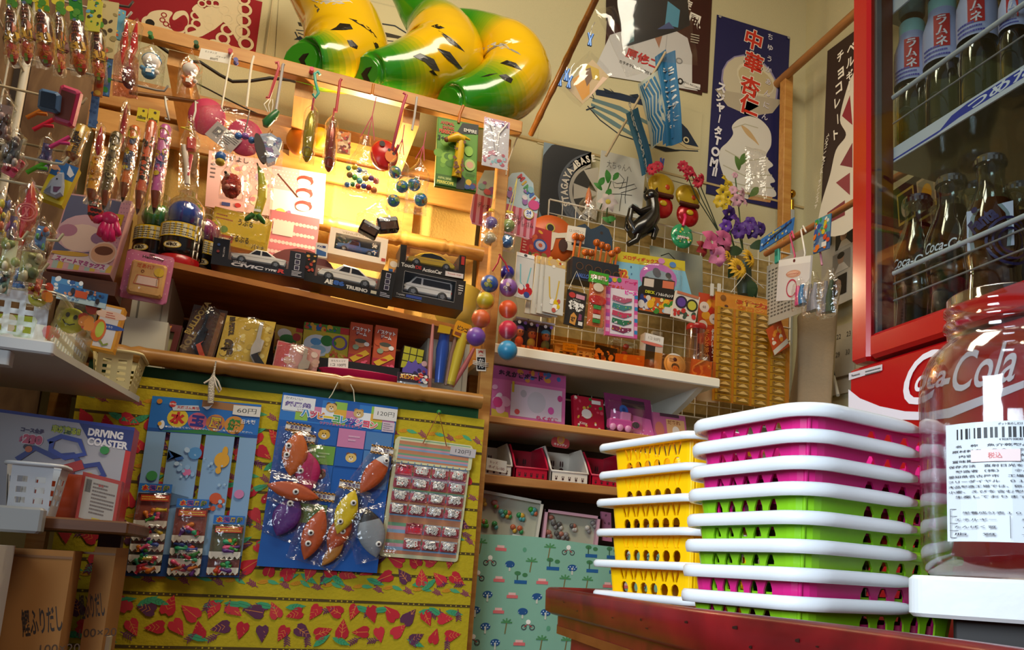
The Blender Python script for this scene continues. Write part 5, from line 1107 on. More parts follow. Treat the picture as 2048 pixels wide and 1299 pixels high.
carbox('boxed white delivery van in a black box at the shelf end', (793,533), (932,562), (788,594), 2.115, .085, '#1d1917', (.12, .86, .22, .92), 'van', '#dcdad6', [('l', [(.12,.92),(.12,.22),(.86,.22),(.86,.92),(.12,.92)], .012, '#a8a4a0'), ('t', 'Toyota', .10, .13, .08, '#b8b4b0', {'w': .12}), ('r', .18, .08, .40, .17, '#1f3a8a'), ('t', '27', .93, .55, .08, '#c8c4c0'), ('s', .9, .62, .97, .85, 3, '#c8c4c0'), ('s', .04, .02, .4, .06, 1, '#8a8680')])
t = carbox('boxed yellow sports car stacked on top of the van box', (802,488), (932,512), (798,536), 2.12, .08, '#1a1412', (.09, .90, .30, 1.05), 'bug', '#c9a81c', [('t', 'Touch', .13, .18, .16, '#e2ded6', {'w': .20, 'b': .03}), ('t', 'DE', .29, .165, .14, '#c2241c', {'w': .09, 'b': .04}), ('t', 'ActionCar', .50, .12, .16, '#e2ded6', {'w': .30, 'b': .03}), ('r', .70, .02, .98, .22, '#d8d0cc'), ('t', 'Touch Car', .84, .14, .06, '#b83a2c', {'w': .22}), ('r', .93, .6, .98, .95, '#c2241c')], cl='yellow car body')
carbox('white box with a blue pick-up truck behind the white and black car', (662,453), (777,478), (655,505), 2.19, .07, '#ece4d4', (.10, .88, .22, .82), 'truck', '#4a6aa8', [('t', 'VENUS CLUB', .45, .9, .07, '#b8a88a', {'w': .5}), ('t', '涼', .78, .62, .2, '#e6dcc8', {'b': .04}), ('t', '介', .78, .36, .18, '#e6dcc8', {'b': .04}), ('r', .92, .1, .99, .22, '#b83a2c')], cl='blue truck body')
# small packs between
card('small_pack', 'small white and blue pack left of the truck box', 'pack', (632,484), (656,488), (630,512), Yp(2.15), '#e6e2d8', [('t', 'FX車', .5, .75, .2, '#1f3a7a', {'b': .04, 'w': .7}), ('p', [(.1,.1),(.9,.1),(.9,.4),(.1,.55)], '#2a5a9a')], .012)
card('small_pack', 'small orange and white pack right of the white and black car', 'pack', (778,516), (798,520), (776,545), Yp(2.16), '#d8a04a', [('e', .5, .65, .25, .22, '#e8dcc8'), ('r', .05, .02, .45, .3, '#2a5a9a'), ('r', .55, .02, .95, .3, '#c2402c')], .012)
p = onY(642, 475, 2.22); m_ = MB(); m_.lathe([(0,0),(.012,0),(.012,.055),(0,.055)], M('#c9a83a', .4), 14); art(m_, [('st', 0, 0, 1, 1, 5, ['#d8b84a', '#3a2a14'], False)], .02, .03, 0, warp=lambda x, y, z: ((.0125+z)*math.cos(-1.57-.8+x/.0125), (.0125+z)*math.sin(-1.57-.8+x/.0125), y+.022)); p.z = SZ; m_.v = [(x, y, z+.0) for x, y, z in m_.v]; tag(m_.build('tin', None, Matrix.Translation(p)), 'small gold and brown checked tin behind the little blue pack', 'tin')
# yellow wobble banana pack
X, w, h = frame((430,412), (545,440), (420,482), Yp(2.14)); t = thing('toy_pack', 'yellow banana toy pack standing on the white hatchback box', 'pack', X)
m_ = MB(); m_.box(0, 0, -.02, w, h, 0, M('#d8b414', .3)); art(m_, [('r', .03, .3, .95, .97, '#e6c81c'), ('s', .05, .66, .34, .86, 2, '#b86a3a'), ('e', .22, .42, .1, .1, '#7aa03a'), ('r', .08, .08, .40, .27, '#c2501c'), ('s', .10, .11, .38, .24, 1, '#f0d8b0'), ('t', 'うぶる', .56, .72, .17, '#1f1a10', {'w': .26, 'b': .01}), ('t', 'ぶるぶる', .50, .24, .17, '#1f1a10', {'w': .34, 'b': .01}), ('t', 'バナナ', .84, .12, .15, '#1f1a10', {'w': .22, 'b': .01})], w, h); S('card', m_, t); S('bag', MB().join(bagmesh(w*1.02, h*1.0, .03, FILM, 0, 15)), t)
# plate behind
p = onY(930, 555, 2.28); tag(MB().lathe([(0,0),(.075,0),(.085,.006),(.086,.010),(0,.008)], M('#b8a44a', .35), 34, R3('X', 80)).build('yellow_plate', None, T3(p.x, p.y, SZ+.088)), 'round yellow plate leaning behind the van box', 'plate')
# fluffy red toy and the green-yellow banana
def fluffy(t, w, h):
 m_ = MB(); nz = lambda u, v: 1+.16*noise.noise(Vector((u*9, v*9, 1)))+.10*noise.noise(Vector((u*25, v*25, 3)))
 m_.grid(lambda u, v: (w*.48+w*.40*nz(u, v)*math.cos(u*6.2832)*math.sin(v*3.1416), h*.30-h*.25*nz(u, v)*math.cos(v*3.1416), .020*nz(u, v)*math.sin(u*6.2832)*math.sin(v*3.1416)), 40, 24, M('#c2361f', .9, bump=1, bscale=300)); S('toy', m_, t)
 m_ = MB(); m_.sph((w*.3, h*.46, .017), (w*.12, w*.11, .008), '#d8c0a8', 12, 8); m_.sph((w*.24, h*.47, .025), .0035, '#2a1a14', 8, 6); S('face_patch', m_, t, 'pale round patch'); m_ = MB(); m_.sph((w*.34, h*.2, .020), (w*.12, w*.12, .006), '#b8786a', 12, 8); S('belly_patch', m_, t)
bagged('fluffy_toy', 'fluffy red toy in a clear bag before the pink picture card', 'toy', (444,302), (492,310), (434,396), YR, fluffy, .05, .45, 16)
def bnn(t, w, h):
 K_ = [(.30,.98,.06),(.36,.92,.10),(.48,.82,.30),(.58,.62,.42),(.60,.42,.44),(.52,.24,.40),(.46,.12,.36),(.42,.05,.30)]; P_ = [(w*a, h*b, 0) for a, b, _ in K_]; rr = [w*.40*c for _, _, c in K_]
 cs = [M(c, .3) for c in ('#3a4a14', '#6a8a1c', '#a8a81c', '#c9b41c', '#c9b41c', '#b0a81c', '#5a8a24')]; m_ = MB(); m_.tube(P_, rr, cs, 16); S('banana', m_, t)
 for s_ in (-1, 1): S('peel_tip', MB().tube([(w*.42+s_*w*.08, h*.12, .004), (w*.42+s_*w*.30, h*.03, .004), (w*.42+s_*w*.36, h*.0, .002)], [w*.12, w*.10, w*.03], M('#2f6a24', .3), 10), t)
 m_ = MB(); m_.box(w*.34, h*.16, w*.17, w*.6, h*.20, w*.175, '#d8d2c4'); S('price_tag', m_, t)
bagged('banana_toy', 'squeezy yellow banana toy with green ends in a hanging bag', 'toy', (498,320), (552,330), (490,442), YR, bnn, .05, .18, 17)
# pink wooden puzzle pack on the shelf corner
X, w, h = frame((256,496), (350,515), (233,592), Yp(1.985)); t = thing('puzzle_pack', 'pink blister pack with a wooden block puzzle at the shelf corner', 'pack', X)
m_ = MB(); m_.prism(rrect(0, 0, w, h, .008), -.003, 0, M('#c26a92', .35)); art(m_, [('dots', .03, .05, .97, .97, 8, 8, .012, '#e0a8c0'), ('t', 'HelloKitty', .56, .89, .075, '#4a2a24', {'w': .46, 'b': .03}), ('e', .52, .96, .05, .02, '#6a2a3a')], w, h); S('card', m_, t)
m_ = MB(); m_.box(w*.16, h*.08, .0005, w*.90, h*.76, .018, wood('#c99a5c', '#bb8a4c', (20, 20, 20)), b=.004); art(m_, [('t', 'だあれ？', .46, .66, .085, '#b8481c', {'w': .36, 'b': .02}), ('o', .42, .55, .03, .012, '#6a3418'), ('l', [(.28,.28),(.32,.46),(.78,.46),(.80,.28),(.28,.28)], .012, '#b83a2c'), ('p', [(.33,.29),(.35,.45),(.76,.45),(.77,.29)], '#d8b8a8'), ('e', .76, .58, .09, .09, '#c9a41c'), ('l', [(.76,.5),(.74,.4),(.75,.3)], .008, '#6a4a18')], w, h, .0182); S('wooden_block', m_, t, 'wooden block with a printed scene'); S('blister', MB().join(bagmesh(w, h, .05, FILMS, 0, 21, 1, .02)), t)
t2 = tag(MB().box(onY(258,590,2.02).x, 2.02, 1.1875, onY(345,590,2.02).x, 2.07, 1.30, M('#c0baa6', .6)).build('carton'), 'pale carton standing below the pink puzzle pack', 'box')
# --- lower shelf behind the bamboo
ZS = 1.1865
def guncut(kind):
 return {'auto': [(.12,.62),(.90,.50),(.93,.30),(.86,.28),(.84,.02),(.66,.02),(.60,.32),(.46,.36),(.16,.44)], 'rev': [(.52,.98),(.60,.98),(.62,.62),(.72,.58),(.70,.34),(.64,.28),(.86,.04),(.66,.00),(.48,.22),(.46,.40),(.52,.60)]}[kind]
def gunpack(lab, tl, tr, bl, Y, col, items, gun, gcol, bag=True, frame_=None, gx=(0, 0, 1, 1), grip=None):
 X, w, h = frame(tl, tr, bl, Yp(Y)); t = thing('toy_pistol_pack', lab, 'pack', X, 'toy pistol packs on the lower shelf'); sh = skew(tl, bl, Yp(Y), X, h)
 m_ = MB(); m_.box(0, 0, -.012, w, h, 0, M(col, .4)); art(m_, items, w, h);
 if frame_: m_.box(0, 0, 0, w*.1, h, .012, M(frame_, .35)); m_.box(w*.9, 0, 0, w, h, .012, M(frame_, .35)); m_.box(w*.1, h*.80, 0, w*.9, h, .012, M(frame_, .35)); art(m_, [('t', 'SEKIDEN', .55, .90, .11, '#d8862c', {'w': .55, 'b': .05, 'sh': .2})], w, h, .012)
 shear(m_, tl, bl, Yp(Y), X, h); S('card', m_, t)
 m_ = MB(); m_.prism([(w*(gx[0]+a*gx[2]), h*(gx[1]+b*gx[3])) for a, b in guncut(gun)], .002, .014, M(gcol, .25), bev=.001); shear(m_, tl, bl, Yp(Y), X, h); S('toy_pistol', m_, t)
 if grip: m_ = MB(); m_.prism([(w*(gx[0]+a*gx[2]), h*(gx[1]+b*gx[3])) for a, b in grip[1]], .0142, .0165, M(grip[0], .4)); shear(m_, tl, bl, Yp(Y), X, h); S('grip', m_, t)
 if bag: m_ = bagmesh(w, h, .045, FILM, .12, len(lab), .5); shear(m_, tl, bl, Yp(Y), X, h); S('bag', m_, t)
 return t
gunpack('boxed toy pistol with a brown frame and orange lettering', (245,634), (366,654), (224,706), 2.08, '#c9bf8a', [('st', .1, .05, .9, .8, 10, ['#c9bf8a', '#bfb47c'], True), ('t', 'GUNMAN', .26, .18, .07, '#2a1f14', {'b': .05, 'sh': .3})], 'auto', '#2a1712', False, '#5a1f14', (.12, .12, .76, .85), ('#6a3a22', [(.86,.28),(.84,.04),(.67,.04),(.64,.30)]))
gunpack('bagged dark revolver pack with gold lettering, upright', (388,608), (456,622), (354,716), 2.075, '#4a3020', [('t', 'ROLE', .18, .35, .12, '#8a7248', {'rot': 70, 'b': .06}), ('t', 'BULLDOZA', .22, .78, .10, '#b89a4a', {'rot': 74, 'b': .04}), ('r', .8, .1, .95, .95, '#7a4a24')], 'rev', '#14100e', True, None, (-.1, .05, 1, .92), ('#b8401c', [(.70,.34),(.64,.28),(.86,.06),(.72,.03),(.52,.24)]))
gunpack('bagged silver revolver on a yellow card with bold lettering', (454,630), (552,644), (428,730), 2.07, '#c9a83a', [('b', .3, .2, .95, .95, 30, ['#b8982c', '#d8bc5a', '#e0cc7a'], .06), ('t', 'BB PISTOL', .15, .80, .10, '#3a2a14', {'v': 0, 'rot': -82, 'b': .05, 'w': .42}), ('t', 'GS', .16, .38, .22, '#4a3414', {'rot': -82, 'b': .10, 'o': '#d8b84a', 'ow': .05})], 'rev', '#b8b2aa', True, None, (.22, .05, .9, .9), ('#1a1614', [(.70,.34),(.64,.28),(.86,.06),(.68,.02),(.50,.24)]))
gunpack('bagged small pistol with pink card, lying right of the silver one', (556,680), (642,700), (540,752), 2.06, '#c08a80', [('r', .02, .2, .3, .98, '#b8484a'), ('b', .3, .2, .95, .95, 14, ['#c9a08a', '#a87a6a', '#d8c0b0'], .1)], 'rev', '#a89a88', True, None, (.1, .1, 1, .85), ('#14100e', [(.70,.34),(.64,.28),(.86,.06),(.68,.02),(.50,.24)]))
# game boxes
card('game_box', 'yellow and red game box half hidden behind the pink pistol pack', 'box', (552,648), (606,658), (546,700), Yp(2.19), '#c9a01c', [('e', .35, .7, .25, .2, '#e6e2d4'), ('e', .5, .5, .3, .2, '#3a8a2a'), ('e', .8, .65, .15, .15, '#b8301c'), ('r', .75, .85, 1, 1, '#c2301c'), ('b', .1, .1, .9, .4, 12, ['#b8301c', '#d8861c', '#3a7a2a'], .08)], .03)
card('game_box', 'fishing game box with a green turtle on its yellow lid', 'box', (609,643), (699,656), (603,716), Yp(2.17), '#c9b01c', [('r', 0, .8, 1, 1, '#4a8a1c'), ('b', .05, .85, .7, .97, 20, ['#2a5a9a', '#c2401c', '#d8a01c', '#2f7a2a'], .06), ('r', .80, .80, 1, .98, '#b8241c'), ('e', .32, .40, .36, .30, '#d8dcdc'), ('e', .28, .5, .14, .10, '#5a9ac9'), ('e', .34, .3, .2, .12, '#9ac0d0'), ('e', .52, .56, .16, .15, '#2f7a24'), ('e', .66, .52, .08, .07, '#3a8a2c'), ('o', .8, .55, .2, .05, '#6a4a9a'), ('b', .6, .05, .98, .3, 14, ['#d8701c', '#c2401c', '#e0a83a'], .06), ('e', .55, .16, .06, .06, '#e0c01c')], .03)
def bgame(lab, q, Y): return card('game_box', lab, 'box', *q, Yp(Y), '#b8481c', [('r', 0, .0, 1, .25, '#a8242c'), ('t', 'バスケット', .5, .86, .10, '#efe4d8', {'w': .82, 'b': .05, 'o': '#7a1a24', 'ow': .06}), ('t', 'ゲーム', .5, .75, .10, '#efe4d8', {'w': .5, 'b': .05, 'o': '#7a1a24', 'ow': .06}), ('e', .2, .60, .09, .07, '#c2501c'), ('e', .5, .52, .12, .09, '#c98a5a'), ('e', .5, .58, .13, .05, '#4a4a3a'), ('e', .78, .52, .06, .05, '#e6e0d4'), ('e', .3, .42, .07, .06, '#8a9a7a'), ('p', [(.05,.15),(.75,.38),(.95,.3),(.25,.06)], '#d8a81c'), ('e', .5, .23, .08, .03, '#b8301c'), ('b', .6, .02, .95, .12, 6, ['#e0506a'], .05)], .03, 'basketball game boxes on the lower shelf')
bgame('left of the two orange basketball game boxes', ((702,643), (746,650), (695,727)), 2.155); bgame('right of the two orange basketball game boxes', ((752,649), (796,657), (743,736)), 2.135)
a, b = onY(640, 708, 2.10), onY(800, 736, 2.10); tag(MB().box(a.x, 2.10, ZS, b.x, 2.13, (a.z+b.z)/2-.004, M('#120d0b', .4)).build('display_riser'), 'black riser in front of the basketball game boxes', 'riser')
card('price_card', 'white price card reading 100 yen on the black riser', 'price card', (657,715), (697,717), (656,734), Yp(2.094), '#e4dfd2', [('t', 'おもちゃコマ', .5, .72, .2, '#2a2420', {'w': .7, 'b': 0}), ('t', '1コ 100円', .5, .3, .3, '#2a2420', {'w': .75, 'b': 0})], .002)
p = onY(722, 775, 2.05); m_ = MB(); m_.lathe([(.05,0),(.085,.012),(.10,.034),(.103,.036),(.100,.036),(.083,.014),(0,.006)], M('#c2144a', .3), 40, sy=.42); tag(m_.build('pink_tray', None, T3(p.x, 2.06, ZS+.030)), 'wide crimson plastic tray just behind the bamboo pole', 'tray')
p = onY(676, 744, 2.085); m_ = MB(); m_.sph((0,0,.008), (.010,.008,.008), '#c9b03a', 12, 8); m_.sph((.006,0,.018), .006, '#d8d0b8', 10, 8); m_.tube([(-.008,0,.008),(-.020,0,.005)], [.005,.001], '#b89a2a', 6); tag(m_.build('toy_bird', None, T3(p.x, 2.062, ZS+.05)), 'tiny yellow toy bird above the crimson tray', 'toy')
X, w, h = frame((808,689), (850,699), (805,736), Yp(2.11)); m_ = MB(); m_.box(0, 0, -w, w, h, 0, M('#1f1a14', .4), b=.002); art(m_, [('r', .04+.32*i, .04+.32*j, .32+.32*i, .32+.32*j, '#a8a41c') for i in range(3) for j in range(3)], w, h); tag(m_.build('puzzle_cube', None, X), 'puzzle cube with a yellow-green face beside the basketball games', 'toy')
X, w, h = frame((806,722), (856,728), (804,750), Yp(2.085)); m_ = MB(); m_.prism([(0,0),(w,0),(w,h*.6),(w*.85,h*.8),(w*.8,h*1.1),(w*.6,h*.9),(w*.5,h*1.25),(w*.35,h*.95),(w*.2,h*1.1),(w*.12,h*.7),(0,h*.5)], -.004, 0, M('#5a4a9a', .4)); art(m_, [('b', .5, .1, .9, .5, 10, ['#2a1f4a', '#c9a08a', '#8a2a4a'], .12), ('e', .85, 1.0, .2, .2, '#c9a0a0')], w, h); tag(m_.build('toy_card', None, X), 'spiky purple die-cut card before the puzzle cube', 'card')
def spin(t, w, h):
 m_ = MB(); m_.box(0, 0, -.003, w, h, 0, M('#c9c4bc', .35)); m_.box(0, h*.45, 0, w, h, .003, M('#2a1a24', .35)); art(m_, [('t', 'スピンスター', .42, .75, .26, '#d8b41c', {'w': .7, 'b': .06, 'o': '#b8241c', 'ow': .08}), ('b', .6, .5, .95, .95, 12, ['#b8241c', '#2a4a9a', '#d8d2c8'], .12)], w, h, .003); S('card', m_, t)
bagged('toy_pack', 'small spinner pack with a dark header at the shelf end', 'pack', (796,743), (857,751), (792,775), Yp(2.03), spin, .015, 0, 22)
# clear cup with sticks and foil candies
p = onY(880, 780, 2.05); cup = thing('clear_cup', 'clear square cup holding the tall sticks at the shelf end', 'cup', (p.x, 2.07, ZS)); S('cup', MB().prism(rrect(-.034,-.028,.034,.028,.006), 0, .075, film('#f6f6f4', .06, .35, .05, 0)), cup)
def stick(lab, pts, r, col, name='toy_stick', items=None, n=10):
 mb = MB(); mb.tube([onY(x, y, 2.055) for x, y in pts], r, M(col, .25, .2), n); return tag(mb.build(name), lab, 'stick', 'sticks in the clear cup')
stick('thin pink foil stick at the left of the clear cup', [(866,648),(862,700),(858,776)], [.003, .006, .006], '#c2807a'); t_ = stick('thick blue and white foil stick in the middle of the clear cup', [(890,664),(885,700),(878,766)], [.012, .0165, .012], '#2a4a9a')
stick('yellow dotted stick leaning right in the clear cup', [(928,668),(916,710),(900,770)], [.012, .014, .012], '#c9b43a'); stick('brown and silver stick between the blue and yellow ones', [(914,662),(902,710),(892,770)], [.004, .006, .006], '#8a6a5a'); stick('shiny pink foil stick leaning far right out of the clear cup', [(948,696),(930,730),(904,772)], [.004, .007, .006], '#b86a6a')
X, w, h = frame((876,650), (900,654), (872,664), Yp(2.035)); m_ = MB(); m_.prism([(0,0),(w,0),(w*1.1,h),(w*.1,h*1.1)], -.004, .004, M('#c9a01c', .25, .3)); tag(m_.build('foil_flag', None, X), 'crumpled gold foil top on the blue stick', 'wrapper')
X, w, h = frame((914,640), (944,652), (908,672), Yp(2.05)); m_ = MB(); m_.prism(rrect(0,0,w,h,.004), -.012, .004, M('#c98a14', .3)); art(m_, [('t', 'ビンゴ', .5, .6, .3, '#2a1a0c', {'w': .7, 'b': .05}), ('r', .1, .1, .9, .3, '#7a3a14')], w, h, .004); tag(m_.build('stick_head', None, X), 'orange labelled head of the dotted stick', 'wrapper')
card('game_box', 'flat light blue box lying at the foot of the clear cup', 'box', (800,773), (932,796), (797,800), Yp(2.0), '#5a9ac0', [('t', 'SUPER BOUNCE', .5, .45, .4, '#b8485a', {'w': .8, 'b': .06, 'o': '#e0d8a8', 'ow': .06}), ('e', .72, .9, .6, .4, '#c9601c')], .01)
# == cards hanging on the yellow cloth
YK = Yp(1.971)
BLU = '#1668b8'
X, w, h = frame((305,791), (523,809), (250,1151), YK); sh1 = skew((305,791), (250,1151), YK, X, h)
def SH(m_, sh, h): m_.v = [(x-sh*(1-y/h), y, z) for x, y, z in m_.v]; return m_
t = thing('balloon_card', 'tall blue display card of water balloon packs priced 60 yen', 'display card', X)
m_ = MB(); cols_ = [(0, .165), (.205, .485), (.525, .79), (.835, 1.0)]; m_.box(0, h*.80, -.003, w, h, 0, M(BLU)); m_.box(0, 0, -.003, w, h*.12, 0, M('#123f7a'))
for a, b in cols_: m_.box(w*a, h*.12, -.003, w*b, h*.80, 0, M('#7ea4c8'))
art(m_, [('r', 0, .96, .45, 1, '#1a74c2'), ('p', [(.45,.96),(1,.94),(1,.985),(.45,1)], '#9a6a3a'), ('r', 0, .80, 1, .82, '#0f4a94'), ('p', [(.1,.805),(.5,.83),(.9,.80)], '#2a7a3a'), ('e', .25, .885, .054, .054, '#d8c02a'), ('e', .43, .875, .05, .05, '#c25a7a'), ('e', .595, .872, .05, .05, '#c27a2a'), ('e', .77, .868, .053, .053, '#c8862a'),
 ('t', '水', .25, .885, .072, '#c2241c', {'b': .07, 'rot': -4}), ('t', '玉', .43, .876, .065, '#2a2a8a', {'b': .07, 'rot': -4}), ('t', '風', .595, .872, .065, '#c9b41c', {'b': .06, 'o': '#5a2a7a', 'ow': .05, 'rot': -4}), ('t', '船', .77, .868, .072, '#1f7a2a', {'b': .07, 'rot': -4}), ('p', [(.18,.955),(.42,.965),(.44,.935),(.2,.925)], '#c8d4e0'), ('t', '天然ゴム風船', .33, .947, .018, '#b8241c', {'w': .2, 'b': .03}), ('e', .19, .962, .018, .018, '#c2302c'), ('t', '世界初', .19, .962, .012, '#eee', {}), ('e', .07, .972, .014, .014, '#c27a1c'),
 ('t', '日本製', .9, .892, .026, '#e0e6ee', {'w': .13}), ('t', '●日光に当てないでください。 ●顔に当てないでください。', .55, .832, .011, '#dfe6ee', {'w': .8}), ('t', '30', .80, .822, .016, '#1a1a1a'), ('e', .12, .84, .014, .025, '#dfe4ea'), ('e', .10, .845, .01, .012, '#d8a01c'), ('p', [(.46,.96),(.52,.965),(.55,.98),(.52,.95),(.5,.945)], '#dfe6ee'),
 ('p', [(.84,.925),(1.0,.925),(1.0,.985),(.74,.985),(.74,.93)], '#d9d6ce'), ('t', '60円', .87, .955, .03, '#242424', {'w': .18, 'b': -.005}), ('e', .10, .55, .028, .028, '#3a8a4a'), ('p', [(.21,.70),(.24,.66),(.21,.64),(.27,.665),(.34,.67),(.36,.655),(.30,.64)], '#2a5aa0'), ('e', .45, .69, .035, .035, '#4a8ac0'), ('e', .40, .58, .022, .022, '#c86a9a'), ('b', .3, .55, .48, .72, 10, ['#a8c4dc', '#8ab0d4'], .012), ('e', .70, .66, .04, .045, '#d8a01c'), ('e', .72, .71, .015, .03, '#d8a01c'), ('e', .68, .60, .015, .02, '#d8a01c'), ('p', [(.0,.42),(.22,.50),(.30,.46),(.45,.44),(.40,.40),(0,.36)], '#4a6a8a'), ('e', .69, .44, .032, .032, '#c8501c'), ('b', .62, .38, .76, .43, 8, ['#c8501c'], .014), ('e', .90, .47, .026, .026, '#c87aa8'), ('b', .54, .3, .78, .78, 14, ['#9abcd8', '#6a98c4'], .01)], w, h)
SH(m_, sh1, h); S('backing_card', m_, t)
pr_ = random.Random(11); BC = ['#c2243a', '#2a8a2a', '#d87a1c', '#2a4a9a', '#c9b01c', '#5a2a7a', '#e0507a', '#2aa06a', '#d8481c']
def balloonpack(t, x0, y0, pw, ph, header, z, k):
 g = MB(); zt = z
 g.box(x0, y0, zt-.004, x0+pw, y0+ph*(.80 if header else 1), zt-.002, M('#8a4a3a' if k % 2 else '#5a5a3a', .4)); g.add([], [], '#dcdad0')
 n = 12; g.prism([(x0+pw*i/n, y0+(.0 if i % 2 else .006)) for i in range(n+1)]+[(x0+pw, y0+.016), (x0, y0+.016)], zt+.006, zt+.007, M('#d9d4c4', .4))
 if header:
  XX = T3(x0, y0+ph*.82, zt+.004); g.box(0, 0, -.002, pw, ph*.20, 0, M('#1f6ab8'), XX); art(g, [('t', '水', .2, .5, .6, '#c2241c', {'b': .08, 'o': '#d8c02a', 'ow': .08}), ('t', '玉', .42, .5, .55, '#2a2a8a', {'b': .08, 'o': '#c25a7a', 'ow': .08}), ('t', '風', .62, .5, .55, '#c9b41c', {'b': .06, 'o': '#5a2a7a', 'ow': .06}), ('t', '船', .84, .5, .6, '#1f7a2a', {'b': .08, 'o': '#c8862a', 'ow': .08})], pw, ph*.20, 0, XX)
  art(g, [('r', .1, .62, .96, .76, '#c2401c'), ('s', .14, .64, .92, .74, 2, '#e8c83a')], pw, ph, zt+.003, T3(x0, y0, 0))
 for i in range(7):
  c = pr_.choice(BC); a = pr_.uniform(0, 6.28); cx, cy = x0+pw*pr_.uniform(.2, .8), y0+ph*pr_.uniform(.14, .42 if header else .75); L_ = pw*.19; d = Vector((math.cos(a), math.sin(a)*.6, 0))*L_; p = Vector((cx, cy, zt+.003+.0006*i))
  g.tube([p-d, p-d*.7, p, p+d*.6, p+d], [.0045, .003, .0045, .006, .003], M(c, .35), 7)
 SH(g, sh1, h); b = S('balloon_pack', g, t)
 f = bagmesh(pw, ph*(.82 if header else 1), .02, FILM, 0, k, 1, .2, 8, 8); f.v = [(a+x0, b_+y0, c+zt+.004) for a, b_, c in f.v]; SH(f, sh1, h); S('bag', f, b)
for c0, top, n in ((.01, .35, 5), (.355, .275, 4), (.70, .13, 2)):
 pw = w*.285
 for k in range(n)[::-1]:
  y = h*(top-.225+.135)-(0 if k == 0 else h*(.012+.058*k)) if n > 2 else h*(.10 if k == 0 else .012)
  y = max(.002, y); balloonpack(t, w*c0, y, pw, h*(.24 if k == 0 else .10), k == 0, .010 if k == 0 else .008-.0015*k, int(c0*100)+k)
tag(MB().tube([onY(x, y, 1.952) for x, y in ((432,722),(428,745),(424,762),(421,806))], [.0016,.002,.0075,.006], M('#d8d0c0', .8, bump=.8, bscale=300), 8).tube([onY(x, y, 1.948) for x, y in ((428,752),(436,762),(442,778),(438,785),(432,770),(427,752),(418,760),(408,766))], .0022, M('#d8d0c0', .8), 6).build('braided_cord'), 'white braided cord tied in a bow above the water balloon card', 'cord')
# card 2: paper balloons
q2 = ((566,784), (796,814), (513,1131)); X, w, h = frame(*q2, YK); sh2 = skew(q2[0], q2[2], YK, X, h)
t = thing('paper_balloon_card', 'blue display card with animal-shaped paper balloons in bags, 120 yen', 'display card', X)
m_ = MB(); m_.box(0, 0, -.004, w, h, 0, M('#1458a8', .4))
def animal(x, y, s, c, ear): return [('e', x-s*.8, y+s*.6, s*.4, s*.4, ear), ('e', x+s*.8, y+s*.6, s*.4, s*.4, ear), ('e', x, y, s, s*.85, c), ('e', x-s*.35, y+s*.2, s*.1, s*.12, '#2a1a14'), ('e', x+s*.35, y+s*.2, s*.1, s*.12, '#2a1a14'), ('e', x, y-s*.25, s*.4, s*.3, '#e6dcc8'), ('e', x, y-s*.15, s*.13, s*.1, '#2a1a14')]
it = [('r', .0, .84, 1, .985, '#2a74c2')]
for i in range(9):
 for j in range(3): it.append(('r', .02+.107*i, .85+.045*j, .02+.107*(i+1), .85+.045*(j+1), ['#2a74c2', '#c87aa0', '#8ab84a', '#dfe4ea', '#1a5aa8', '#d8a83a'][(i*2+j*3) % 6]))
it += animal(.42, .945, .032, '#d8b06a', '#6a4a2a')+animal(.66, .93, .03, '#c8a86a', '#a87a3a')
it += [('p', [(.01,.90),(.28,.90),(.28,.985),(.01,.985)], '#dfe2e6'), ('t', 'かわいい', .1, .972, .014, '#22223a', {'w': .14, 'b': 0}), ('t', '紙風船', .14, .938, .032, '#6a5a9a', {'w': .22, 'b': .05}), ('t', 'いろいろ', .2, .91, .012, '#22223a', {'w': .12, 'b': 0})]
for i, c in enumerate('ハッピーコレクション'): it.append(('t', c, .21+.066*i, .895-.0028*i, .042, ['#3a8ac2', '#c8506a', '#d8862a', '#d8c02a', '#3a9a5a', '#3a8ac2', '#8a5ab0', '#d87aa8', '#d8506a', '#d8705a'][i], {'b': .05, 'o': '#e6e6ee', 'ow': .06}))
it += [('t', 'ワクワクおもちゃであそぼう！', .52, .848, .016, '#d86a8a', {'w': .36, 'b': .03}), ('p', [(.79,.91),(1,.91),(1,.985),(.79,.985)], '#d9d8d4'), ('t', '120円', .9, .948, .028, '#242424', {'w': .15, 'b': -.005}), ('r', .88, .84, .99, .9, '#c9b8c4'), ('s', .89, .845, .98, .895, 4, '#7a6a7a')]
for i, j, c in ((1, 0, '#1a5aa8'), (2, 0, '#c47aa4'), (1, 1, '#6a9a3a'), (2, 1, '#1a5aa8'), (1, 2, '#1a5aa8'), (3, 0, '#4a7ab0'), (3, 1, '#4a7ab0'), (3, 2, '#4a7ab0'), (1, 4, '#6a9a4a'), (1, 3, '#1a5aa8')): it.append(('r', .03+.24*i, .72-.115*j, .03+.24*(i+1)-.008, .72-.115*j+.11, c))
it += animal(.39, .78, .034, '#c9a03a', '#5a3a1c')+animal(.645, .66, .032, '#d8b86a', '#7a4a2a')+animal(.40, .545, .034, '#5a2a18', '#c86a7a')
it += [('s', .60, .755, .70, .80, 2, '#d8a8c4'), ('s', .36, .64, .46, .68, 2, '#a8c48a')]
art(m_, it, w, h); SH(m_, sh2, h); S('backing_card', m_, t)
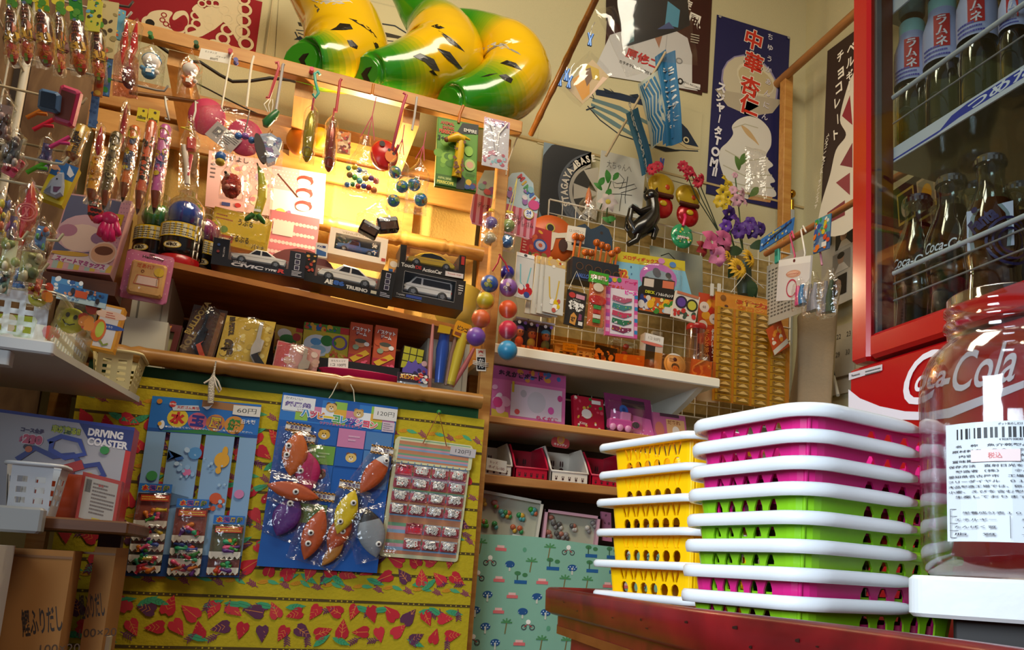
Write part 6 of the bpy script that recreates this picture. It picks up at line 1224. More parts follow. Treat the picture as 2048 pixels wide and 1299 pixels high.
def fishpack(cx, cy, L_, W_, ang, col, eyes, z, header=None, lab=None, c2=None):
 """a folded paper balloon, pointed at both ends, with its pack header"""
 L_, W_ = L_*h*1.22, W_*h*1.22; g = MB(); P_ = []; rr = []; n = 12
 for i in range(n+1): u = i/n; P_.append((0, (u-.5)*L_, 0)); rr.append(max(.0008, W_*.5*math.sin(math.pi*u)**.8))
 XX = T3(cx*w, cy*h, z) @ R3('Z', ang); N_ = 14; V = []
 for i in range(n+1):
  for j in range(N_): a = 2*math.pi*j/N_; V.append((rr[i]*math.cos(a), P_[i][1], .32*rr[i]*math.sin(a)*(1+.3*math.cos(5*a+i*.4))))
 if c2: cut = int(n*.62)
 for i in range(n): g.add(V[i*N_:(i+2)*N_], [(j, (j+1) % N_, N_+(j+1) % N_, N_+j) for j in range(N_)], M(c2 if c2 and i >= n*.68 else col, .5), True, XX)
 for ex, ey in eyes:
  for r_, c in ((.018, '#e6e2da'), (.010, '#1a1614')):
   g.sph((ex*W_, ey*L_, W_*.17), (r_*h, r_*h, .003 if r_ > .012 else .0048), M(c, .3), 12, 8, XX)
 SH(g, sh2, h); b = S('paper_balloon', g, t, lab); f = MB()
 f.join(bagmesh(W_*1.35+.012, L_*1.1, .03, FILM, 0, int(cx*50+cy*9), 1, .2, 8, 10), XX @ T3(-(W_*1.35+.012)/2, -L_*.55, 0)); SH(f, sh2, h); S('bag', f, b)
 if header:
  hx, hy, hw = header; g = MB(); XX = T3(w*hx, h*hy, .014) @ R3('Z', -3); hh = .052*h; g.box(0, 0, -.001, w*hw, hh, 0, M('#dcd8d2', .35), XX); n = 14
  art(g, [('r', i/n, y, (i+1)/n, y+.12, '#c88a2a' if (i+k) % 2 else '#3a2014') for k, y in enumerate((0, .12, .76, .88)) for i in range(n)]+[('t', 'おもちゃ', .5, .5, .38, '#3a2a6a', {'w': .62, 'b': .05})], w*hw, hh, 0, XX); SH(g, sh2, h); S('pack_header', g, b)
fishpack(.17, .645, .215, .115, -3, '#c2601c', [(-.3, .14), (-.3, -.06)], .022, (.06, .775, .21), 'orange paper balloon with two eyes')
fishpack(.29, .56, .20, .12, 16, '#b8145a', [(-.25, .0)], .014, (.12, .72, .2), 'magenta paper balloon')
fishpack(.20, .43, .24, .085, 80, '#b8501c', [(.0, -.05)], .022, None, 'orange-red paper balloon lying across'); fishpack(.18, .29, .2, .125, -18, '#5a2a7a', [(-.1, .28)], .014, None, 'purple paper balloon')
fishpack(.42, .20, .25, .105, -12, '#b8501c', [(-.15, .0), (-.1, -.2)], .016, (.33, .395, .22), 'orange paper balloon with a face low on the card')
fishpack(.66, .34, .22, .10, -14, '#d8bc14', [(.15, .22), (-.1, -.24)], .022, (.57, .475, .21), 'yellow paper balloon with two eyes'); fishpack(.63, .22, .2, .10, -22, '#c2501c', [(.1, .05)], .012, None, 'orange paper balloon behind the yellow one'); fishpack(.60, .10, .15, .06, -34, '#b87a2a', [], .010)
fishpack(.86, .58, .23, .10, -28, '#b8501c', [(.1, .34)], .020, (.80, .70, .20), 'orange and white fish paper balloon', '#c9ccd2')
fishpack(.90, .23, .24, .13, 18, '#8a9094', [(.15, -.25)], .018, None, 'black and grey paper balloon', '#1a1816')
tag(MB().tube([onY(x, y, 1.951) for x, y in ((676,764),(664,788),(658,796))], .0012, '#cfc6b0', 5).tube([onY(x, y, 1.951) for x, y in ((701,768),(707,780),(709,803))], .0012, '#cfc6b0', 5).build('hanging_string'), 'thin strings holding the paper balloon card to the bamboo pole', 'string')
# card 3: dice packs
q3 = ((794,871), (946,891), (758,1111)); X, w, h = frame(*q3, YK); sh3 = skew(q3[0], q3[2], YK, X, h)
t = thing('dice_card', 'striped pastel display card with packs of white dice', 'display card', X)
m_ = MB(); m_.prism(rrect(0, 0, w, h, .008), -.003, 0, M('#c9c8a0', .45)); pal = ['#b87a5a', '#7a9ab8', '#c08a9a', '#6a9a78', '#b8805a']
art(m_, [('st', .05, .03, .97, .99, 34, pal, False)], w, h); SH(m_, sh3, h); S('backing_card', m_, t)
m_ = MB(); m_.prism([(x+0, y+h*.78) for x, y in rrect(-.003, 0, w*1.01, h*.20, .006)], .002, .004, M('#c9c8a0', .45)); art(m_, [('st', .04, .80, .96, .965, 11, pal, False), ('dots', .0, .780, 1, .795, 12, 1, .006, '#5a8ab8')], w, h, .004); SH(m_, sh3, h); S('header_card', m_, t)
m_ = MB(); XX = T3(w*.70, h*.90, .006) @ R3('Z', -2); m_.box(0, 0, -.001, w*.34, h*.075, 0, M('#b9b4b8', .5), XX); art(m_, [('t', '120円', .5, .5, .5, '#242424', {'w': .6, 'b': -.005})], w*.34, h*.075, 0, XX); SH(m_, sh3, h); S('price_label', m_, t)
tag(MB().tube([onY(x, y, 1.955) for x, y in ((846,886),(878,824),(893,892))], .0014, '#8a4a1c', 6).build('hanging_string'), 'brown string of the dice card looped over a green pin', 'string')
m_ = MB(); p = onY(878, 824, 1.962); m_.sph((0,0,0), .006, '#1f7a3a', 10, 8); tag(m_.build('push_pin', None, Matrix.Translation(p)), 'green push pin holding the string of the dice card', 'pin')
dr = random.Random(8)
def dicepack(cx, cy, hdr):
 g = MB(); pw, ph = w*.215, h*.088; XX = T3(cx*w, cy*h, .004); g.box(0, 0, -.001, pw, ph, 0, M('#b03a52', .3), XX)
 if hdr: art(g, [('t', 'サイコロ', .5, .4, .5, '#d0142c', {'w': .8, 'b': .06}), ('b', .1, .75, .9, .95, 10, ['#7a1424'], .1)], pw, ph, 0, XX)
 else: art(g, [('r', .0, .82, 1, 1, '#a8b0b8')], pw, ph, 0, XX)
 SH(g, sh3, h); b = S('dice_pack', g, t)
 if not hdr:
  d_ = MB(); s = .0085
  for k in range(6):
   Y_ = XX @ T3(pw*(.24+.21*(k % 3)+dr.uniform(-.04, .04)), ph*(.34+.30*(k//3)+dr.uniform(-.06, .06)), .006) @ R3('Z', dr.uniform(-40, 40)) @ R3('X', dr.uniform(-25, 25)); d_.box(-s/2, -s/2, -s/2, s/2, s/2, s/2, M('#e4e0d8', .3), Y_); n = dr.randrange(1, 7)
   ps = {1: [(.5,.5)], 2: [(.28,.28),(.72,.72)], 3: [(.25,.25),(.5,.5),(.75,.75)], 4: [(.28,.28),(.72,.72),(.28,.72),(.72,.28)], 5: [(.25,.25),(.75,.75),(.25,.75),(.75,.25),(.5,.5)], 6: [(.28,.22),(.28,.5),(.28,.78),(.72,.22),(.72,.5),(.72,.78)]}[n]
   art(d_, [('e', a, b_, .11 if n > 1 else .18, .11 if n > 1 else .18, '#17130f' if n > 1 else '#c2241c') for a, b_ in ps], s, s, s/2, Y_ @ T3(-s/2, -s/2, 0))
  SH(d_, sh3, h); dd = S('dice', d_, b); dd['kind'] = 'stuff'
 f = MB(); f.join(bagmesh(pw, ph, .018, FILM, 0, int(cx*31+cy*77), 1, .3, 6, 6), XX @ T3(0, 0, .004)); SH(f, sh3, h); S('bag', f, b)
for r_, (y, n0) in enumerate(((.68, 0), (.575, 0), (.465, 0), (.355, 0), (.20, 1), (.075, 1))):
 for c in range(n0, 4): dicepack(.04+.235*c+.0*r_, y, (r_, c) in ((0, 0), (4, 1)))
# == the left side
LX = -.34
# white tray shelf, translucent basket on it, cream basket further back
zt = onX(105, 690, LX).z; ya, yb_ = onX(108, 690, LX).y, onX(262, 818, LX).y
yb_ = min(yb_, 1.93); tr_ = thing('white_tray', 'white plastic tray shelf sticking out at the left under the clear basket', 'tray', (LX-.15, ya+.2, zt))
m_ = MB(); m_.prism([(LX-.36, ya), (LX, ya), (-.262, 1.935), (LX-.36, 1.935)], zt-.012, zt, M('#b5b6b0', .4)); P('board', m_, tr_)
m_ = MB(); m_.prism(rrect(LX-.36, ya-.012, LX+.003, ya+.006, .004), zt-.016, zt+.006, M('#c6cacd', .3), bev=.003); P('front_edge', m_, tr_)
m_ = MB(); m_.prism(rrect(LX-.09, ya-.006, LX-.055, ya+.02, .004), zt-.040, zt-.017, M('#bfc2c2', .4)); P('clip', m_, tr_)
tag(MB().box(LX-.37, 1.86, 0, LX-.33, 1.90, zt-.012, M('#6a645a', .5)).build('rack_leg'), 'dark metal leg carrying the white tray shelf', 'rack')
def gridbasket(name, lab, x0, x1, y0, y1, z0, z1, m, nx, ny, nz, flare=.012, rim=.006):
 t = thing(name, lab, 'basket', ((x0+x1)/2, (y0+y1)/2, z0)); b = MB()
 def wall(A, B):
  A, B = Vector(A), Vector(B); d = B-A; L_ = d.length; d.normalize(); nn = Vector((-d.y, d.x, 0)); H = z1-z0; n = max(2, int(L_/.022))
  mp = lambda u, v, dep: tuple(A+d*(u*L_)-nn*(flare*(v))+nn*(dep)+Vector((0, 0, v*H)))
  for i in range(n):
   for j in range(nz):
    u0, u1, v0, v1 = .06+.88*i/n, .06+.88*(i+1)/n, .18+.62*j/nz, .18+.62*(j+1)/nz; a = .22
    holed(u0, u1, v0, v1, [(u0+(u1-u0)*p, v0+(v1-v0)*q) for p, q in ((a, a), (1-a, a), (1-a, 1-a), (a, 1-a))], mp, b, m, .0015)
  for u0, u1, v0, v1 in ((0, .06, 0, 1), (.94, 1, 0, 1), (.06, .94, 0, .18), (.06, .94, .80, 1)): b.add([mp(u0, v0, 0), mp(u1, v0, 0), mp(u1, v1, 0), mp(u0, v1, 0)], [(0, 1, 2, 3)], m)
 wall((x0, y0, z0), (x1, y0, z0)); wall((x1, y0, z0), (x1, y1, z0)); wall((x1, y1, z0), (x0, y1, z0)); wall((x0, y1, z0), (x0, y0, z0)); b.add([(x0, y0, z0), (x1, y0, z0), (x1, y1, z0), (x0, y1, z0)], [(0, 1, 2, 3)], m)
 P('body', b, t); f = flare+.003; r_ = MB(); r_.tube([(x, y, z1) for x, y in rrect(x0-f, y0-f, x1+f, y1+f, .02, 4)], rim*.6, m, 6, closed=True); P('rim', r_, t); return t
bya = ya+.03; byb = 1.86
gridbasket('clear_basket', 'translucent white plastic basket full of packs on the tray shelf', LX-.30, LX-.02, bya, byb, zt+.001, zt+.092, FROST, 5, 6, 3)
cr_ = M('#c9bf92', .45)
yc0 = 1.868; a = onY(192, 746, yc0); b = onY(264, 760, yc0)
gridbasket('cream_basket', 'small cream plastic basket hanging over the tray end above the cloth', a.x, a.x+.062, yc0, 1.955, zt+.001, zt+.075, cr_, 5, 5, 4)
# contents of the clear basket
pk = random.Random(21)
for i, (c, c2, lb) in enumerate((('#c8b83a', '#3a7a2a', 'yellow-green pack lying in the translucent basket'), ('#c2603a', '#e0c86a', 'orange pack at the right side of the translucent basket'), ('#a8c04a', '#e0e0c8', 'lime pack standing in the translucent basket'), ('#d8d4c0', '#c24a3a', 'white and red pack in the translucent basket'))):
 X = T3(LX-.27+.06*i, bya+.05+.05*i, zt+.004) @ R3('Z', pk.uniform(-20, 20)) @ R3('X', 90-pk.uniform(5, 20)); m_ = MB(); m_.box(0, 0, -.006, .07, .085, .006, M(c, .3)); art(m_, [('b', .1, .1, .9, .9, 12, [c2, '#e8e2d0'], .14)], .07, .085, .006); tag(m_.build('snack_pack', None, X), lb, 'pack')
# packs rising behind the basket: smiley sponge bags, blue printed cards, orange box
def smile(t, w, h):
 m_ = MB(); m_.sph((w*.45, h*.42, 0), (w*.36, h*.36, .012), M('#b8bc2a', .5), 20, 12); S('sponge', m_, t, 'yellow smiling sponge'); m_ = MB(); art(m_, [('e', .36, .52, .05, .07, '#2a2a14'), ('e', .56, .50, .05, .07, '#2a2a14'), ('l', [(.28,.36),(.36,.27),(.48,.25),(.60,.32)], .03, '#2a2a14'), ('b', .75, .3, 1, .9, 10, ['#c2401c', '#d8862a'], .12)], w, h, .0125); S('print', m_, t)
bagged('sponge_bag', 'bag with a yellow smiling sponge behind the translucent basket', 'bag', (122,592), (200,614), (112,664), Yp(1.62), smile, .04, .1, 31)
bagged('sponge_bag', 'bag with a smiling yellow sponge at the left, above the basket rim', 'bag', (58,562), (112,572), (52,612), Yp(1.55), smile, .04, .1, 32)
card('toy_card', 'blue printed header card with orange band above the smiling sponges', 'card', (118,566), (216,588), (112,596), Yp(1.60), '#2a6aa8', [('r', .0, .0, 1, .35, '#b8d4e0'), ('b', .05, .4, .95, .95, 20, ['#1a4a8a', '#4a9ad0', '#2a2430', '#c98a6a'], .12), ('r', .35, .35, .6, .8, '#c8501c'), ('t', 'クッション', .25, .17, .2, '#1a6ab0', {'w': .4, 'b': .05}), ('e', .3, .7, .12, .2, '#2a1a1c'), ('e', .82, .35, .12, .2, '#2a1a1c')], .003)
card('toy_card', 'light blue printed header card tilted in front of the pink box', 'card', (104,552), (166,566), (100,580), Yp(1.68), '#4a8ac0', [('b', .05, .1, .95, .95, 14, ['#1a4a8a', '#e0e4e8', '#c98a6a'], .2)], .003)
X, w, h = frame((205,606), (250,616), (180,694), Yp(1.80)); m_ = MB(); m_.box(0, 0, -.03, w, h, 0, M('#c88a14', .35)); art(m_, [('r', .05, .05, .88, .95, '#c9c6cc'), ('e', .5, .78, .3, .09, '#d8b8a8'), ('s', .28, .70, .72, .85, 3, '#b85a4a'), ('e', .5, .52, .32, .06, '#2a4a9a'), ('t', 'にょろり', .5, .52, .05, '#e0e4ee', {'w': .4}), ('e', .15, .4, .14, .25, '#c8601c'), ('e', .2, .42, .08, .18, '#a8b83a'), ('l', [(.3,.2),(.5,.1),(.7,.15)], .04, '#7a8a2a')], w, h); shear(m_, (205,606), (180,694), Yp(1.80), X, h); tag(m_.build('game_box', None, X), 'orange and white toy box standing left of the boxed pistol', 'box')
# the big pink box
q = ((138,386), (264,402), (90,537)); X, w, h = frame(*q, Yp(1.94)); m_ = MB(); m_.box(0, 0, -.05, w, h, 0, M('#c99aa0', .35));
art(m_, [('r', .02, .25, .84, .98, '#5a5f82'), ('r', .84, .25, 1, 1, '#cf9ab0'), ('dots', .85, .28, .99, .98, 3, 12, .008, '#a87a98'), ('e', .42, .50, .30, .25, '#c9a8b8'), ('e', .40, .44, .22, .18, '#dcc4bc'), ('e', .16, .52, .10, .08, '#b07a98'), ('e', .68, .46, .10, .08, '#8a6a90'), ('st', 0, 0, 1, .12, 12, ['#d8a8b8', '#a8c0c0', '#d8b84a'], True), ('r', 0, .0, 1, .02, '#c9889a'), ('p', [(.05,.13),(.9,.04),(.96,.12),(.7,.2),(.3,.26),(.08,.22)], '#d8ccd8'), ('t', 'スィートマミックス', .5, .12, .075, '#a84a8a', {'w': .8, 'b': .07, 'o': '#e8e0e8', 'ow': .06, 'rot': -7}), ('e', .3, .22, .2, .03, '#c9a03a'), ('e', .80, .27, .15, .15, '#e0c4b8'), ('e', .80, .27, .13, .13, '#d8a888'), ('e', .80, .30, .1, .06, '#6a3a1c'), ('r', .7, .5, .95, .8, '#d8b41c'), ('t', 'ゲ', .85, .7, .08, '#1f1a10', {'b': .03})], w, h); shear(m_, q[0], q[2], Yp(1.94), X, h); tag(m_.build('toy_box', None, X), 'big pink toy box with a lilac plush picture and striped base', 'box')
tag(MB().box(onY(60,540,1.96).x, 1.93, onY(60,545,1.96).z-.03, onY(240,560,1.96).x, 2.01, onY(150,548,1.96).z-.012, DARKW).build('wall_ledge'), 'dark wooden ledge under the big pink toy box', 'ledge')
# wire rack with hooks
rk = thing('wire_rack', 'white wire rack with projecting hooks at the far left', 'rack', (-.56, 1.5, 0)); RXX = -.56; wm_ = M('#cfc8b8', .35)
g = MB()
for i in range(9): y = 1.12+.10*i; g.tube([(RXX, y, 1.40), (RXX, y, 2.15)], .0022, wm_, 5)
for j in range(9): z = 1.40+.09*j; g.tube([(RXX, 1.12, z), (RXX, 1.92, z)], .0022, wm_, 5)
g.tube([(RXX, 1.92, zt+.001), (RXX, 1.92, 2.15)], .008, wm_, 8); g.tube([(RXX, 1.12, 1.4), (RXX, 1.12, 2.15)], .008, wm_, 8); P('wire_frame', g, rk)
for (px, py, Y), c in (((172, 205, 1.75), '#c8b89a'), ((135, 325, 1.55), '#cfc9b0'), ((140, 300, 1.7), '#8a7a5a'), ((48, 290, 1.5), '#cfc9b0'), ((118, 375, 1.6), '#cfc9b0'), ((125, 478, 1.6), '#c9c09a'), ((95, 538, 1.5), '#c9c09a'), ((55, 475, 1.42), '#c9c09a'), ((335, 180, 1.85), '#9a938a'), ((265, 12, 1.7), '#5a5450'), ((262, 33, 1.75), '#b8b0a8')):
 p = onY(px, py, Y); P('rack_hook', MB().tube([(RXX, p.y, p.z-.004), (p.x-.02, p.y, p.z-.006), (p.x-.006, p.y, p.z-.004), (p.x, p.y, p.z+.010)], .0024, M(c, .3), 6), rk)
# chocolate ice balloons
def icebar(k):
 def fn(t, w, h):
  warp = lambda x, y, z: (x, y, z+.5*w*math.sqrt(max(0, 1-((x-w*.5)/(w*.46))**2))*math.sqrt(max(0, 1-((y-h*.5)/(h*.49))**2)))
  m_ = MB(); m_.sph((w*.5, h*.5, 0), (w*.45, h*.48, w*.48), M('#8a3a14', .2, 0, .5), 20, 16); S('balloon', m_, t)
  m_ = MB(); g = lambda u, v: warp(w*(.5+.42*(u-.5)*2*math.sqrt(max(0, 1-((.50+.44*v-.5)/.48)**2))), h*(.52+.44*v), .0012); m_.grid(g, 12, 10, M('#45100c', .2, 0, .4)); S('chocolate_top', m_, t, 'dark chocolate coloured top')
  m_ = MB(); art(m_, [('e', .42, .60, .10, .10, '#c2501c'), ('dots', .3, .66, .7, .92, 4, 4, .008, '#a86a5a'), ('p', [(.25,.30),(.7,.34),(.75,.56),(.3,.54)], '#c98a1c'), ('t', 'SU', .50, .44, .16, '#d8a82a', {'b': .06, 'o': '#5a1a0c', 'ow': .05, 'rot': 10}), ('b', .25, .12, .65, .30, 10, ['#c8601c', '#d8861c', '#b8301c'], .06), ('r', .42, .04, .6, .14, '#6aa01c')], w, h, .002, warp=warp); S('print', m_, t)
  m_ = MB(); m_.box(w*.2, h*1.0, -.002, w*.8, h*1.5, .002, M(('#a8b02a', '#2a7a2a', '#c9b41c')[k % 3], .3)); art(m_, [('b', .2, 1.0, .8, 1.45, 8, ['#2a5a9a', '#d8c83a', '#2a2a1a', '#4a8a2a'], .05)], w, h, .0022); S('header', m_, t)
 return fn
for k, (x0, x1, y0, y1, lb) in enumerate(((-8, 30, 14, 130, 'chocolate ice bar balloon cut by the left picture edge'), (22, 58, 6, 128, 'second chocolate ice bar balloon from the left on the top hooks'), (48, 98, 22, 134, 'third chocolate ice bar balloon from the left, broad and orange below'), (92, 124, 28, 150, 'thin dark chocolate ice bar balloon, fourth from the left'), (118, 166, 40, 150, 'fifth chocolate ice bar balloon from the left, stars on its top'), (164, 202, 54, 166, 'rightmost chocolate ice bar balloon on the top hooks'))):
 bagged('ice_bar_balloon', lb, 'balloon', (x0+14, y0), (x1+10, y0+4), (x0, y1), Yp(1.40+.05*k), icebar(k), .05, .08, 40+k, 'chocolate ice bar balloons at the top left')
# strip packs and red pointed bags
for k, (tl, tr, bl, Y, c, cs, lb) in enumerate((((176,0),(206,4),(168,60),1.62,'#b8b43a',['#2a7a2a','#2a2a14','#5a9ac0'],'yellow-green printed strip pack above the rightmost ice bar balloon'), ((204,0),(238,6),(192,112),1.66,'#b8a878',['#3a2a14','#8a7a4a'],'beige spotted strip pack hanging near the red wall hanging'), ((222,12),(252,22),(214,72),1.72,'#5a9ab8',['#c2501c','#d8b41c','#e0dcc8'],'small blue picture card with a red bird by the wall hanging'), ((196,92),(214,96),(186,190),1.66,'#b86a2a',['#c2401c','#d8a83a'],'narrow orange strip pack below the ice bar balloons'), ((214,95),(228,98),(204,190),1.69,'#3a5a8a',['#2a7a3a','#5a8ac0'],'narrow blue and green strip pack below the ice bar balloons'), ((184,182),(200,186),(176,252),1.68,'#4a6a9a',['#3a5a8a'],'plain slate blue strip beside the pink case'))):
 card('strip_pack', lb, 'pack', tl, tr, bl, Yp(Y), c, [('b', .1, .05, .9, .95, 14, cs, .05)], .003)
def redtri(t, w, h):
 m_ = MB(); m_.prism([(w*.5, h*.98), (w*.86, h*.45), (w*.55, h*.05), (w*.16, h*.45)], -.01, .01, M('#b8141c', .2, 0, .4), bev=.006); art(m_, [('o', .5, .62, .05, .012, '#e0a8a0'), ('r', .42, .3, .5, .4, '#d8d2c8')], w, h, .0102); S('balloon', m_, t)
bagged('red_balloon', 'left of the two red pointed balloons beside the wall hanging', 'balloon', (244,36), (268,42), (230,130), Yp(1.72), redtri, .03, .1, 51)
bagged('red_balloon', 'right of the two red pointed balloons, in front of the rail', 'balloon', (262,36), (290,44), (256,136), Yp(1.76), redtri, .03, .1, 52)
def redlong(t, w, h): m_ = MB(); m_.tube([(w*.5, h*q, 0) for q in (.05, .2, .5, .75, .9)], [w*.1, w*.34, w*.36, w*.2, w*.05], M('#a8141c', .15, 0, .5), 12); S('balloon', m_, t)
bagged('pink_bag', 'dim pink bag with a dark round toy below the red pointed balloons', 'bag', (228,90), (278,98), (216,190), Yp(1.74), lambda t, w, h: S('toy', MB().sph((w*.62, h*.4, 0), (w*.28, h*.22, .012), M('#7a2a30', .4), 14, 10), t), .04, .2, 53, None, film('#f0d0cc', .08, .5, .15, .6, 50))
for k, (tl, tr, bl, Y, lb) in enumerate((((246,196),(264,200),(232,300),1.78,'long dark red balloon left of the pink pencil balloon'), ((194,244),(214,248),(186,312),1.60,'short shiny red balloon above the yellow pencil balloons'))): bagged('red_balloon', lb, 'balloon', tl, tr, bl, Yp(Y), redlong, .03, .12, 54+k)
# cases
for tl, tr, bl, c, c2, Y, lb in (((82,180),(124,190),(92,222),'#4a6a90','#2a3848',1.5,'blue flat toy case in a bag below the ice bar balloons'), ((128,176),(168,190),(116,246),'#c23a62','#7a3a24',1.52,'pink flat toy case hanging below the ice bar balloons')):
 X, w, h = frame(tl, tr, bl, Yp(Y)); m_ = MB(); m_.box(0, 0, -.02, w, h, .004, M(c, .25), T3(0,0,0) @ R3('X', 18), .004); m_.box(w*.15, h*.15, .004, w*.85, h*.85, .006, M(c2, .15), R3('X', 18)); tag(m_.build('toy_case', None, X), lb, 'case')
# pencil balloons
def pencil(c, lbl, k, tip='#7a3a1c'):
 def fn(t, w, h):
  r_ = w*.42; m_ = MB(); m_.lathe([(r_*.7, h), (r_, h*.97), (r_, h*.24)], M(c, .25, 0, .4), 18, T3(w*.5, 0, 0) @ Matrix(((1,0,0,0),(0,0,1,0),(0,1,0,0),(0,0,0,1))), cap=True); S('barrel', m_, t)
  m_ = MB(); m_.lathe([(r_, h*.24), (r_*.4, h*.06)], M(tip, .4), 18, T3(w*.5, 0, 0) @ Matrix(((1,0,0,0),(0,0,1,0),(0,1,0,0),(0,0,0,1))), cap=False); S('wood_cone', m_, t, 'brown cone'); m_ = MB(); m_.lathe([(r_*.4, h*.06), (.0005, 0)], M('#1a1210', .4), 14, T3(w*.5, 0, 0) @ Matrix(((1,0,0,0),(0,0,1,0),(0,1,0,0),(0,0,0,1))), cap=False); S('tip', m_, t, 'dark tip')
  m_ = MB(); wf = lambda x, y, z: (w*.5+(r_+.0008+z)*math.sin(x/r_), y, (r_+.0008+z)*math.cos(x/r_)); W2 = r_*2.0
  if lbl: its_ = [('r', 0, .30, 1, .86, '#cfcac0'), ('t', lbl[0], .35, .62, .10, '#1a1614', {'rot': 90, 'b': .08}), ('t', lbl[1], .68, .45, .10, '#1a1614', {'rot': 90, 'b': .08}), ('r', .0, .32, 1, .335, '#1a1614'), ('r', 0, .55, 1, .565, '#1a1614'), ('b', .1, .7, .9, .84, 5, ['#1a1614'], .02)]
  else: its_ = [('r', 0, .26, 1, .30, '#2a2420'), ('r', 0, .32, 1, .345, '#d8d2c4'), ('r', 0, .36, 1, .385, '#2a2420'), ('b', 0, .42, 1, .92, 12, k, .05)]
  art(m_, its_, W2, h, 0, warp=lambda x, y, z: wf(x-W2/2, y, z)); S('print', m_, t)
 return fn
G_ = 'pencil shaped balloons hanging at the left'
for tl, tr, bl, Y, c, lbl, k, lb in (((186,288),(214,294),(152,404),1.68,'#c98a14',None,['#c9a01c','#b87a14'],'yellow pencil balloon at the left end of the pencil row'), ((222,262),(248,268),(200,420),1.74,'#5a4a2c',None,['#3a3020','#8a7a4a'],'dark olive pencil balloon, second from the left'), ((258,250),(284,256),(222,400),1.80,'#c2601c',None,['#c9b01c','#2a3f6a'],'orange pencil balloon in the middle of the row'), ((292,240),(318,246),(256,426),1.84,'#c2502c',('KEVIN','PHIL'),None,'pencil balloon with a black and white lettered band'), ((318,248),(346,254),(290,424),1.86,'#b85a9a',None,['#c9b01c','#3a4a8a','#c86a9a'],'pink pencil balloon at the right end of the row'), ((152,246),(184,258),(136,326),1.62,'#b8902c',('DAVE','STUART'),None,'lettered pencil balloon high above the shark card')):
 bagged('pencil_balloon', lb, 'balloon', tl, tr, bl, Yp(Y), pencil(c, lbl, k), .05, .0, int(tl[0]), G_)
for tl, tr, bl, lb in (((276,214),(296,218),(272,240),'left yellow header card above the pencil balloons'), ((298,216),(320,222),(294,246),'right yellow header card above the pencil balloons')): card('header_card', lb, 'card', tl, tr, bl, Yp(1.87), '#d0bc1c', [('t', 'millions', .5, .3, .28, '#1a1a12', {'w': .8, 'b': .04}), ('e', .6, .8, .08, .08, '#3a2a10')], .002)
# pink hand, polka toy
X, w, h = frame((190,420), (246,430), (180,478), Yp(1.83)); m_ = MB(); pk_ = M('#c81f62', .3)
t = thing('pink_hand', 'pink rubber hand toy with fingers hanging down before the pink box', 'toy', X); m_.sph((w*.55, h*.78, 0), (w*.34, h*.26, .010), pk_, 16, 10); S('palm', m_, t)
for a, b, c, d, r_ in ((.28, .80, .08, .62, .008), (.42, .62, .34, .18, .0085), (.55, .58, .54, .06, .0085), (.68, .60, .72, .08, .008), (.80, .68, .92, .30, .0072)): S('finger', MB().tube([(w*a, h*b, 0), (w*(a+c)/2, h*(b+d)/2, .004), (w*c, h*d, 0), (w*c, h*(d-.05), 0)], [r_*.8, r_, r_, r_*.4], pk_, 10), t)
m_ = MB(); X, w, h = frame((180,388), (212,394), (168,440), Yp(1.845)); m_.prism(ellp(w*.5, h*.5, w*.5, h*.5), -.004, .006, M('#b8301c', .4), bev=.002); art(m_, [('dots', .15, .15, .85, .85, 3, 4, .07, '#2a100c')], w, h, .0062); tag(m_.build('spotted_toy', None, X), 'red toy with dark spots left of the pink hand', 'toy')
# shark card box
X, w, h = frame((112,318), (158,336), (100,402), Yp(1.58)); t = thing('toy_pack', 'yellow and blue pack with a grey shark toy at the left', 'pack', X); m_ = MB(); m_.box(0, 0, -.02, w, h, 0, M('#c9b014', .3), None, 0); art(m_, [('r', 0, .62, 1, 1, '#1f5a9a'), ('b', .1, .7, .9, .95, 5, ['#d8a07a', '#2a78b8'], .07), ('p', [(.6,.98),(.66,.75),(.85,.70),(.95,.8)], '#d0d0d4')], w, h); S('card', m_, t); m_ = MB(); m_.prism([(w*.2, h*.1), (w*.75, h*.08), (w*.95, h*.2), (w*.85, h*.42), (w*.6, h*.72), (w*.45, h*.68), (w*.25, h*.45)], .001, .014, M('#9aa0ae', .35), bev=.004); art(m_, [('p', [(.5,.30),(.8,.36),(.72,.20),(.58,.18)], '#5a2a4a'), ('e', .5, .5, .02, .02, '#1a1a1c'), ('p', [(.22,.12),(.5,.12),(.4,.3)], '#5a5f6e')], w, h, .0142); S('shark', m_, t, 'grey shark')
# red fish bag and other small bags
def redfish(t, w, h): m_ = MB(); m_.prism([(w*.5, h*.98), (w*.78, h*.72), (w*.86, h*.45), (w*.6, h*.22), (w*.42, h*.02), (w*.34, h*.3), (w*.2, h*.55), (w*.34, h*.8)], -.012, .012, M('#b3101c', .2, 0, .3), bev=.006); art(m_, [('o', .55, .52, .13, .02, '#c8584a'), ('o', .55, .52, .09, .012, '#c8584a'), ('l', [(.48,.58),(.62,.46)], .02, '#c8584a'), ('l', [(.48,.46),(.62,.58)], .02, '#c8584a')], w, h, .0122); S('balloon', m_, t)
bagged('red_balloon', 'big red diamond balloon with a cross mark in a clear bag', 'balloon', (44,358), (92,368), (30,500), Yp(1.46), redfish, .06, .15, 61)
sr = random.Random(33)
def jumble(cs, n=9):
 def fn(t, w, h):
  m_ = MB()
  for i in range(n): m_.sph((w*sr.uniform(.2, .8), h*sr.uniform(.1, .7), sr.uniform(-.006, .006)), (w*sr.uniform(.08, .2), h*sr.uniform(.06, .14), .006), M(sr.choice(cs), .35), 10, 7)
  m_.box(w*.2, h*.08, -.003, w*.8, h*.75, -.002, M(cs[0], .5)); o = S('contents', m_, t); o['kind'] = 'stuff'
 return fn
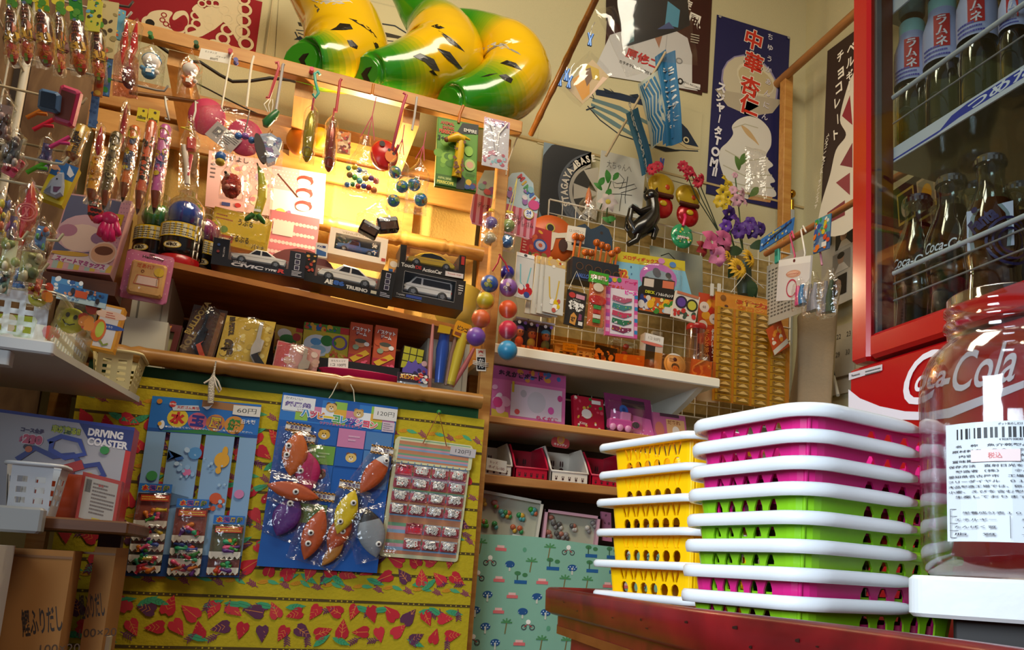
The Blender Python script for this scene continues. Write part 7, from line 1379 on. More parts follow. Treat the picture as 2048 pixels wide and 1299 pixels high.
for k, (tl, tr, bl, Y, cs, lb) in enumerate((((-6,372),(30,380),(-14,470),1.36,['#4a5a9a','#c9b83a','#c2603a'],'bag of blue and yellow bits at the left picture edge'), ((14,404),(46,410),(4,500),1.41,['#5a4a7a','#b86a8a','#c9a03a'],'bag of purple and orange bits left of the big red balloon'), ((70,430),(108,438),(58,500),1.53,['#4a7aa8','#5aa05a','#c2502a'],'round bag of green and red bits right of the big red balloon'), ((2,452),(50,460),(-8,546),1.39,['#c9c08a','#8a9a5a','#e0d8b8'],'bag of pale yellow straws at the left edge'), ((36,476),(96,486),(26,566),1.45,['#a8a86a','#c8c09a','#6a7a4a'],'bag of cream plastic pieces above the translucent basket'), ((26,520),(62,526),(20,576),1.48,['#2a6ab0','#3a8ac8'],'small bag of bright blue sweets above the translucent basket'), ((-8,520),(34,528),(-12,588),1.42,['#5a7a6a','#c9c4a8','#3a4a5a'],'grey-green bag at the left edge above the translucent basket'), ((60,540),(96,548),(54,590),1.52,['#b8301c','#d8b82a','#c2501c'],'bag of red and yellow sweets above the translucent basket'), ((88,440),(120,448),(80,520),1.66,['#7a4a2a','#9a6a4a','#5a3014'],'brown bag left of the big pink box'), ((16,250),(60,262),(6,330),1.40,['#6a6a68','#a89a90','#4a4a48'],'grey bag hanging on the wire rack at the left'), ((26,295),(66,318),(24,360),1.44,['#b81f4a','#c8506a'],'folded crimson pack on the wire rack'), ((84,262),(118,270),(74,345),1.60,['#3a3a6a','#6a5a8a'],'dark blue bag behind the lettered pencil balloon'), ((-4,180),(40,190),(-12,280),1.38,['#8a6a5a','#b0908a','#4a3a34'],'dull pink-brown bag at the left edge below the ice bar balloons'))):
 bagged('sweet_bag', lb, 'bag', tl, tr, bl, Yp(Y), jumble(cs), .03, .22, 70+k)
for (a, b), c, lb in (((72,226), '#c8701c', 'orange plastic clip on the wire rack'), ((85,250), '#c81f3a', 'red plastic clip on the wire rack'), ((118,285), '#c83a7a', 'pink plastic clip on the wire rack'), ((72,335), '#5ab82a', 'lime plastic clip on the wire rack')):
 p = onY(a, b, 1.56); m_ = MB(); m_.tube([p+Vector((-.012,0,-.012)), p, p+Vector((.014,0,.014))], .0035, M(c, .3), 7); m_.tube([p, p+Vector((.016,0,.002))], .003, M(c, .3), 7); tag(m_.build('plastic_clip'), lb, 'clip')
# --- low left: shelf with the coaster box, baskets, cartons
zS = onY(200, 1040, 1.66).z; tag(MB().box(-.95, 1.62, zS-.022, onY(258,1046,1.62).x, 1.93, zS, wood('#6a4020', '#553014', (3, 16, 16)), b=.003).build('wooden_shelf'), 'brown wooden shelf board under the toy track box at the left', 'shelf')
tag(MB().box(onY(240,1046,1.62).x-.07, 1.885, 0, onY(240,1046,1.62).x-.03, 1.925, zS-.022, DARKW).build('shelf_leg'), 'dark leg under the brown wooden shelf at the left', 'shelf leg')
q = ((38,818), (270,850), (0,1010)); X, w, h = frame(*q, Yp(1.80)); m_ = MB(); sh = skew(q[0], q[2], Yp(1.80), X, h); h = h+(X.translation.z-zS-.0005); X.translation.z = zS+.0005
X.translation.x -= .12; w += .12; m_.box(0, 0, -.07, w, h, 0, M('#b8241c', .35))
art(m_, [('r', .0, .03, .97, .97, '#a9abb4'), ('r', .97, 0, 1, 1, '#c2241c'), ('r', 0, .97, 1, 1, '#2a3a9a'), ('p', [(.70,.97),(.76,.83),(1,.76),(1,.97)], '#22307a'), ('t', 'DRIVING', .85, .90, .075, '#e4e4ea', {'w': .19, 'b': .05}), ('t', 'COASTER', .87, .81, .075, '#e4e4ea', {'w': .22, 'b': .05}), ('t', '車が走る!!', .64, .885, .075, '#a8b82a', {'w': .15, 'b': .07, 'o': '#2a4a14', 'ow': .05}), ('t', 'コース全長', .47, .84, .05, '#3a2a5a', {'w': .12, 'b': .06}), ('t', '約', .43, .75, .06, '#c2507a', {'b': .06}), ('t', '230', .48, .755, .09, '#c24a6a', {'w': .10, 'b': .09, 'o': '#e8e0e4', 'ow': .05}), ('t', 'cm', .47, .68, .05, '#3a2a3a', {'b': .06}),
 ('r', .0, .45, .27, .93, '#5a2418'), ('r', .0, .45, .26, .66, '#1f2a6a'), ('p', [(.0,.7),(.12,.84),(.26,.9),(.26,.68)], '#7a1f14')]
 +[('l', [(.42,.55),(.5,.68),(.60,.62),(.70,.66),(.76,.56),(.84,.6),(.88,.5),(.82,.44),(.70,.46)], .05, '#2a3a8a'), ('l', [(.56,.75),(.62,.82),(.72,.80),(.76,.68),(.66,.62),(.58,.68),(.58,.76)], .045, '#2f44a0'), ('l', [(.46,.48),(.56,.48),(.66,.44)], .07, '#1f2a6a'), ('l', [(.60,.42),(.68,.52),(.76,.58)], .09, '#a8241c'), ('l', [(.64,.42),(.72,.50)], .03, '#6a1410'), ('e', .68, .5, .03, .05, '#6aa02a'), ('e', .80, .47, .05, .04, '#c9b82a'), ('e', .86, .74, .04, .04, '#2a8a3a'), ('e', .87, .30, .12, .10, '#4a8ab8'), ('e', .47, .66, .03, .03, '#c2602a'), ('r', .58, .38, .66, .42, '#3a9a3a')], w, h); SH(m_, sh, h)
tag(m_.build('track_box', None, X), 'large toy car track box with blue and red tracks on the wooden shelf', 'box')
q = ((76,945), (165,952), (70,1036)); X, w, h = frame(*q, Yp(1.74)); X.translation.z = zS+.0005; tag(MB().box(0, 0, -.05, w, h, 0, M('#b8481c', .35)).build('game_box', None, X), 'orange-red box end before the toy track box', 'box')
q = ((165,942), (243,962), (150,1034)); X, w, h = frame(*q, Yp(1.70)); h += X.translation.z-zS-.0005; X.translation.z = zS+.0005; m_ = MB(); m_.box(0, 0, -.035, w, h, 0, M('#a8301c', .35)); art(m_, [('r', .08, .08, .92, .92, '#a8a096'), ('bar', .12, .62, .26, .88, '#2a2420'), ('s', .3, .2, .88, .86, 9, '#6a5a50'), ('r', .4, .08, .6, .14, '#b8a01c'), ('t', '警告', .5, .8, .05, '#b83a2c')], w, h); shear(m_, q[0], q[2], Yp(1.70), X, h); tag(m_.build('game_box', None, X), 'red box with a pale printed label at the right end of the wooden shelf', 'box')
a = onY(-40, 1026, 1.5); b = onY(128, 1030, 1.5)
wb = onY(128, 940, 1.5); gridbasket('white_basket', 'white plastic basket with square holes on the wooden shelf', a.x, onY(122,1026,1.63).x-.02, 1.635, 1.695, zS+.0005, zS+.085, M('#c4cad2', .35), 5, 3, 3, .01)
bx = MB(); bx.box(-.80, 1.585, zS-.03, onY(84,1036,1.585).x, 1.615, zS+.012, M('#8f9498', .3), b=.004); tag(bx.build('clip_box'), 'grey plastic box with dark clasps below the white basket', 'box')
# cartons
CB = M('#9a6a34', .8, var=.06, bscale=30)
def carton(lab, xl, xr, yt, Y, txt, tx, ty, small):
 A, B = onY(xl, yt, Y), onY(xr, yt, Y); w, h = B.x-A.x, A.z; X = Matrix(((1,0,0,A.x),(0,0,-1,Y),(0,1,0,0),(0,0,0,1))); m_ = MB(); m_.box(0 if xl < 100 else .03, 0, -.079 if xl < 100 else -.16, w, h, 0, CB); inv = X.inverted(); p = inv @ onY(tx, ty, Y); s = inv @ onY(*small, Y)
 k = .42; art(m_, [('t', txt, p.x/w, p.y/h, .045/h, '#2a1a0c', {'w': .60*min(1, .11/w*1.0), 'b': .02, 'rot': 12}), ('t', '100×20', s.x/w, s.y/h, .014/h, '#4a3014', {'b': 0, 'rot': 4}), ('l', [(.0,.985),(1,.985)], .004/h, '#7a5228')], w, h, 0); tag(m_.build('carton', None, X), lab, 'carton')
carton('left of the two brown cartons with brush lettering on the floor', 16, 149, 1094, 1.62, '鰹ふりだし', 84, 1240, (120, 1296))
carton('right of the two brown cartons, next to the yellow cloth', 152, 234, 1090, 1.70, '鰹ふりだし', 184, 1210, (196, 1264))
A = onY(14, 1090, 1.55); tag(MB().box(-.9, 1.50, 0, A.x, 1.60, A.z, M('#b8b8ba', .5)).build('carton'), 'white carton at the lower left picture edge', 'carton')
A = onY(222, 1272, 1.74); tag(MB().box(A.x-.012, 1.735, 0, A.x, 1.76, A.z, M('#b5ad98', .5)).build('wood_stick'), 'pale stick standing by the bottom of the right carton', 'stick')
# == goods on and around the white shelves
# striped fan card and bags of capsules
X, w, h = frame((955,322), (1080,352), (950,448), Yp(2.10)); t = thing('fan_card', 'pink striped fan-shaped card with handwritten lettering and a round 24 badge', 'card', X)
out = [(.0,.0),(.55,-.04),(.9,-.06),(.98,.05),(1.0,.35),(1.02,.62),(.93,.68),(.90,.86),(.72,1.0),(.55,.94),(.46,.80),(.30,.92),(.12,.88),(.04,.66),(-.02,.45),(-.04,.1)]
m_ = MB(); m_.prism([(a*w, b*h) for a, b in out], -.002, 0, M('#c98a98', .45)); art(m_, [('p', [(.04,.48),(1.0,.38),(1.02,.62),(.93,.68),(.90,.86),(.72,1.0),(.55,.94),(.46,.80),(.30,.92),(.12,.88),(.04,.66)], '#a8bcc4')]+[('p', [(.0+.1*i, .02-.006*i), (.045+.1*i, .018-.006*i), (.05+.1*i, .48-.01*i), (.005+.1*i, .48-.01*i)], '#b0384e') for i in range(10)]+[('t', c, .70+.055*i, .90-.075*i, .10, q, {'b': .07, 'rot': -40}) for i, (c, q) in enumerate(zip('MINNIE', ('#b8242c', '#c9a01c', '#3a8a4a', '#2a5aa8', '#b8501c', '#7a3a9a')))]+[('e', .93, .50, .09, .08, '#c2387a'), ('b', .1, .5, .9, .75, 16, ['#d0c4c8', '#7aa8b4', '#c05a6a', '#8a5a9a'], .05), ('t', 'ディズニーマジックコルク', .42, .28, .085, '#2a1a1c', {'w': .72, 'b': 0, 'rot': -6}), ('t', 'ナレゴム', .82, .17, .08, '#2a1a1c', {'w': .26, 'b': 0}), ('e', .86, .34, .085, .085, '#b8a04a'), ('e', .86, .34, .07, .07, '#dcdce0'), ('t', '24', .86, .36, .06, '#2a4a9a', {'b': .05}), ('t', 'PCS', .86, .30, .03, '#2a4a9a')], w, h); S('card', m_, t)
def capsules(cs):
 def fn(t, w, h):
  for i, c in enumerate(cs): S('capsule', MB().sph((w*.5, h*(.26+.40*i), 0), w*.38, M(c, .25, 0, .4), 18, 12), t)
  S('clip', MB().box(w*.3, h*.96, -.004, w*.7, h*1.02, .004, M('#d8b81c', .4)), t); S('cord', MB().tube([(w*.4, h, 0), (w*.6, h*1.5, .002), (w*.75, h*1.9, 0)], .0012, '#d8c86a', 5).tube([(w*.6, h, 0), (w*.7, h*1.5, .004), (w*.75, h*1.9, 0)], .0012, '#d8c86a', 5), t)
 return fn
bagged('capsule_bag', 'left bag of clear capsules on yellow cords before the striped fan card', 'bag', (968,416), (1002,424), (964,494), Yp(2.03), capsules(('#a89a7a', '#6a5a9a')), .05, .1, 81); bagged('capsule_bag', 'right bag of clear capsules on yellow cords before the striped fan card', 'bag', (1002,420), (1036,428), (998,500), Yp(2.03), capsules(('#3a6a9a', '#8a9a5a')), .05, .1, 82)
S_ = MB().tube([onY(x, y, 2.02) for x, y in ((1040,262),(1030,285),(1014,330),(1012,350))], .002, '#d8ceb8', 6); tag(S_.build('cord'), 'white cord looped from the rail end down to the capsule bags', 'cord')
# strings of four balls in a net
def ballstring(lab, pts, cols, rs, Yv, knot):
 P_ = [onY(x, y, Yv) for x, y in pts]; rs = [r*1.12 for r in rs]; t = thing('ball_string', lab, 'toy', P_[0], 'ball strings hanging from the post'); prev = None
 for i, (p, c, r) in enumerate(zip(P_, cols, rs)):
  P('ball', MB().sph(tuple(p), r, M(c, .38), 26, 16), t)
 top = P_[0]+(P_[0]-P_[1])*.75; path = []; rr = []
 seq = [top]+P_;
 for i in range(len(P_)):
  a = P_[i]; d = ((P_[i+1]-a) if i < len(P_)-1 else (a-P_[i-1])).normalized()
  if i == 0: path += [top, top+(a-top)*.35]; rr += [.003, rs[0]*.55]
  path += [a-d*rs[i]*.4, a, a+d*rs[i]*.4]; rr += [rs[i]*1.05]*3
  if i < len(P_)-1: path.append((a+P_[i+1])/2); rr.append(rs[i]*.82)
  else: path += [a+d*rs[i]*.8, a+d*rs[i]*1.12, a+d*rs[i]*1.2]; rr += [rs[i]*.62, rs[i]*.2, .001]
 P('net', MB().tube(path, rr, film('#f8f4f4', .02, .10, .3, .05, 60), 20, cap=False), t, 'thin clear sleeve'); k = onY(*knot, Yv); P('cord', MB().tube([top, (top+k)/2+Vector((.004,0,0)), k], .0022, M('#a81428', .5), 6), t, 'red cord')
 art_ = MB(); R_ = rs[0]+.0004; c0 = P_[0]; art(art_, [('b', .1, .1, .9, .9, 9, ['#b8a83a', '#8a9a2a'] if cols[0] == '#2f5aa8' else ['#d8c0a8', '#6a2a4a'], .2)], .02, .02, 0, warp=lambda x, y, z: tuple(c0+Vector((math.sin((x-.01)/R_-.3), -math.cos((x-.01)/R_-.3)*math.cos((y-.016)/R_), math.sin((y-.016)/R_)))*(R_+z))); P('sticker', art_, t)
ballstring('left string of four balls: blue, yellow, orange, violet', [(979,567),(971,601),(962,637),(952,673)], ['#2f5aa8','#c9b81f','#d8662f','#7a50b0'], [.0195,.0195,.0205,.021], 1.95, (1000,508))
ballstring('right string of four balls: purple, orange, crimson, sky blue', [(1017,575),(1016,618),(1016,659),(1015,700)], ['#8a5aa8','#e0561f','#cc2748','#2f97c8'], [.0205,.0205,.021,.022], 1.95, (998,508))
tag(MB().sph(tuple(onY(1014, 545, 2.06)), .02, M('#2a1f8a', .3), 16, 10).build('ball'), 'dark blue ball behind the right string of balls', 'ball')
# packs hanging on the grid hooks
card('silver_pack', 'left white necklace pack hanging beside the right ball string', 'pack', (1034,503), (1069,512), (1028,592), Yp(2.08), '#c6c2bc', [('l', [(.25,.75),(.3,.35),(.6,.2),(.7,.4),(.85,.72)], .03, '#7ab0b4'), ('b', .2, .05, .8, .3, 14, ['#b8242c', '#d8d0cc', '#3a4a8a'], .07), ('r', .0, .92, 1, 1, '#e6e2dc'), ('e', .5, .96, .04, .03, '#4a4a4a')], .004, None, .25)
for k in range(4): card('silver_pack', ('front white necklace pack of the hanging stack, yellow pendant', 'second pack in the hanging stack of necklace packs', 'third pack in the hanging stack of necklace packs', 'rearmost pack in the hanging stack of necklace packs')[k], 'pack', (1092-9*k,514-2*k), (1132-8*k,524-2*k), (1085-12*k,622+4*k-k*k), Yp(2.06+.012*k), '#c9c4b8', [('r', .0, .86, 1, 1, '#c8a878'), ('b', .05, .86, .95, 1, 10, ['#b8442c', '#d8b05a', '#e8e0d0'], .04), ('l', [(.22,.66),(.3,.3),(.5,.16),(.62,.3),(.72,.62)], .025, '#c9a84a'), ('b', .3, .06, .75, .24, 12, ['#d8b41c', '#b85a4a', '#e8e0d8'], .05)], .006, 'stack of hanging necklace packs', .25)
card('shogi_pack', 'small black board game pack with bold white characters on strings', 'pack', (1136,577), (1174,588), (1128,646), Yp(2.09), '#241e1a', [('t', '将', .34, .58, .26, '#e8e2d8', {'b': .08}), ('t', '棋', .70, .55, .26, '#e8e2d8', {'b': .08}), ('e', .25, .86, .1, .08, '#b8302a'), ('r', .45, .8, .9, .92, '#c98a9a'), ('t', 'マグネット', .5, .74, .06, '#c9c4b8', {'w': .4}), ('p', [(.25,.05),(.55,.02),(.60,.28),(.42,.38),(.28,.28)], '#c98a3a'), ('t', '将', .42, .18, .14, '#2a1a10', {'b': .03}), ('r', .7, .05, .92, .16, '#d8d2c8'), ('p', [(.66,.18),(.85,.2),(.84,.36),(.7,.38)], '#7a3a5a')], .008)
tag(MB().tube([onY(x, y, 2.085) for x, y in ((1137,578),(1153,542),(1170,586))], .0012, '#cfc8b8', 5).build('string'), 'thin string carrying the black board game pack', 'string')
def daruma(t, w, h):
 m_ = MB(); m_.box(0, 0, -.003, w, h, 0, M('#c9683a', .35)); m_.box(-.1*w, h*.80, -.002, w*1.1, h, .004, M('#3f9a2a', .35)); art(m_, [('t', 'だるま落し', .5, .9, .085, '#e8ded0', {'w': 1.05, 'b': .06, 'o': '#b8201c', 'ow': .08}), ('e', .5, .72, .10, .08, '#d8c8b0'), ('e', .5, .48, .17, .09, '#b8241c')]+[('r', .28, .06+.085*i, .75, .13+.085*i, ('#2f8a3a', '#d8d0c0', '#b8241c', '#2f8a3a', '#b8241c')[i]) for i in range(5)], w, h, .0042); S('card', m_, t)
bagged('toy_pack', 'tall daruma stacking game pack with a green header', 'pack', (1182,542), (1214,549), (1176,650), Yp(2.08), daruma, .02, 0, 83)
X, w, h = frame((1213,550), (1276,560), (1204,668), Yp(2.10)); m_ = MB(); m_.box(0, 0, -.012, w, h, 0, M('#c86a9a', .35)); art(m_, [('st', 0, 0, .12, 1, 16, ['#c84a8a', '#d8a0c0', '#a84a9a'], False), ('st', .9, 0, 1, .8, 12, ['#c84a8a', '#2a7ab0', '#d8a0c0'], False), ('r', .14, .03, .88, .80, '#d6c9cf'), ('t', 'ぴーず', .78, .93, .06, '#c2246a', {'w': .4, 'b': .07}), ('t', 'なかよし', .3, .83, .05, '#c83a1c', {'w': .5, 'b': .06}), ('t', 'ピーズ', .78, .76, .08, '#d8389a', {'w': .4, 'b': .08, 'o': '#e8e0ee', 'ow': .06}), ('e', .10, .93, .04, .04, '#2a6ab0'), ('e', .25, .94, .04, .04, '#c9a01c'), ('e', .40, .95, .04, .04, '#2a8a4a')]+[q for i in range(5) for q in (('p', [(.18,.10+.125*i),(.55,.06+.125*i),(.80,.12+.125*i),(.80,.16+.125*i),(.55,.15+.125*i),(.2,.18+.125*i)], ['#7a2a4a', '#2a6a4a', '#b83a5a', '#3a7a7a', '#a8506a'][i]), ('b', .22, .09+.125*i, .78, .15+.125*i, 8, [['#c8a04a', '#c24a2a', '#3a9a6a', '#8ab83a', '#d87aa0'][i], '#d8c8d0'], .012))], w, h); tag(m_.build('bead_pack', None, X), 'pink bead set pack with a white tray of coloured beads', 'pack')
card('card_game_pack', 'black and orange card game pack hanging on a hook', 'pack', (1283,570), (1352,582), (1276,620), Yp(2.12), '#1d1614', [('r', .02, .02, .98, .62, '#b8581c'), ('b', .03, .05, .35, .6, 14, ['#2a4a9a', '#1f2f6a', '#c9c0b8'], .12), ('b', .3, .05, .97, .6, 26, ['#c9301c', '#d8a01c', '#e0c88a', '#3a7a2a', '#8ab0c0'], .13), ('t', 'バトルレジェンド', .68, .76, .13, '#d8d2c8', {'w': .5, 'b': .05}), ('t', 'DECK', .26, .78, .12, '#b8b41c', {'w': .28, 'b': .05}), ('r', .72, .04, .95, .3, '#c9c4bc')], .02)
card('toy_card', 'black header card with small pictures above the card game pack', 'card', (1286,553), (1350,562), (1284,574), Yp(2.125), '#1f1816', [('r', .05, .1, .35, .9, '#c9b8a8'), ('r', .62, .2, .98, .9, '#c86a4a')], .004)
card('top_pack', 'white pack with two spinning tops, one purple one yellow', 'pack', (1352,580), (1400,594), (1342,632), Yp(2.10), '#cfc4b4', [('e', .30, .62, .24, .24, '#2a1f3a'), ('e', .30, .62, .17, .17, '#5a3a8a'), ('e', .74, .60, .24, .24, '#2a2a1f'), ('e', .74, .60, .17, .17, '#b8b03a'), ('b', .1, .08, .9, .34, 20, ['#b8302a', '#d8d0c4', '#3a4a3a'], .08), ('r', .05, .9, .95, 1, '#b86a4a')], .006)
# melody case pack and the clear pack behind
X, w, h = frame((1226,500), (1370,522), (1232,575), Yp(2.24)); t = thing('toy_pack', 'yellow and blue toy pack with a pink oval frame, number 32', 'pack', X); m_ = MB(); m_.box(0, 0, -.01, w, h, 0, M('#b0a83a', .35)); art(m_, [('p', [(0,0),(1.1,0),(1.0,.72),(.0,.72)], '#7ab0c8'), ('r', .0, .72, 1, 1, '#c2b02a'), ('t', 'メロディボックス', .38, .86, .13, '#b8401c', {'w': .5, 'b': .06}), ('e', .62, .42, .55, .40, '#b86ab0'), ('e', .62, .36, .42, .28, '#8a9aa4'), ('t', '32', .13, .40, .22, '#c2502a', {'b': .06, 'o': '#e0c83a', 'ow': .08}), ('b', .45, .1, .8, .6, 12, ['#5a5a60', '#b8b4b8', '#3a3a40'], .10), ('e', .66, .9, .1, .08, '#c27ab0'), ('e', .82, .84, .1, .08, '#4a7ab8'), ('b', .03, .1, .25, .65, 12, ['#2a5a8a', '#b8507a'], .02)], w, h); S('card', m_, t); S('blister', MB().join(bagmesh(w*.6, h*.75, .06, FILMS, 0, 84, 1, .1), T3(w*.35, h*.05, .005)), t)
card('clear_sheet', 'cloudy clear plastic pack behind the pink oval frame pack', 'pack', (1300,490), (1405,512), (1300,575), Yp(2.33), '#8f9282', [('l', [(.2,.8),(.35,.9),(.5,.75)], .02, '#1d1d1a')], .002, None, .2)
# pumpkins on sticks, display box, blue cloud header with bag
X, w, h = frame((1146,512), (1238,530), (1140,556), Yp(2.20)); t = thing('lollipop_box', 'dark halloween display box holding orange pumpkin sweets on sticks', 'display box', X); m_ = MB(); m_.box(0, 0, -.05, w, h, 0, M('#1c2028', .4)); art(m_, [('e', .15+.2*i, .62-.03*i, .18, .18, '#0f1014') for i in range(5)]+[('o', .15+.2*i, .62-.03*i, .17, .03, '#5a3a24') for i in range(5)]+[('t', 'HALLOWEEN', .34, .2, .2, '#3a5aa0', {'w': .5, 'b': .06, 'sh': .3})], w, h); S('box', m_, t)
pr2 = random.Random(2)
for i in range(9): x = w*(.04+.115*i); y = h*1.35+pr2.uniform(-.2, .5)*h; m_ = MB(); m_.tube([(x, h*.9, -.02), (x+.004, y, -.015)], .0035, M('#c2601c', .3), 6); m_.sph((x+.004, y+.012, -.014), (.012, .011, .012), M('#c8641a', .35, 0, .3), 12, 8); art(m_, [('e', .3, .6, .12, .12, '#1a120c'), ('e', .7, .6, .12, .12, '#1a120c'), ('l', [(.2,.35),(.5,.2),(.8,.35)], .1, '#1a120c')], .014, .014, 0, T3(x-.003, y+.005, -.0015)); S('pumpkin_pop', m_, t, 'orange pumpkin on a stick')
X, w, h = frame((1146,436), (1226,452), (1140,488), Yp(2.26)); m_ = MB(); m_.prism([(0,0),(w,0),(w,h*.5),(w*.9,h*.85),(w*.72,h*.98),(w*.55,h*.8),(w*.45,h*.72),(w*.3,h*.88),(w*.12,h*.75),(0,h*.45)], -.003, 0, M('#1f3448', .4)); art(m_, [('e', .72, .65, .06, .06, '#2a1a14')], w, h); tag(m_.build('header_card', None, X), 'dark blue cloud-shaped card behind the pumpkin sweets', 'card')
card('price_card', 'white handwritten price card before the dark blue cloud-shaped card', 'price card', (1136,450), (1172,456), (1132,482), Yp(2.22), '#cfcabc', [('t', '1コ ハロウィン', .5, .7, .18, '#2a2620', {'w': .8, 'b': 0}), ('t', '2', .6, .3, .25, '#2a2620', {'b': 0})], .002)
def wisp(t, w, h): m_ = MB(); m_.tube([(w*.5, h*q, 0) for q in (.45, .6, .8, .98)], [w*.05, w*.18, w*.14, w*.04], M('#c2683a', .4), 10); S('feather', m_, t)
bagged('clear_bag', 'pinched clear bag with an orange tuft left of the signed board', 'bag', (1160,370), (1196,378), (1152,440), Yp(2.30), wisp, .05, .5, 85)
# red pack with clock badge and the round orange and white pan
card('toy_pack', 'red pack with a blue round badge beside the capsule bags', 'pack', (1060,450), (1104,462), (1054,532), Yp(2.22), '#a8141c', [('b', .1, .4, .95, .95, 16, ['#c2501c', '#d8a01c', '#8a1014'], .07), ('e', .52, .58, .17, .15, '#1f4a9a'), ('e', .52, .58, .12, .11, '#b8b4c8'), ('e', .52, .58, .05, .05, '#c2501c'), ('b', .05, .02, .9, .35, 14, ['#7a6a1c', '#3a5a2a', '#a84a1c'], .06)], .006); card('strip_pack', 'narrow red strip with small lettering left of the red pack', 'pack', (1048,450), (1062,454), (1040,506), Yp(2.20), '#b81420', [('s', .2, .1, .8, .9, 8, '#e8c8b8')], .003)
p = onY(1104, 478, 2.32); m_ = MB(); t = thing('round_mask', 'round orange and white toy mask with a black hole, behind the red pack', 'toy', p); X = T3(p.x, p.y, p.z) @ R3('X', 90); P('shell', MB().lathe([(0, .012), (.04, .011), (.075, .004), (.078, 0), (.075, -.004)], M('#c25a1f', .4), 30, X, sy=1.0), t); m_ = MB(); art(m_, [('p', [(.1,.1),(.25,.02),(.5,.25),(.55,.5),(.75,.55),(.8,.3),(.95,.3),(.9,.7),(.6,.62),(.3,.62),(.05,.5)], '#cfcabc'), ('e', .42, .70, .10, .10, '#b8a83a'), ('e', .42, .70, .075, .075, '#15110e'), ('e', .72, .38, .1, .14, '#3a1a10')], .15, .15, .0135, X @ T3(-.075, -.075, 0)); P('print', m_, t)
# doll boxes
for i, (x, c, c2, lb) in enumerate(((1032, '#7a4aa8', '#c2603a', 'left doll box of the three, purple hat'), (1056, '#5a2a1c', '#a8c06a', 'middle doll box of the three, brown hair'), (1084, '#4a8aa8', '#6ab0d0', 'right doll box of the three, pale blue hood'))):
 X, w, h = frame((x, 632+i*5), (x+26, 637+i*5), (x-3, 694+i*5), Yp(2.125)); h += X.translation.z-zW-.0008; X.translation.z = zW+.0008; t = thing('doll_box', lb, 'toy box', X, 'small doll boxes on the white shelf'); m_ = MB(); m_.box(0, 0, -.03, w, h, -.027, M('#2a2430', .5)); m_.box(0, 0, -.03, w, h*.22, 0, M('#c2762a', .4)); m_.box(0, h*.95, -.03, w, h, 0, M('#b8b0bc', .4)); art(m_, [('e', .3, .86, .05, .05, '#e0dce0'), ('e', .75, .86, .05, .05, '#7a5ab0'), ('b', .1, .02, .9, .2, 10, ['#8a4a14', '#d89a4a'], .05)], w, h, .0002); S('carton', m_, t)
 m_ = MB(); m_.sph((w*.5, h*.60, -.014), (w*.30, h*.13, .012), M('#c9927a', .5), 14, 10); art(m_, [('e', .40, .60, .018, .028, '#2a1a18'), ('e', .62, .60, .018, .028, '#2a1a18')], w, h, -.0015); S('doll_head', m_, t); m_ = MB(); m_.sph((w*.5, h*.70, -.017), (w*.36, h*.12, .012), M(c, .6), 14, 10); S('hat', m_, t); m_ = MB(); m_.sph((w*.5, h*.34, -.014), (w*.32, h*.16, .011), M(c2, .6), 14, 10); S('dress', m_, t); m_ = MB(); m_.add([(0, h*.22, 0), (w, h*.22, 0), (w, h*.95, 0), (0, h*.95, 0)], [(0, 1, 2, 3)], FILMS); S('window', m_, t)
# low white basket, toys in it, small packs along the shelf lip
a, b = onY(1110, 680, 2.13), onY(1226, 700, 2.13); gridbasket('low_basket', 'low white basket with a yellow price tag on the white shelf', a.x, b.x, 2.13, 2.20, zW+.0006, zW+.040, M('#cfc6ae', .4), 9, 4, 3, .004, .004)
card('price_card', 'yellow handwritten price card on the low white basket', 'price card', (1126,684), (1155,689), (1125,700), Yp(2.117), '#c9a41c', [('t', 'けしゴム', .5, .7, .22, '#2a2010', {'w': .6, 'b': 0}), ('t', '100円', .5, .3, .28, '#2a2010', {'w': .6, 'b': 0})], .0015)
er = random.Random(14)
for i, (x, y, c, lb) in enumerate(((1124, 648, '#3f8a2a', 'green eraser toy at the left of the low white basket'), (1140, 652, '#8a2a24', 'dark red eraser toy in the low white basket'), (1152, 660, '#4a8a3a', 'leaf green eraser toy in the low white basket'), (1164, 655, '#b8242a', 'red figure with a white edge in the low white basket'), (1178, 668, '#a81c24', 'red eraser toy right of the white-edged one'), (1200, 672, '#b8342c', 'red and white eraser toy at the right of the low white basket'), (1158, 664, '#2a2a6a', 'navy eraser toy in the low white basket'))):
 p = onY(x, y+12, 2.16); m_ = MB(); m_.sph((0,0,.012), (.012,.009,.014), M(c, .35), 12, 8); m_.sph((.003,0,.028), (.009,.008,.008), M(c if i % 2 else '#d8d0c4', .35), 12, 8); tag(m_.build('eraser_toy', None, T3(p.x, 2.165+.01*(i % 2), zW+.006)), lb, 'toy')
card('price_card', 'white price card standing above the low white basket', 'price card', (1196,652), (1228,656), (1190,666), Yp(2.20), '#d6d0c4', [('t', '1コ 50円', .5, .5, .3, '#3a3430', {'w': .7, 'b': 0})], .0015)
def shelfcard(lab, tl, tr, bl, Y, col, items, th=.02, name='small_pack', cat='pack', group=None):
 X, w, h = frame(tl, tr, bl, Yp(Y)); h += X.translation.z-zW-.0008; X.translation.z = zW+.0008; m_ = MB(); m_.box(0, 0, -th, w, h, 0, M(col, .35)); art(m_, items, w, h, 0, seed=len(lab)); shear(m_, tl, bl, Yp(Y), X, h); return tag(m_.build(name, None, X), lab, cat, group)
shelfcard('small pack of brown pumpkin sweets leaning on the clear lip', (1192,688), (1234,698), (1189,712), 2.12, '#221a14', [('b', .05, .05, .95, .75, 26, ['#b86a1c', '#8a4a10', '#d8a05a'], .12)], .008)
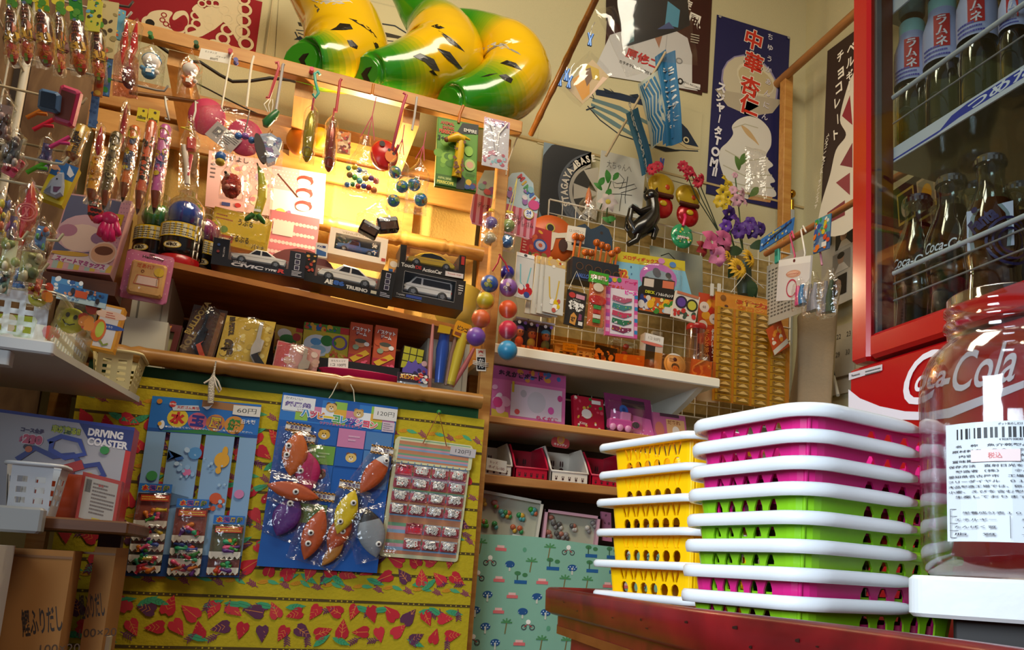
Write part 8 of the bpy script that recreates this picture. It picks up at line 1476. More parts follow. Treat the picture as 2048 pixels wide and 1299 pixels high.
X, w, h = frame((1226,648), (1278,662), (1222,716), Yp(2.16)); X.translation.z = zW+.0008; t = thing('sweet_jar', 'clear square jar of coloured sweets on the white shelf', 'jar', X); m_ = MB(); m_.box(0, 0, -.05, w, h*.95, 0, film('#f0f2ee', .08, .4, .05, .1), None, .004); S('jar', m_, t)
for i in range(14): S('sweet', MB().sph((w*er.uniform(.15, .85), h*(.1+.055*i), -.012-er.uniform(0, .025)), .010, M(er.choice(['#2a7ac0', '#2f9a4a', '#c84a7a', '#d8a02a', '#b8342c', '#c9c4bc']), .3), 10, 7), t)
m_ = MB(); m_.box(w*.1, h*.08, .0005, w*.85, h*.35, .0015, M('#c9c0a0', .5)); art(m_, [('e', .25, .22, .06, .06, '#c9b01c'), ('s', .4, .1, .82, .34, 3, '#6a6a60')], w, h, .0016); S('paper_label', m_, t)
shelfcard('white and black pack with a brown bear picture and a price flag', (1288,664), (1326,674), (1284,722), 2.14, '#b8a898', [('r', .1, .30, .6, .72, '#2a2624'), ('e', .3, .22, .17, .14, '#7a4a20'), ('r', .05, .80, 1, 1, '#d8d2c8'), ('t', '1コ 50円', .5, .9, .08, '#6a5a54', {'w': .6, 'b': 0}), ('e', .4, .76, .3, .04, '#c86a5a')], .03)
p = onY(1352, 712, 2.13); m_ = MB(); m_.lathe([(0,-.002),(.036,-.002),(.036,.002),(0,.002)], M('#cbc4bc', .4), 30, R3('X', 80)); art(m_, [('e', .5, .74, .1, .1, '#1f1a1a'), ('o', .5, .5, .48, .03, '#b0a8a0'), ('e', .5, .38, .2, .18, '#3a2a24'), ('e', .5, .30, .16, .14, '#c98a3a'), ('e', .45, .32, .02, .02, '#1a1210'), ('e', .56, .32, .02, .02, '#1a1210'), ('s', .2, .6, .45, .8, 3, '#8a8480')], .066, .066, .0022, R3('X', 80) @ T3(-.033, -.033, 0)); tag(m_.build('round_card', None, T3(p.x, 2.135, zW+.038)), 'round white card with a tan bear face leaning on the shelf lip', 'card')
shelfcard('orange pack showing through the clear lip at the shelf end', (1385,716), (1424,724), (1382,742), 2.13, '#c2661c', [('e', .3, .5, .3, .3, '#d8a06a'), ('b', .1, .1, .9, .9, 8, ['#b84a1c', '#d89a3a'], .15)], .01)
shelfcard('orange pack showing through the clear lip between the jar and the bear pack', (1232,706), (1290,712), (1230,722), 2.118, '#c8791c', [('b', .1, .1, .9, .9, 8, ['#b85a1c', '#d8a83a'], .15)], .004)
p = onY(1396, 735, 2.17); t = thing('clear_canister', 'clear canister with a red lid at the right end of the white shelf', 'canister', (p.x, 2.19, zW+.0008)); hh = onY(1396, 648, 2.17).z-zW
P('body', MB().lathe([(.0,.001),(.028,.001),(.029,.004),(.029,hh-.012)], film('#f2d8c8', .10, .45, .06, 0), 24, T3(p.x, 2.19, zW+.0008)), t); P('lid', MB().lathe([(.030,hh-.014),(.031,hh-.01),(.031,hh),(.028,hh+.004),(0,hh+.004)], M('#b01f1f', .3), 24, T3(p.x, 2.19, zW)), t, 'red lid'); P('sweets', MB().sph((p.x-.004, 2.19, zW+.02), (.016,.012,.015), M('#c2742a', .4), 10, 8).sph((p.x+.006, 2.188, zW+.045), (.008,.008,.018), M('#c9963a', .4), 10, 8), t)['kind'] = 'stuff'
def clearpk(t, w, h): S('paper', MB().prism([(w*.1,h*.1),(w*.8,h*.5),(w*.9,h*.7),(w*.3,h*.3)], -.001, .001, M('#d8d2cc', .4)), t)
bagged('clear_bag', 'crumpled clear bag with white paper at the foot of the red-lidded canister', 'bag', (1382,704), (1418,704), (1376,735), Yp(2.125), clearpk, .03, .2, 87)
# lower shelves: pink goods
def onshelf(lab, tl, tr, bl, Y, z, col, items, th=.02, name='toy_pack', cat='pack', group=None, blister=0):
 X, w, h = frame(tl, tr, bl, Yp(Y)); h += X.translation.z-z-.0008; X.translation.z = z+.0008; t = thing(name, lab, cat, X, group) if blister else None; m_ = MB(); m_.box(0, 0, -th, w, h, 0, M(col, .35)); art(m_, items, w, h, 0, seed=len(lab)); shear(m_, tl, bl, Yp(Y), X, h)
 if not blister: return tag(m_.build(name, None, X), lab, cat, group)
 S('card', m_, t); S('blister', MB().join(bagmesh(w*.8, h*.8, blister, FILMS, 0, 90, 1, .08), T3(w*.1, h*.05, .002)), t); return t
onshelf('wide pink drawing board box with grey heart shapes on its screen', (986,729), (1132,752), (983,820), 2.20, zP, '#c9669a', [('r', .0, .76, 1, 1, '#b0508a'), ('b', .35, .8, .95, .98, 16, ['#c98a3a', '#3a6aa8', '#b83a4a', '#8a5a9a'], .06), ('t', 'おえかきボード', .38, .88, .11, '#3a1a3a', {'w': .6, 'b': .06}), ('r', .25, .12, .95, .70, '#c9b8c4'), ('e', .60, .42, .18, .20, '#b8b0b8'), ('e', .42, .55, .06, .07, '#a8a0a8'), ('e', .80, .3, .06, .07, '#c8509a'), ('e', .92, .55, .05, .06, '#b83a7a'), ('e', .34, .2, .05, .05, '#c84a4a'), ('p', [(0,.0),(.24,.0),(.22,.16),(0,.2)], '#c2a83a'), ('b', .03, .2, .2, .6, 8, ['#d8ccd4', '#c83a7a', '#d8a0c0'], .08), ('t', 'らくがき', .75, .14, .08, '#c2386a', {'w': .3, 'b': .05}), ('r', .26, .55, .29, .75, '#c9b41c')], .03, 'drawing_board', 'box')
onshelf('red pack with green leaves and little hearts on the pink goods shelf', (1146,789), (1206,799), (1150,840), 2.19, zP, '#a81430', [('b', .05, .05, .95, .95, 26, ['#2a7a2a', '#d8c8b8', '#c8485a', '#c9a03a'], .05), ('e', .42, .5, .16, .14, '#d8ccc8'), ('r', .6, .82, .9, .93, '#d8d2cc'), ('t', 'Kitty', .3, .2, .1, '#d8c8c0', {'w': .25})], .02)
t = onshelf('pink blister pack with a toy bus and round mirror', (1208,784), (1300,800), (1224,846), 2.18, zP, '#7a2a5a', [('p', [(0,.0),(1,.0),(.95,.5),(.1,.6)], '#c8609a'), ('dots', .05, .05, .95, .25, 6, 2, .02, '#d8a0c0'), ('r', .35, .72, .85, .92, '#3a2430'), ('e', .38, .64, .12, .12, '#2a5aa8'), ('e', .38, .64, .05, .05, '#1a3a7a')], .006, blister=.05)
X = t.matrix_world; m_ = MB(); pk_ = M('#b84a8a', .3); m_.box(.012, .012, .004, .085, .04, .03, pk_, None, .004); m_.box(.05, .035, .006, .085, .065, .02, M('#c27aa4', .3), R3('Z', 0), .004); S('toy_bus', m_, t, 'pink toy bus')
for x in (.022, .045, .07): S('wheel', MB().lathe([(.0,.004),(.009,.004),(.010,0),(.009,-.004)], M('#d890b8', .3), 16, T3(x, .014, .032)), t)
S('mirror', MB().lathe([(.0,.002),(.013,.003),(.016,.001),(.016,-.002)], M('#b84a8a', .25), 20, T3(.098, .03, .02), sy=.8).lathe([(0,.0035),(.012,.0032)], M('#8a7a84', .1, .8), 20, T3(.098, .03, .02), sy=.8), t)
onshelf('pink puzzle pack with a tan block at the right end of the pink goods shelf', (1306,823), (1370,832), (1312,862), 2.17, zP, '#b05a84', [('r', .38, .15, .95, .8, '#c99a6a'), ('t', 'だあれ', .62, .68, .16, '#8a4a2a', {'w': .4, 'b': .03}), ('e', .66, .35, .16, .2, '#d8ccc4'), ('e', .15, .35, .2, .3, '#b86a5a'), ('r', .2, .88, .8, 1, '#4a2a3a')], .015)
# tilted baskets on the lower wooden shelf
def scoop(lab, xl, xr, yt, Y, col, H=.098):
 a, b = onY(xl, yt, Y), onY(xr, yt, Y); w = b.x-a.x; t = thing('scoop_basket', lab, 'basket', ((a.x+b.x)/2, Y, zL), 'open front baskets on the wooden shelf'); m = M(col, .35); D = .16; g = MB(); z0 = zL+.0008; th = .0025
 prof = [(0, .030), (.012, .042), (.035, .068), (.07, H), (D, H)]
 for x, s in ((a.x+.002, 1), (b.x-.002, -1)):
  v = [(x, Y+q, z0+z) for q, z in prof]+[(x, Y+D, z0), (x, Y, z0)]; v2 = [(x+s*th, p, q) for _, p, q in v]; n = len(v); g.add(v+v2, [tuple(range(n)), tuple(range(n, 2*n))[::-1]]+[(i, (i+1) % n, n+(i+1) % n, n+i) for i in range(n)], m)
 g.box(a.x+.002, Y, z0, b.x-.002, Y+D, z0+th, m); g.box(a.x+.002, Y+D-th, z0, b.x-.002, Y+D, z0+H, m); g.box(a.x+.002, Y, z0, b.x-.002, Y+th, z0+.030, m)
 art(g, [q for i in range(5) for q in (('e', .15+.17*i, .4, .14, .14, '#3a1a1c'), ('e', .13+.17*i, .66, .05, .12, '#3a1a1c'), ('e', .17+.17*i, .66, .05, .12, '#3a1a1c'))], w, .022, 0, T3(a.x, Y-.0001, z0) @ R3('X', 90))
 art(g, [q for i in range(3) for q in (('e', .25+.25*i, .5, .07, .07, '#4a2420'), ('e', .22+.25*i, .68, .022, .09, '#4a2420'), ('e', .28+.25*i, .68, .022, .09, '#4a2420'))], w, H, 0, T3(a.x, Y+D-th-.0002, z0) @ R3('X', 90))
 P('body', g, t); r_ = MB(); r_.tube([(a.x+.002, Y+q, z0+z) for q, z in prof[::-1]]+[(b.x-.002, Y+q, z0+z) for q, z in prof], .0032, M('#d8d0c4' if col != '#b0102c' else '#c2183a', .35), 7); P('rim', r_, t); return t
YS = Yf+.045
scoop('white open front basket at the left end of the wooden shelf', 952, 1026, 930, YS, '#d8cfc0'); scoop('crimson open front basket beside the left white one', 1029, 1098, 938, YS, '#b0102c'); scoop('white open front basket filled with red sweets', 1101, 1178, 950, YS, '#d8cfc0', .104); scoop('crimson open front basket at the right, partly behind the yellow stack', 1181, 1250, 960, YS, '#b0102c', .10)
for i in range(12):
 x = onY(1112+er.uniform(0, 58), 930, YS+.05).x; m_ = MB(); r_ = er.uniform(.009, .013); m_.sph((0,0,0), (r_, r_, r_*.7), M(er.choice(['#b8203a', '#c2405a', '#8a1a2a', '#c9b0a8', '#3a6a9a']), .25, 0, .4), 12, 8); tag(m_.build('wrapped_sweet', None, T3(x, YS+er.uniform(.03, .12), zL+.016+.007*(i//4))), 'red wrapped sweet piled in the filled white basket', 'sweet', 'red sweets in the white basket')
card('price_card', 'white price card hanging from the left white basket', 'price card', (974,914), (1014,922), (972,938), Yp(YS-.006), '#d8d2c6', [('t', 'キッズ', .35, .7, .24, '#7a1a24', {'w': .4, 'b': 0}), ('t', 'ネイル100', .5, .3, .26, '#7a1a24', {'w': .8, 'b': 0})], .0015)
X, w, h = frame((1104,872), (1140,878), (1103,892), Yp(YS+.08)); m_ = MB(); m_.prism(rrect(0,0,w,h,h*.4), -.002, 0, M('#c2484a', .4)); art(m_, [('e', .5, .85, .4, .5, '#d8a040'), ('e', .5, .8, .25, .3, '#c98a6a'), ('t', 'キャンディ', .5, .3, .3, '#e8d8c8', {'w': .7, 'b': .04})], w, h); tag(m_.build('header_card', None, X), 'small red and yellow card standing above the filled white basket', 'card')
# framed toy displays on the bottom board
def toyframe(lab, tl, tr, bl, Y, fc, n, cs, tagtxt):
 X, w, h = frame(tl, tr, bl, Yp(Y)); h += X.translation.z-zM-.001; X.translation.z = zM+.001; t = thing('charm_display', lab, 'display frame', X); m_ = MB(); f = .008; m_.box(0, 0, -.02, w, h, -.015, M('#b9b4a0', .6))
 for x0, y0, x1, y1 in ((0, 0, w, f), (0, h-f, w, h), (0, 0, f, h), (w-f, 0, w, h)): m_.box(x0, y0, -.02, x1, y1, .002, M(fc, .4))
 S('frame', m_, t)
 for i in range(n): m_ = MB(); x, y = w*er.uniform(.08, .9), h*er.choice((.45, .68, .82)); c = er.choice(cs); m_.sph((x, y, -.009), (.008, .008, .006), M(c, .3), 10, 7); m_.sph((x+.006, y-.009, -.009), (.006, .007, .005), M(er.choice(cs), .3), 10, 7); S('charm', m_, t)
 if tagtxt: m_ = MB(); XX = T3(w*.60, h*.10, .003); m_.box(0, 0, 0, w*.36, h*.22, .001, M('#d8d4c8', .5), XX); art(m_, [('t', 'キーホルダー', .4, .75, .2, '#222', {'w': .5, 'b': 0}), ('t', '1コ 300円', .5, .34, .34, '#222', {'w': .8, 'b': 0})], w*.36, h*.22, .001, XX); S('price_card', m_, t)
 S('glass', MB().add([(f, f, -.001), (w-f, f, -.001), (w-f, h-f, -.001), (f, h-f, -.001)], [(0, 1, 2, 3)], film('#f4f6f4', .02, .12, .03, 0)), t)
toyframe('white framed display of green and orange key charms priced 300 yen', (956,977), (1086,1002), (950,1072), 2.15, '#c9c4b4', 16, ['#2a8a4a', '#3f9a2a', '#c2603a', '#d8a83a', '#4a9a9a'], True)
toyframe('pink framed display of silver charms beside the white frame', (1090,1017), (1200,1032), (1092,1084), 2.16, '#c99aa8', 12, ['#8a8484', '#5a5654', '#a86a5a', '#c9c0b8'], False)
card('pink_pack', 'edge of a pink pack behind the pink framed display', 'pack', (1203,1022), (1222,1025), (1205,1080), Yp(2.19), '#b8708a', [('b', .1, .1, .9, .9, 6, ['#7a4a5a'], .05)], .01)
# -- on the wire grid
card('signed_board', 'white square board with a handwritten signature on the wire grid', 'board', (1203,300), (1292,322), (1192,418), Yp(2.41), '#c9ccc6', [('t', '大ちゃんへ', .42, .80, .13, '#2a2c2c', {'w': .55, 'b': -.01}), ('l', [(.3,.62),(.42,.68),(.55,.6),(.5,.45),(.35,.42),(.3,.52),(.4,.50),(.6,.56)], .01, '#2a2c2c'), ('l', [(.62,.66),(.60,.3),(.62,.2)], .01, '#2a2c2c'), ('l', [(.45,.42),(.78,.56),(.84,.5),(.70,.44),(.5,.36)], .01, '#2a2c2c'), ('l', [(.28,.3),(.5,.34),(.75,.36)], .01, '#2a2c2c'), ('l', [(.52,.34),(.50,.05)], .01, '#2a2c2c')], .004)
p0, p1 = onY(1214, 308, 2.36), onY(1331, 104, 2.28)
t = thing('paper_flag', 'blue and white wavy flag on a pale stick in front of the fish print', 'flag', p0); P('stick', MB().tube([p0-(p1-p0)*.02, p1], .0042, M('#b8a88a', .5), 8), t)
def flag(q, col, items, ph, nm):
 A, B, Cc = onY(*q[0], 2.29), onY(*q[1], 2.29), onY(*q[2], 2.33); u, v = B-A, Cc-A; w, h = u.length, v.length; n = u.cross(v).normalized()
 if n.y > 0: n = -n
 wf = lambda x, y, z: tuple(A+u*(x/w)+v*(1-y/h)+n*(z+.008*math.sin(x/w*7+ph)+.006*math.sin(y/h*5)))
 m_ = MB(); m_.grid(lambda a, b: wf(a*w, b*h, 0), 14, 24, M(col, .6)); m_.grid(lambda a, b: wf(a*w, b*h, -.0012), 14, 24, M(col, .6)); art(m_, items, w, h, .0005, warp=wf); P(nm, m_, t)
flag(((1312,112),(1332,98),(1326,290)), '#176a9c', [], 0, 'flag_sheet')
A_ = [('t', 'モーニング娘。', .5, .5, .09, '#d6dadc', {'v': 1, 'b': .05, 'sx': 1.7, 'p': 1.12})]
flag(((1318,108),(1350,101),(1330,294)), '#176a9c', A_, 1, 'lettered_band')
flag(((1276,168),(1316,140),(1300,300)), '#b6bfb4', [('l', [(.1+.13*i, .95), (.25+.13*i, .7), (.1+.13*i, .45), (.3+.12*i, .2), (.2+.12*i, .02)], .035, '#176a9c') for i in range(6)], 2, 'striped_sheet')
flag(((1254,226),(1276,214),(1284,352)), '#12526e', [('t', 'DIRECT TOUR FINAL', .45, .5, .11, '#d2d6d2', {'rot': -90, 'b': .05, 'w': 5.2})], 0, 'lettered_band')
# foil balloons, red with a yellow round top (plain)
for (cx, cy), s, lb in (((1322, 388), 1, 'left red foil balloon with a yellow top, clipped to the grid by a blue peg'), ((1375, 408), .95, 'right red foil balloon with a yellow top behind the red flowers')):
 p = onY(cx, cy, 2.36); t = thing('foil_balloon', lb, 'balloon', p, 'foil balloons on the grid'); k = .052*s
 P('yellow_top', MB().sph((p.x, p.y, p.z+k*.55), (k*.95, k*.3, k*.85), M('#b8961c', .25, .2), 20, 14), t); m_ = MB(); m_.sph((p.x+.004, p.y+.004, p.z-k*.75), (k*.85, k*.32, k*.85), M('#a5121a', .2, .2), 20, 14); P('red_body', m_, t); P('collar', MB().tube([(p.x-k*.7, p.y-.008, p.z-k*.1), (p.x, p.y-.016, p.z-k*.2), (p.x+k*.75, p.y-.008, p.z-k*.1)], k*.16, M('#4a1f14', .3), 8), t); P('printed_mark', MB().sph((p.x+.004, p.y-.013, p.z-k*.7), (k*.28, .004, k*.2), M('#c2a01c', .3), 12, 8), t); P('cheek', MB().sph((p.x+k*.3, p.y-k*.24, p.z+k*.45), (k*.2, .004, k*.2), M('#b8401c', .2), 12, 8), t)
p = onY(1324, 326, 2.345); m_ = MB(); m_.box(-.006, -.004, -.022, -.001, .004, .018, M('#2f3f8a', .35), R3('Y', -6), .001); m_.box(.001, -.004, -.022, .006, .004, .018, M('#2f3f8a', .35), R3('Y', 6), .001); tag(m_.build('clothes_peg', None, Matrix.Translation(p)), 'blue peg holding the left foil balloon', 'peg')
# black cat toy
p = onY(1288, 438, 2.30); t = thing('black_cat', 'glossy black toy cat climbing on the wire grid', 'toy', p); bk_ = M('#0e0b0a', .25, 0, .3); W_ = lambda x, y, d=0: onY(x, y, 2.30+d)
P('body', MB().tube([W_(1304,398), W_(1306,412), W_(1304,432), W_(1290,450), W_(1272,462), W_(1262,470)], [.020,.022,.028,.034,.030,.016], bk_, 16), t); m_ = MB(); c = W_(1302,392); m_.sph(tuple(c), (.026,.024,.022), bk_, 16, 10)
for x in (1292, 1312): q = W_(x, 384); m_.tube([q, q+Vector((-.002 if x < 1300 else .004, 0, .018))], [.009, .001], bk_, 8)
P('head', m_, t)
for pts in ([(1300,418),(1280,424),(1262,412)], [(1270,460),(1258,440),(1262,418)], [(1280,462),(1272,480),(1256,488)], [(1300,440),(1312,460),(1306,476)]): P('leg', MB().tube([W_(*a, -.01) for a in pts], [.013,.011,.009], bk_, 10), t)
P('tail', MB().tube([W_(*a, .01) for a in ((1262,470),(1252,456),(1254,436),(1262,424))], .006, bk_, 8), t)
# bowl, green pouch
X, w, h = frame((1252,384), (1286,392), (1250,406), Yp(2.33)); tag(MB().lathe([(.010,0),(.017,.008),(.020,.020)], M('#8a9a9c', .3), 18, T3(w*.5, 0, 0) @ R3('X', -90) @ R3('X', 180)).build('toy_cup', None, X), 'small clear printed cup behind the black cat', 'cup')
p = onY(1364, 472, 2.27); t = thing('green_pouch', 'round shiny green pouch on a pink clip below the foil balloons', 'pouch', p); X = T3(p.x, p.y, p.z) @ R3('X', 90); r_ = .040; P('pouch', MB().lathe([(0, .008), (r_*.7, .008), (r_*.95, .003), (r_, 0), (r_*.95, -.004)], M('#2a8a5a', .15, 0, .6), 26, X, sy=1.05), t); m_ = MB(); art(m_, [('b', .15, .2, .85, .8, 26, ['#b8b43a', '#1f6a4a', '#8ac0a0', '#c9c4b8'], .05), ('t', 'mini cash', .5, .42, .1, '#d8d0c8', {'w': .5, 'b': .06, 'o': '#b8243a', 'ow': .06})], r_*2, r_*2, .009, X @ T3(-r_, -r_, 0)); P('print', m_, t); P('clip', MB().tube([p+Vector((-.004,-.012,.03)), p+Vector((.002,-.014,.06)), p+Vector((.006,0,.075))], .005, M('#c21f5a', .3), 8), t, 'pink clip')
# flowers
def bloom(t, p, r, col, n, cen, nm='flower', tilt=0, wide=.5):
 m_ = MB(); c = M(col, .6); X = T3(*p) @ R3('Z', er.uniform(-40, 40)) @ R3('X', 90+tilt)
 for i in range(n):
  a = 2*math.pi*i/n; Y_ = X @ R3('Z', math.degrees(a)); m_.grid(lambda u, v: (r*(.12+.88*u), r*wide*(v-.5)*2*math.sin(math.pi*(.15+.8*u))*.6, r*(.22*math.sin(u*3)-.2*u*u+.1*abs(v-.5))), 5, 4, c, Y_)
 if cen: m_.sph((0, 0, r*.08), (r*.26, r*.26, r*.12), M(cen, .7), 12, 7, X)
 P(nm, m_, t)
def stem(t, pts, Yv, r=.0022, c='#3a5a24'): P('stem', MB().tube([onY(x, y, Yv) for x, y in pts], r, M(c, .6), 6), t)
def leafp(t, x, y, Yv, s, ang, c='#2f6a24'):
 p = onY(x, y, Yv); X = T3(*p) @ R3('Y', -ang) @ R3('X', 90); P('leaf', MB().grid(lambda u, v: (s*u, s*.5*(v-.5)*math.sin(math.pi*(.08+.88*u)), s*.15*math.sin(u*3)), 6, 3, M(c, .6), X), t)
t = thing('artificial_flower', 'white cosmos flower with green leaves before the signed board', 'flower', onY(1215,400,2.36)); bloom(t, onY(1216,404,2.33), .034, '#b8aca8', 6, '#b8a83a'); stem(t, ((1216,405),(1212,440)), 2.35); stem(t, ((1200,418),(1214,384),(1222,362)), 2.35)
for x, y, s, a in ((1196,372,.04,60), (1204,380,.035,150), (1216,366,.045,100), (1222,378,.04,240), (1226,360,.035,60), (1210,440,.04,20), (1222,446,.035,160)): leafp(t, x, y, 2.34, s, a, '#2f7a2a')
t = thing('artificial_flower', 'bunch of red dianthus flowers on long dark stems', 'flower', onY(1380,400,2.34))
for x, y in ((1366,332),(1380,342),(1390,352),(1372,352),(1402,358),(1396,364),(1316,332),(1304,338)): bloom(t, onY(x, y, 2.31), .020, '#b8203a', 9, None, 'flower', er.uniform(-20, 20), .6)
for x, y in ((1372,345),(1384,350),(1396,360)): stem(t, ((x, y), (x+20, y+48), (1440, 468)), 2.33, .0018, '#22301a')
t = thing('artificial_flower', 'tall yellow snapdragon flower in the bouquet', 'flower', onY(1450,400,2.30))
for x, y, r in ((1450,360,.022),(1458,372,.020),(1446,384,.026),(1456,394,.026),(1440,402,.024),(1452,408,.024)): bloom(t, onY(x, y, 2.28), r, '#c2a61f', 6, None, 'flower', er.uniform(-25, 25), .7)
stem(t, ((1450,365),(1448,420),(1470,500)), 2.31, .003)
t = thing('artificial_flower', 'pale pink blossoms with buds above the purple ones', 'flower', onY(1480,390,2.30))
for x, y, r in ((1474,400,.024),(1484,388,.022),(1466,380,.018),(1488,402,.02),(1470,350,.012)): bloom(t, onY(x, y, 2.27), r, '#b88a9a', 6, None, 'flower', er.uniform(-25, 25), .7)
stem(t, ((1470,350),(1478,420),(1486,500)), 2.30); [leafp(t, x, y, 2.28, .05, a, '#4a6a2a') for x, y, a in ((1500,392,50),(1480,330,70),(1478,340,110))]
t = thing('artificial_flower', 'purple iris flowers at the middle of the bouquet', 'flower', onY(1480,450,2.28))
for x, y, r in ((1458,428,.030),(1472,440,.028),(1490,456,.030),(1505,462,.028),(1520,458,.026),(1452,452,.024),(1478,462,.028),(1500,446,.024)): bloom(t, onY(x, y, 2.25), r, er.choice(['#4a1f7a', '#5a2a94', '#3a1a6a']), 6, None, 'flower', er.uniform(-30, 30), .75)
stem(t, ((1475,450),(1485,500)), 2.28)
t = thing('artificial_flower', 'large pink and dark red orchid flower', 'flower', onY(1420,490,2.26))
for x, y, r, c in ((1424,484,.045,'#b8507a'),(1448,478,.036,'#a84a74'),(1404,496,.028,'#8a1f24'),(1446,492,.03,'#5a1428'),(1436,512,.034,'#c07094')): bloom(t, onY(x, y, 2.22), r, c, 5, None, 'flower', er.uniform(-25, 25), .8)
stem(t, ((1430,490),(1470,520)), 2.25)
t = thing('artificial_flower', 'pair of yellow sunflowers at the bottom of the bouquet', 'flower', onY(1480,530,2.24))
for x, y, r, cc in ((1476,536,.040,'#5a2e10'),(1498,516,.034,'#2a1a0c'),(1456,512,.020,'#2a1a0c')): bloom(t, onY(x, y, 2.20), r, '#c99a1a', 15, cc, 'flower', er.uniform(-15, 15), .34)
for x, y, a in ((1484,500,200),(1500,494,20),(1470,520,250),(1500,560,-90),(1494,556,-60),(1456,500,150)): leafp(t, x, y, 2.24, .07, a, '#1f3a18')
tag(MB().lathe([(.02,0),(.026,.03),(.022,.09),(.03,.11)], M('#3a4a3a', .4), 18).build('flower_vase', None, T3(*(onY(1488, 590, 2.26)))), 'dark vase behind the yellow packet card holding the bouquet', 'vase')
bagged('clear_wrapper', 'crumpled clear wrapper above the pink blossoms', 'wrapper', (1490,292), (1532,302), (1470,390), Yp(2.27), None, .03, 0, 91)
# -- turmeric packet card and red poster behind it
card('health_poster', 'red and orange poster with round number marks behind the packet card', 'poster', (1398,584), (1442,592), (1392,800), Yp(2.24), '#b8401f', [('r', 0, .0, 1, .3, '#c9b08a'), ('r', .0, .3, 1, .52, '#6a1c14'), ('b', .1, .75, .9, .97, 9, ['#c9701f', '#d89a2a', '#b82c1c'], .05), ('e', .25, .87, .05, .05, '#d8c8b8'), ('t', '60', .25, .87, .025, '#6a4a3a'), ('e', .7, .77, .05, .05, '#d8c8b8'), ('t', '40', .7, .77, .025, '#6a4a3a'), ('e', .2, .70, .045, .045, '#d8c8b8'), ('t', '健康にとって', .72, .50, .055, '#e6dccc', {'v': 1, 'b': .02}), ('t', '肝心な部分を', .38, .50, .050, '#d8863a', {'v': 1, 'b': .02})], .002)
for x in (1424, 1438): p = onY(x, 580, 2.225); m_ = MB(); m_.box(-.006, -.003, -.02, .006, .003, .022, M('#c9c4b8', .4), None, .001); tag(m_.build('clothes_peg', None, Matrix.Translation(p)), ('left' if x < 1430 else 'right')+' white peg holding the red and orange poster', 'peg')
A, B, Cc = onY(1442,584,2.20), onY(1533,568,2.20), onY(1424,800,2.20); w = onY(1578,795,2.2).x-Cc.x; h = A.z-Cc.z; X = Matrix(((1,0,0,Cc.x),(0,0,-1,2.20),(0,1,0,Cc.z),(0,0,0,1)))
t = thing('packet_card', 'golden display card with rows of small yellow turmeric packets', 'display card', X); m_ = MB(); m_.prism([(0, 0), (w, 0), (w, h*.62), (w*.72, h*1.02), (0, h)], -.002, 0, M('#b8761a', .35)); art(m_, [('p', [(.0,.86),(.75,.88),(.70,1.0),(0,.985)], '#c9862a'), ('t', '3倍力', .48, .945, .055, '#b8401c', {'w': .42, 'b': .07, 'o': '#e0b84a', 'ow': .06}), ('t', 'ウコン', .46, .89, .05, '#c9701c', {'w': .34, 'b': .07, 'o': '#e0b84a', 'ow': .06}), ('e', .1, .95, .03, .03, '#7a4a1c'), ('e', .14, .88, .02, .012, '#4a1f14')], w, h); S('card', m_, t)
def packet(x, y, pw, ph):
 g = MB(); g.box(x, y, .001, x+pw, y+ph, .003, M('#c29a1c', .25, .3)); g.box(x+pw*.14, y+ph*.16, .003, x+pw*.9, y+ph*.80, .007, M('#a8864a', .2, .5)); art(g, [('e', .22, .68, .1, .1, '#3a2410'), ('p', [(.2,.2),(.9,.2),(.6,.7),(.45,.6)], '#d8bc84')], pw, ph, .0072, T3(x, y, 0)); S('packet', g, t)
for c in range(4):
 n = 13 if c < 3 else 8
 for r in range(n): packet(w*(.03+.235*c), h*(.012+.0655*r)*(.86/.86), w*.20, h*.058 if r < 12 else h*.068)
S('clear_cover', MB().add([(0, 0, .012), (w, 0, .012), (w, h*.62, .012), (w*.72, h, .012), (0, h, .012)], [(0, 1, 2, 3, 4)], film('#fff6e0', .02, .25, .08, .6, 25)), t)
tag(MB().tube([onY(x, y, 2.195) for x, y in ((1462,584),(1492,546),(1528,576))], .0014, '#c9c4b8', 5).build('string'), 'white string carrying the golden packet card', 'string')
card('leaflet', 'small orange leaflet tucked behind a yellow ribbon on the packet card', 'leaflet', (1532,658), (1562,640), (1530,722), Yp(2.17), '#b8481c', [('b', .1, .3, .9, .95, 14, ['#d8a06a', '#c92a1c', '#e0d0b8', '#d8862a'], .08), ('p', [(0,.0),(1,.12),(1,.3),(0,.18)], '#c9c0b0')], .002)
# -- along the thin rod beside the fridge
XR = Xp(RX-.014)
def rcard(name, lab, cat, tl, tr, bl, X_, col, items, th=.003, g=None): return card(name, lab, cat, tl, tr, bl, Xp(X_), col, items, th, g)
RB = RX+.05
rcard('toy_pack', 'blue pack with a flying toy picture laid over the rod end', 'pack', (1522,478), (1588,434), (1512,508), RB-.02, '#2a6ab0', [('b', .05, .1, .95, .9, 26, ['#b8ccd8', '#1a3f8a', '#3a8ac8', '#2a2a3a', '#c9b03a'], .14), ('l', [(.1,.3),(.5,.55),(.95,.75)], .12, '#1d2436'), ('t', 'TURBO', .45, .8, .14, '#c9b83a', {'w': .4, 'b': .05})])
rcard('note_sheet', 'grey sheet of printed text hanging behind the pink bracelet pack', 'note', (1534,532), (1612,494), (1530,652), RB+.12, '#a8a49a', [('s', .05+.09*i, .1, .11+.09*i, .92, 14, '#55524c') for i in range(8)], .001)
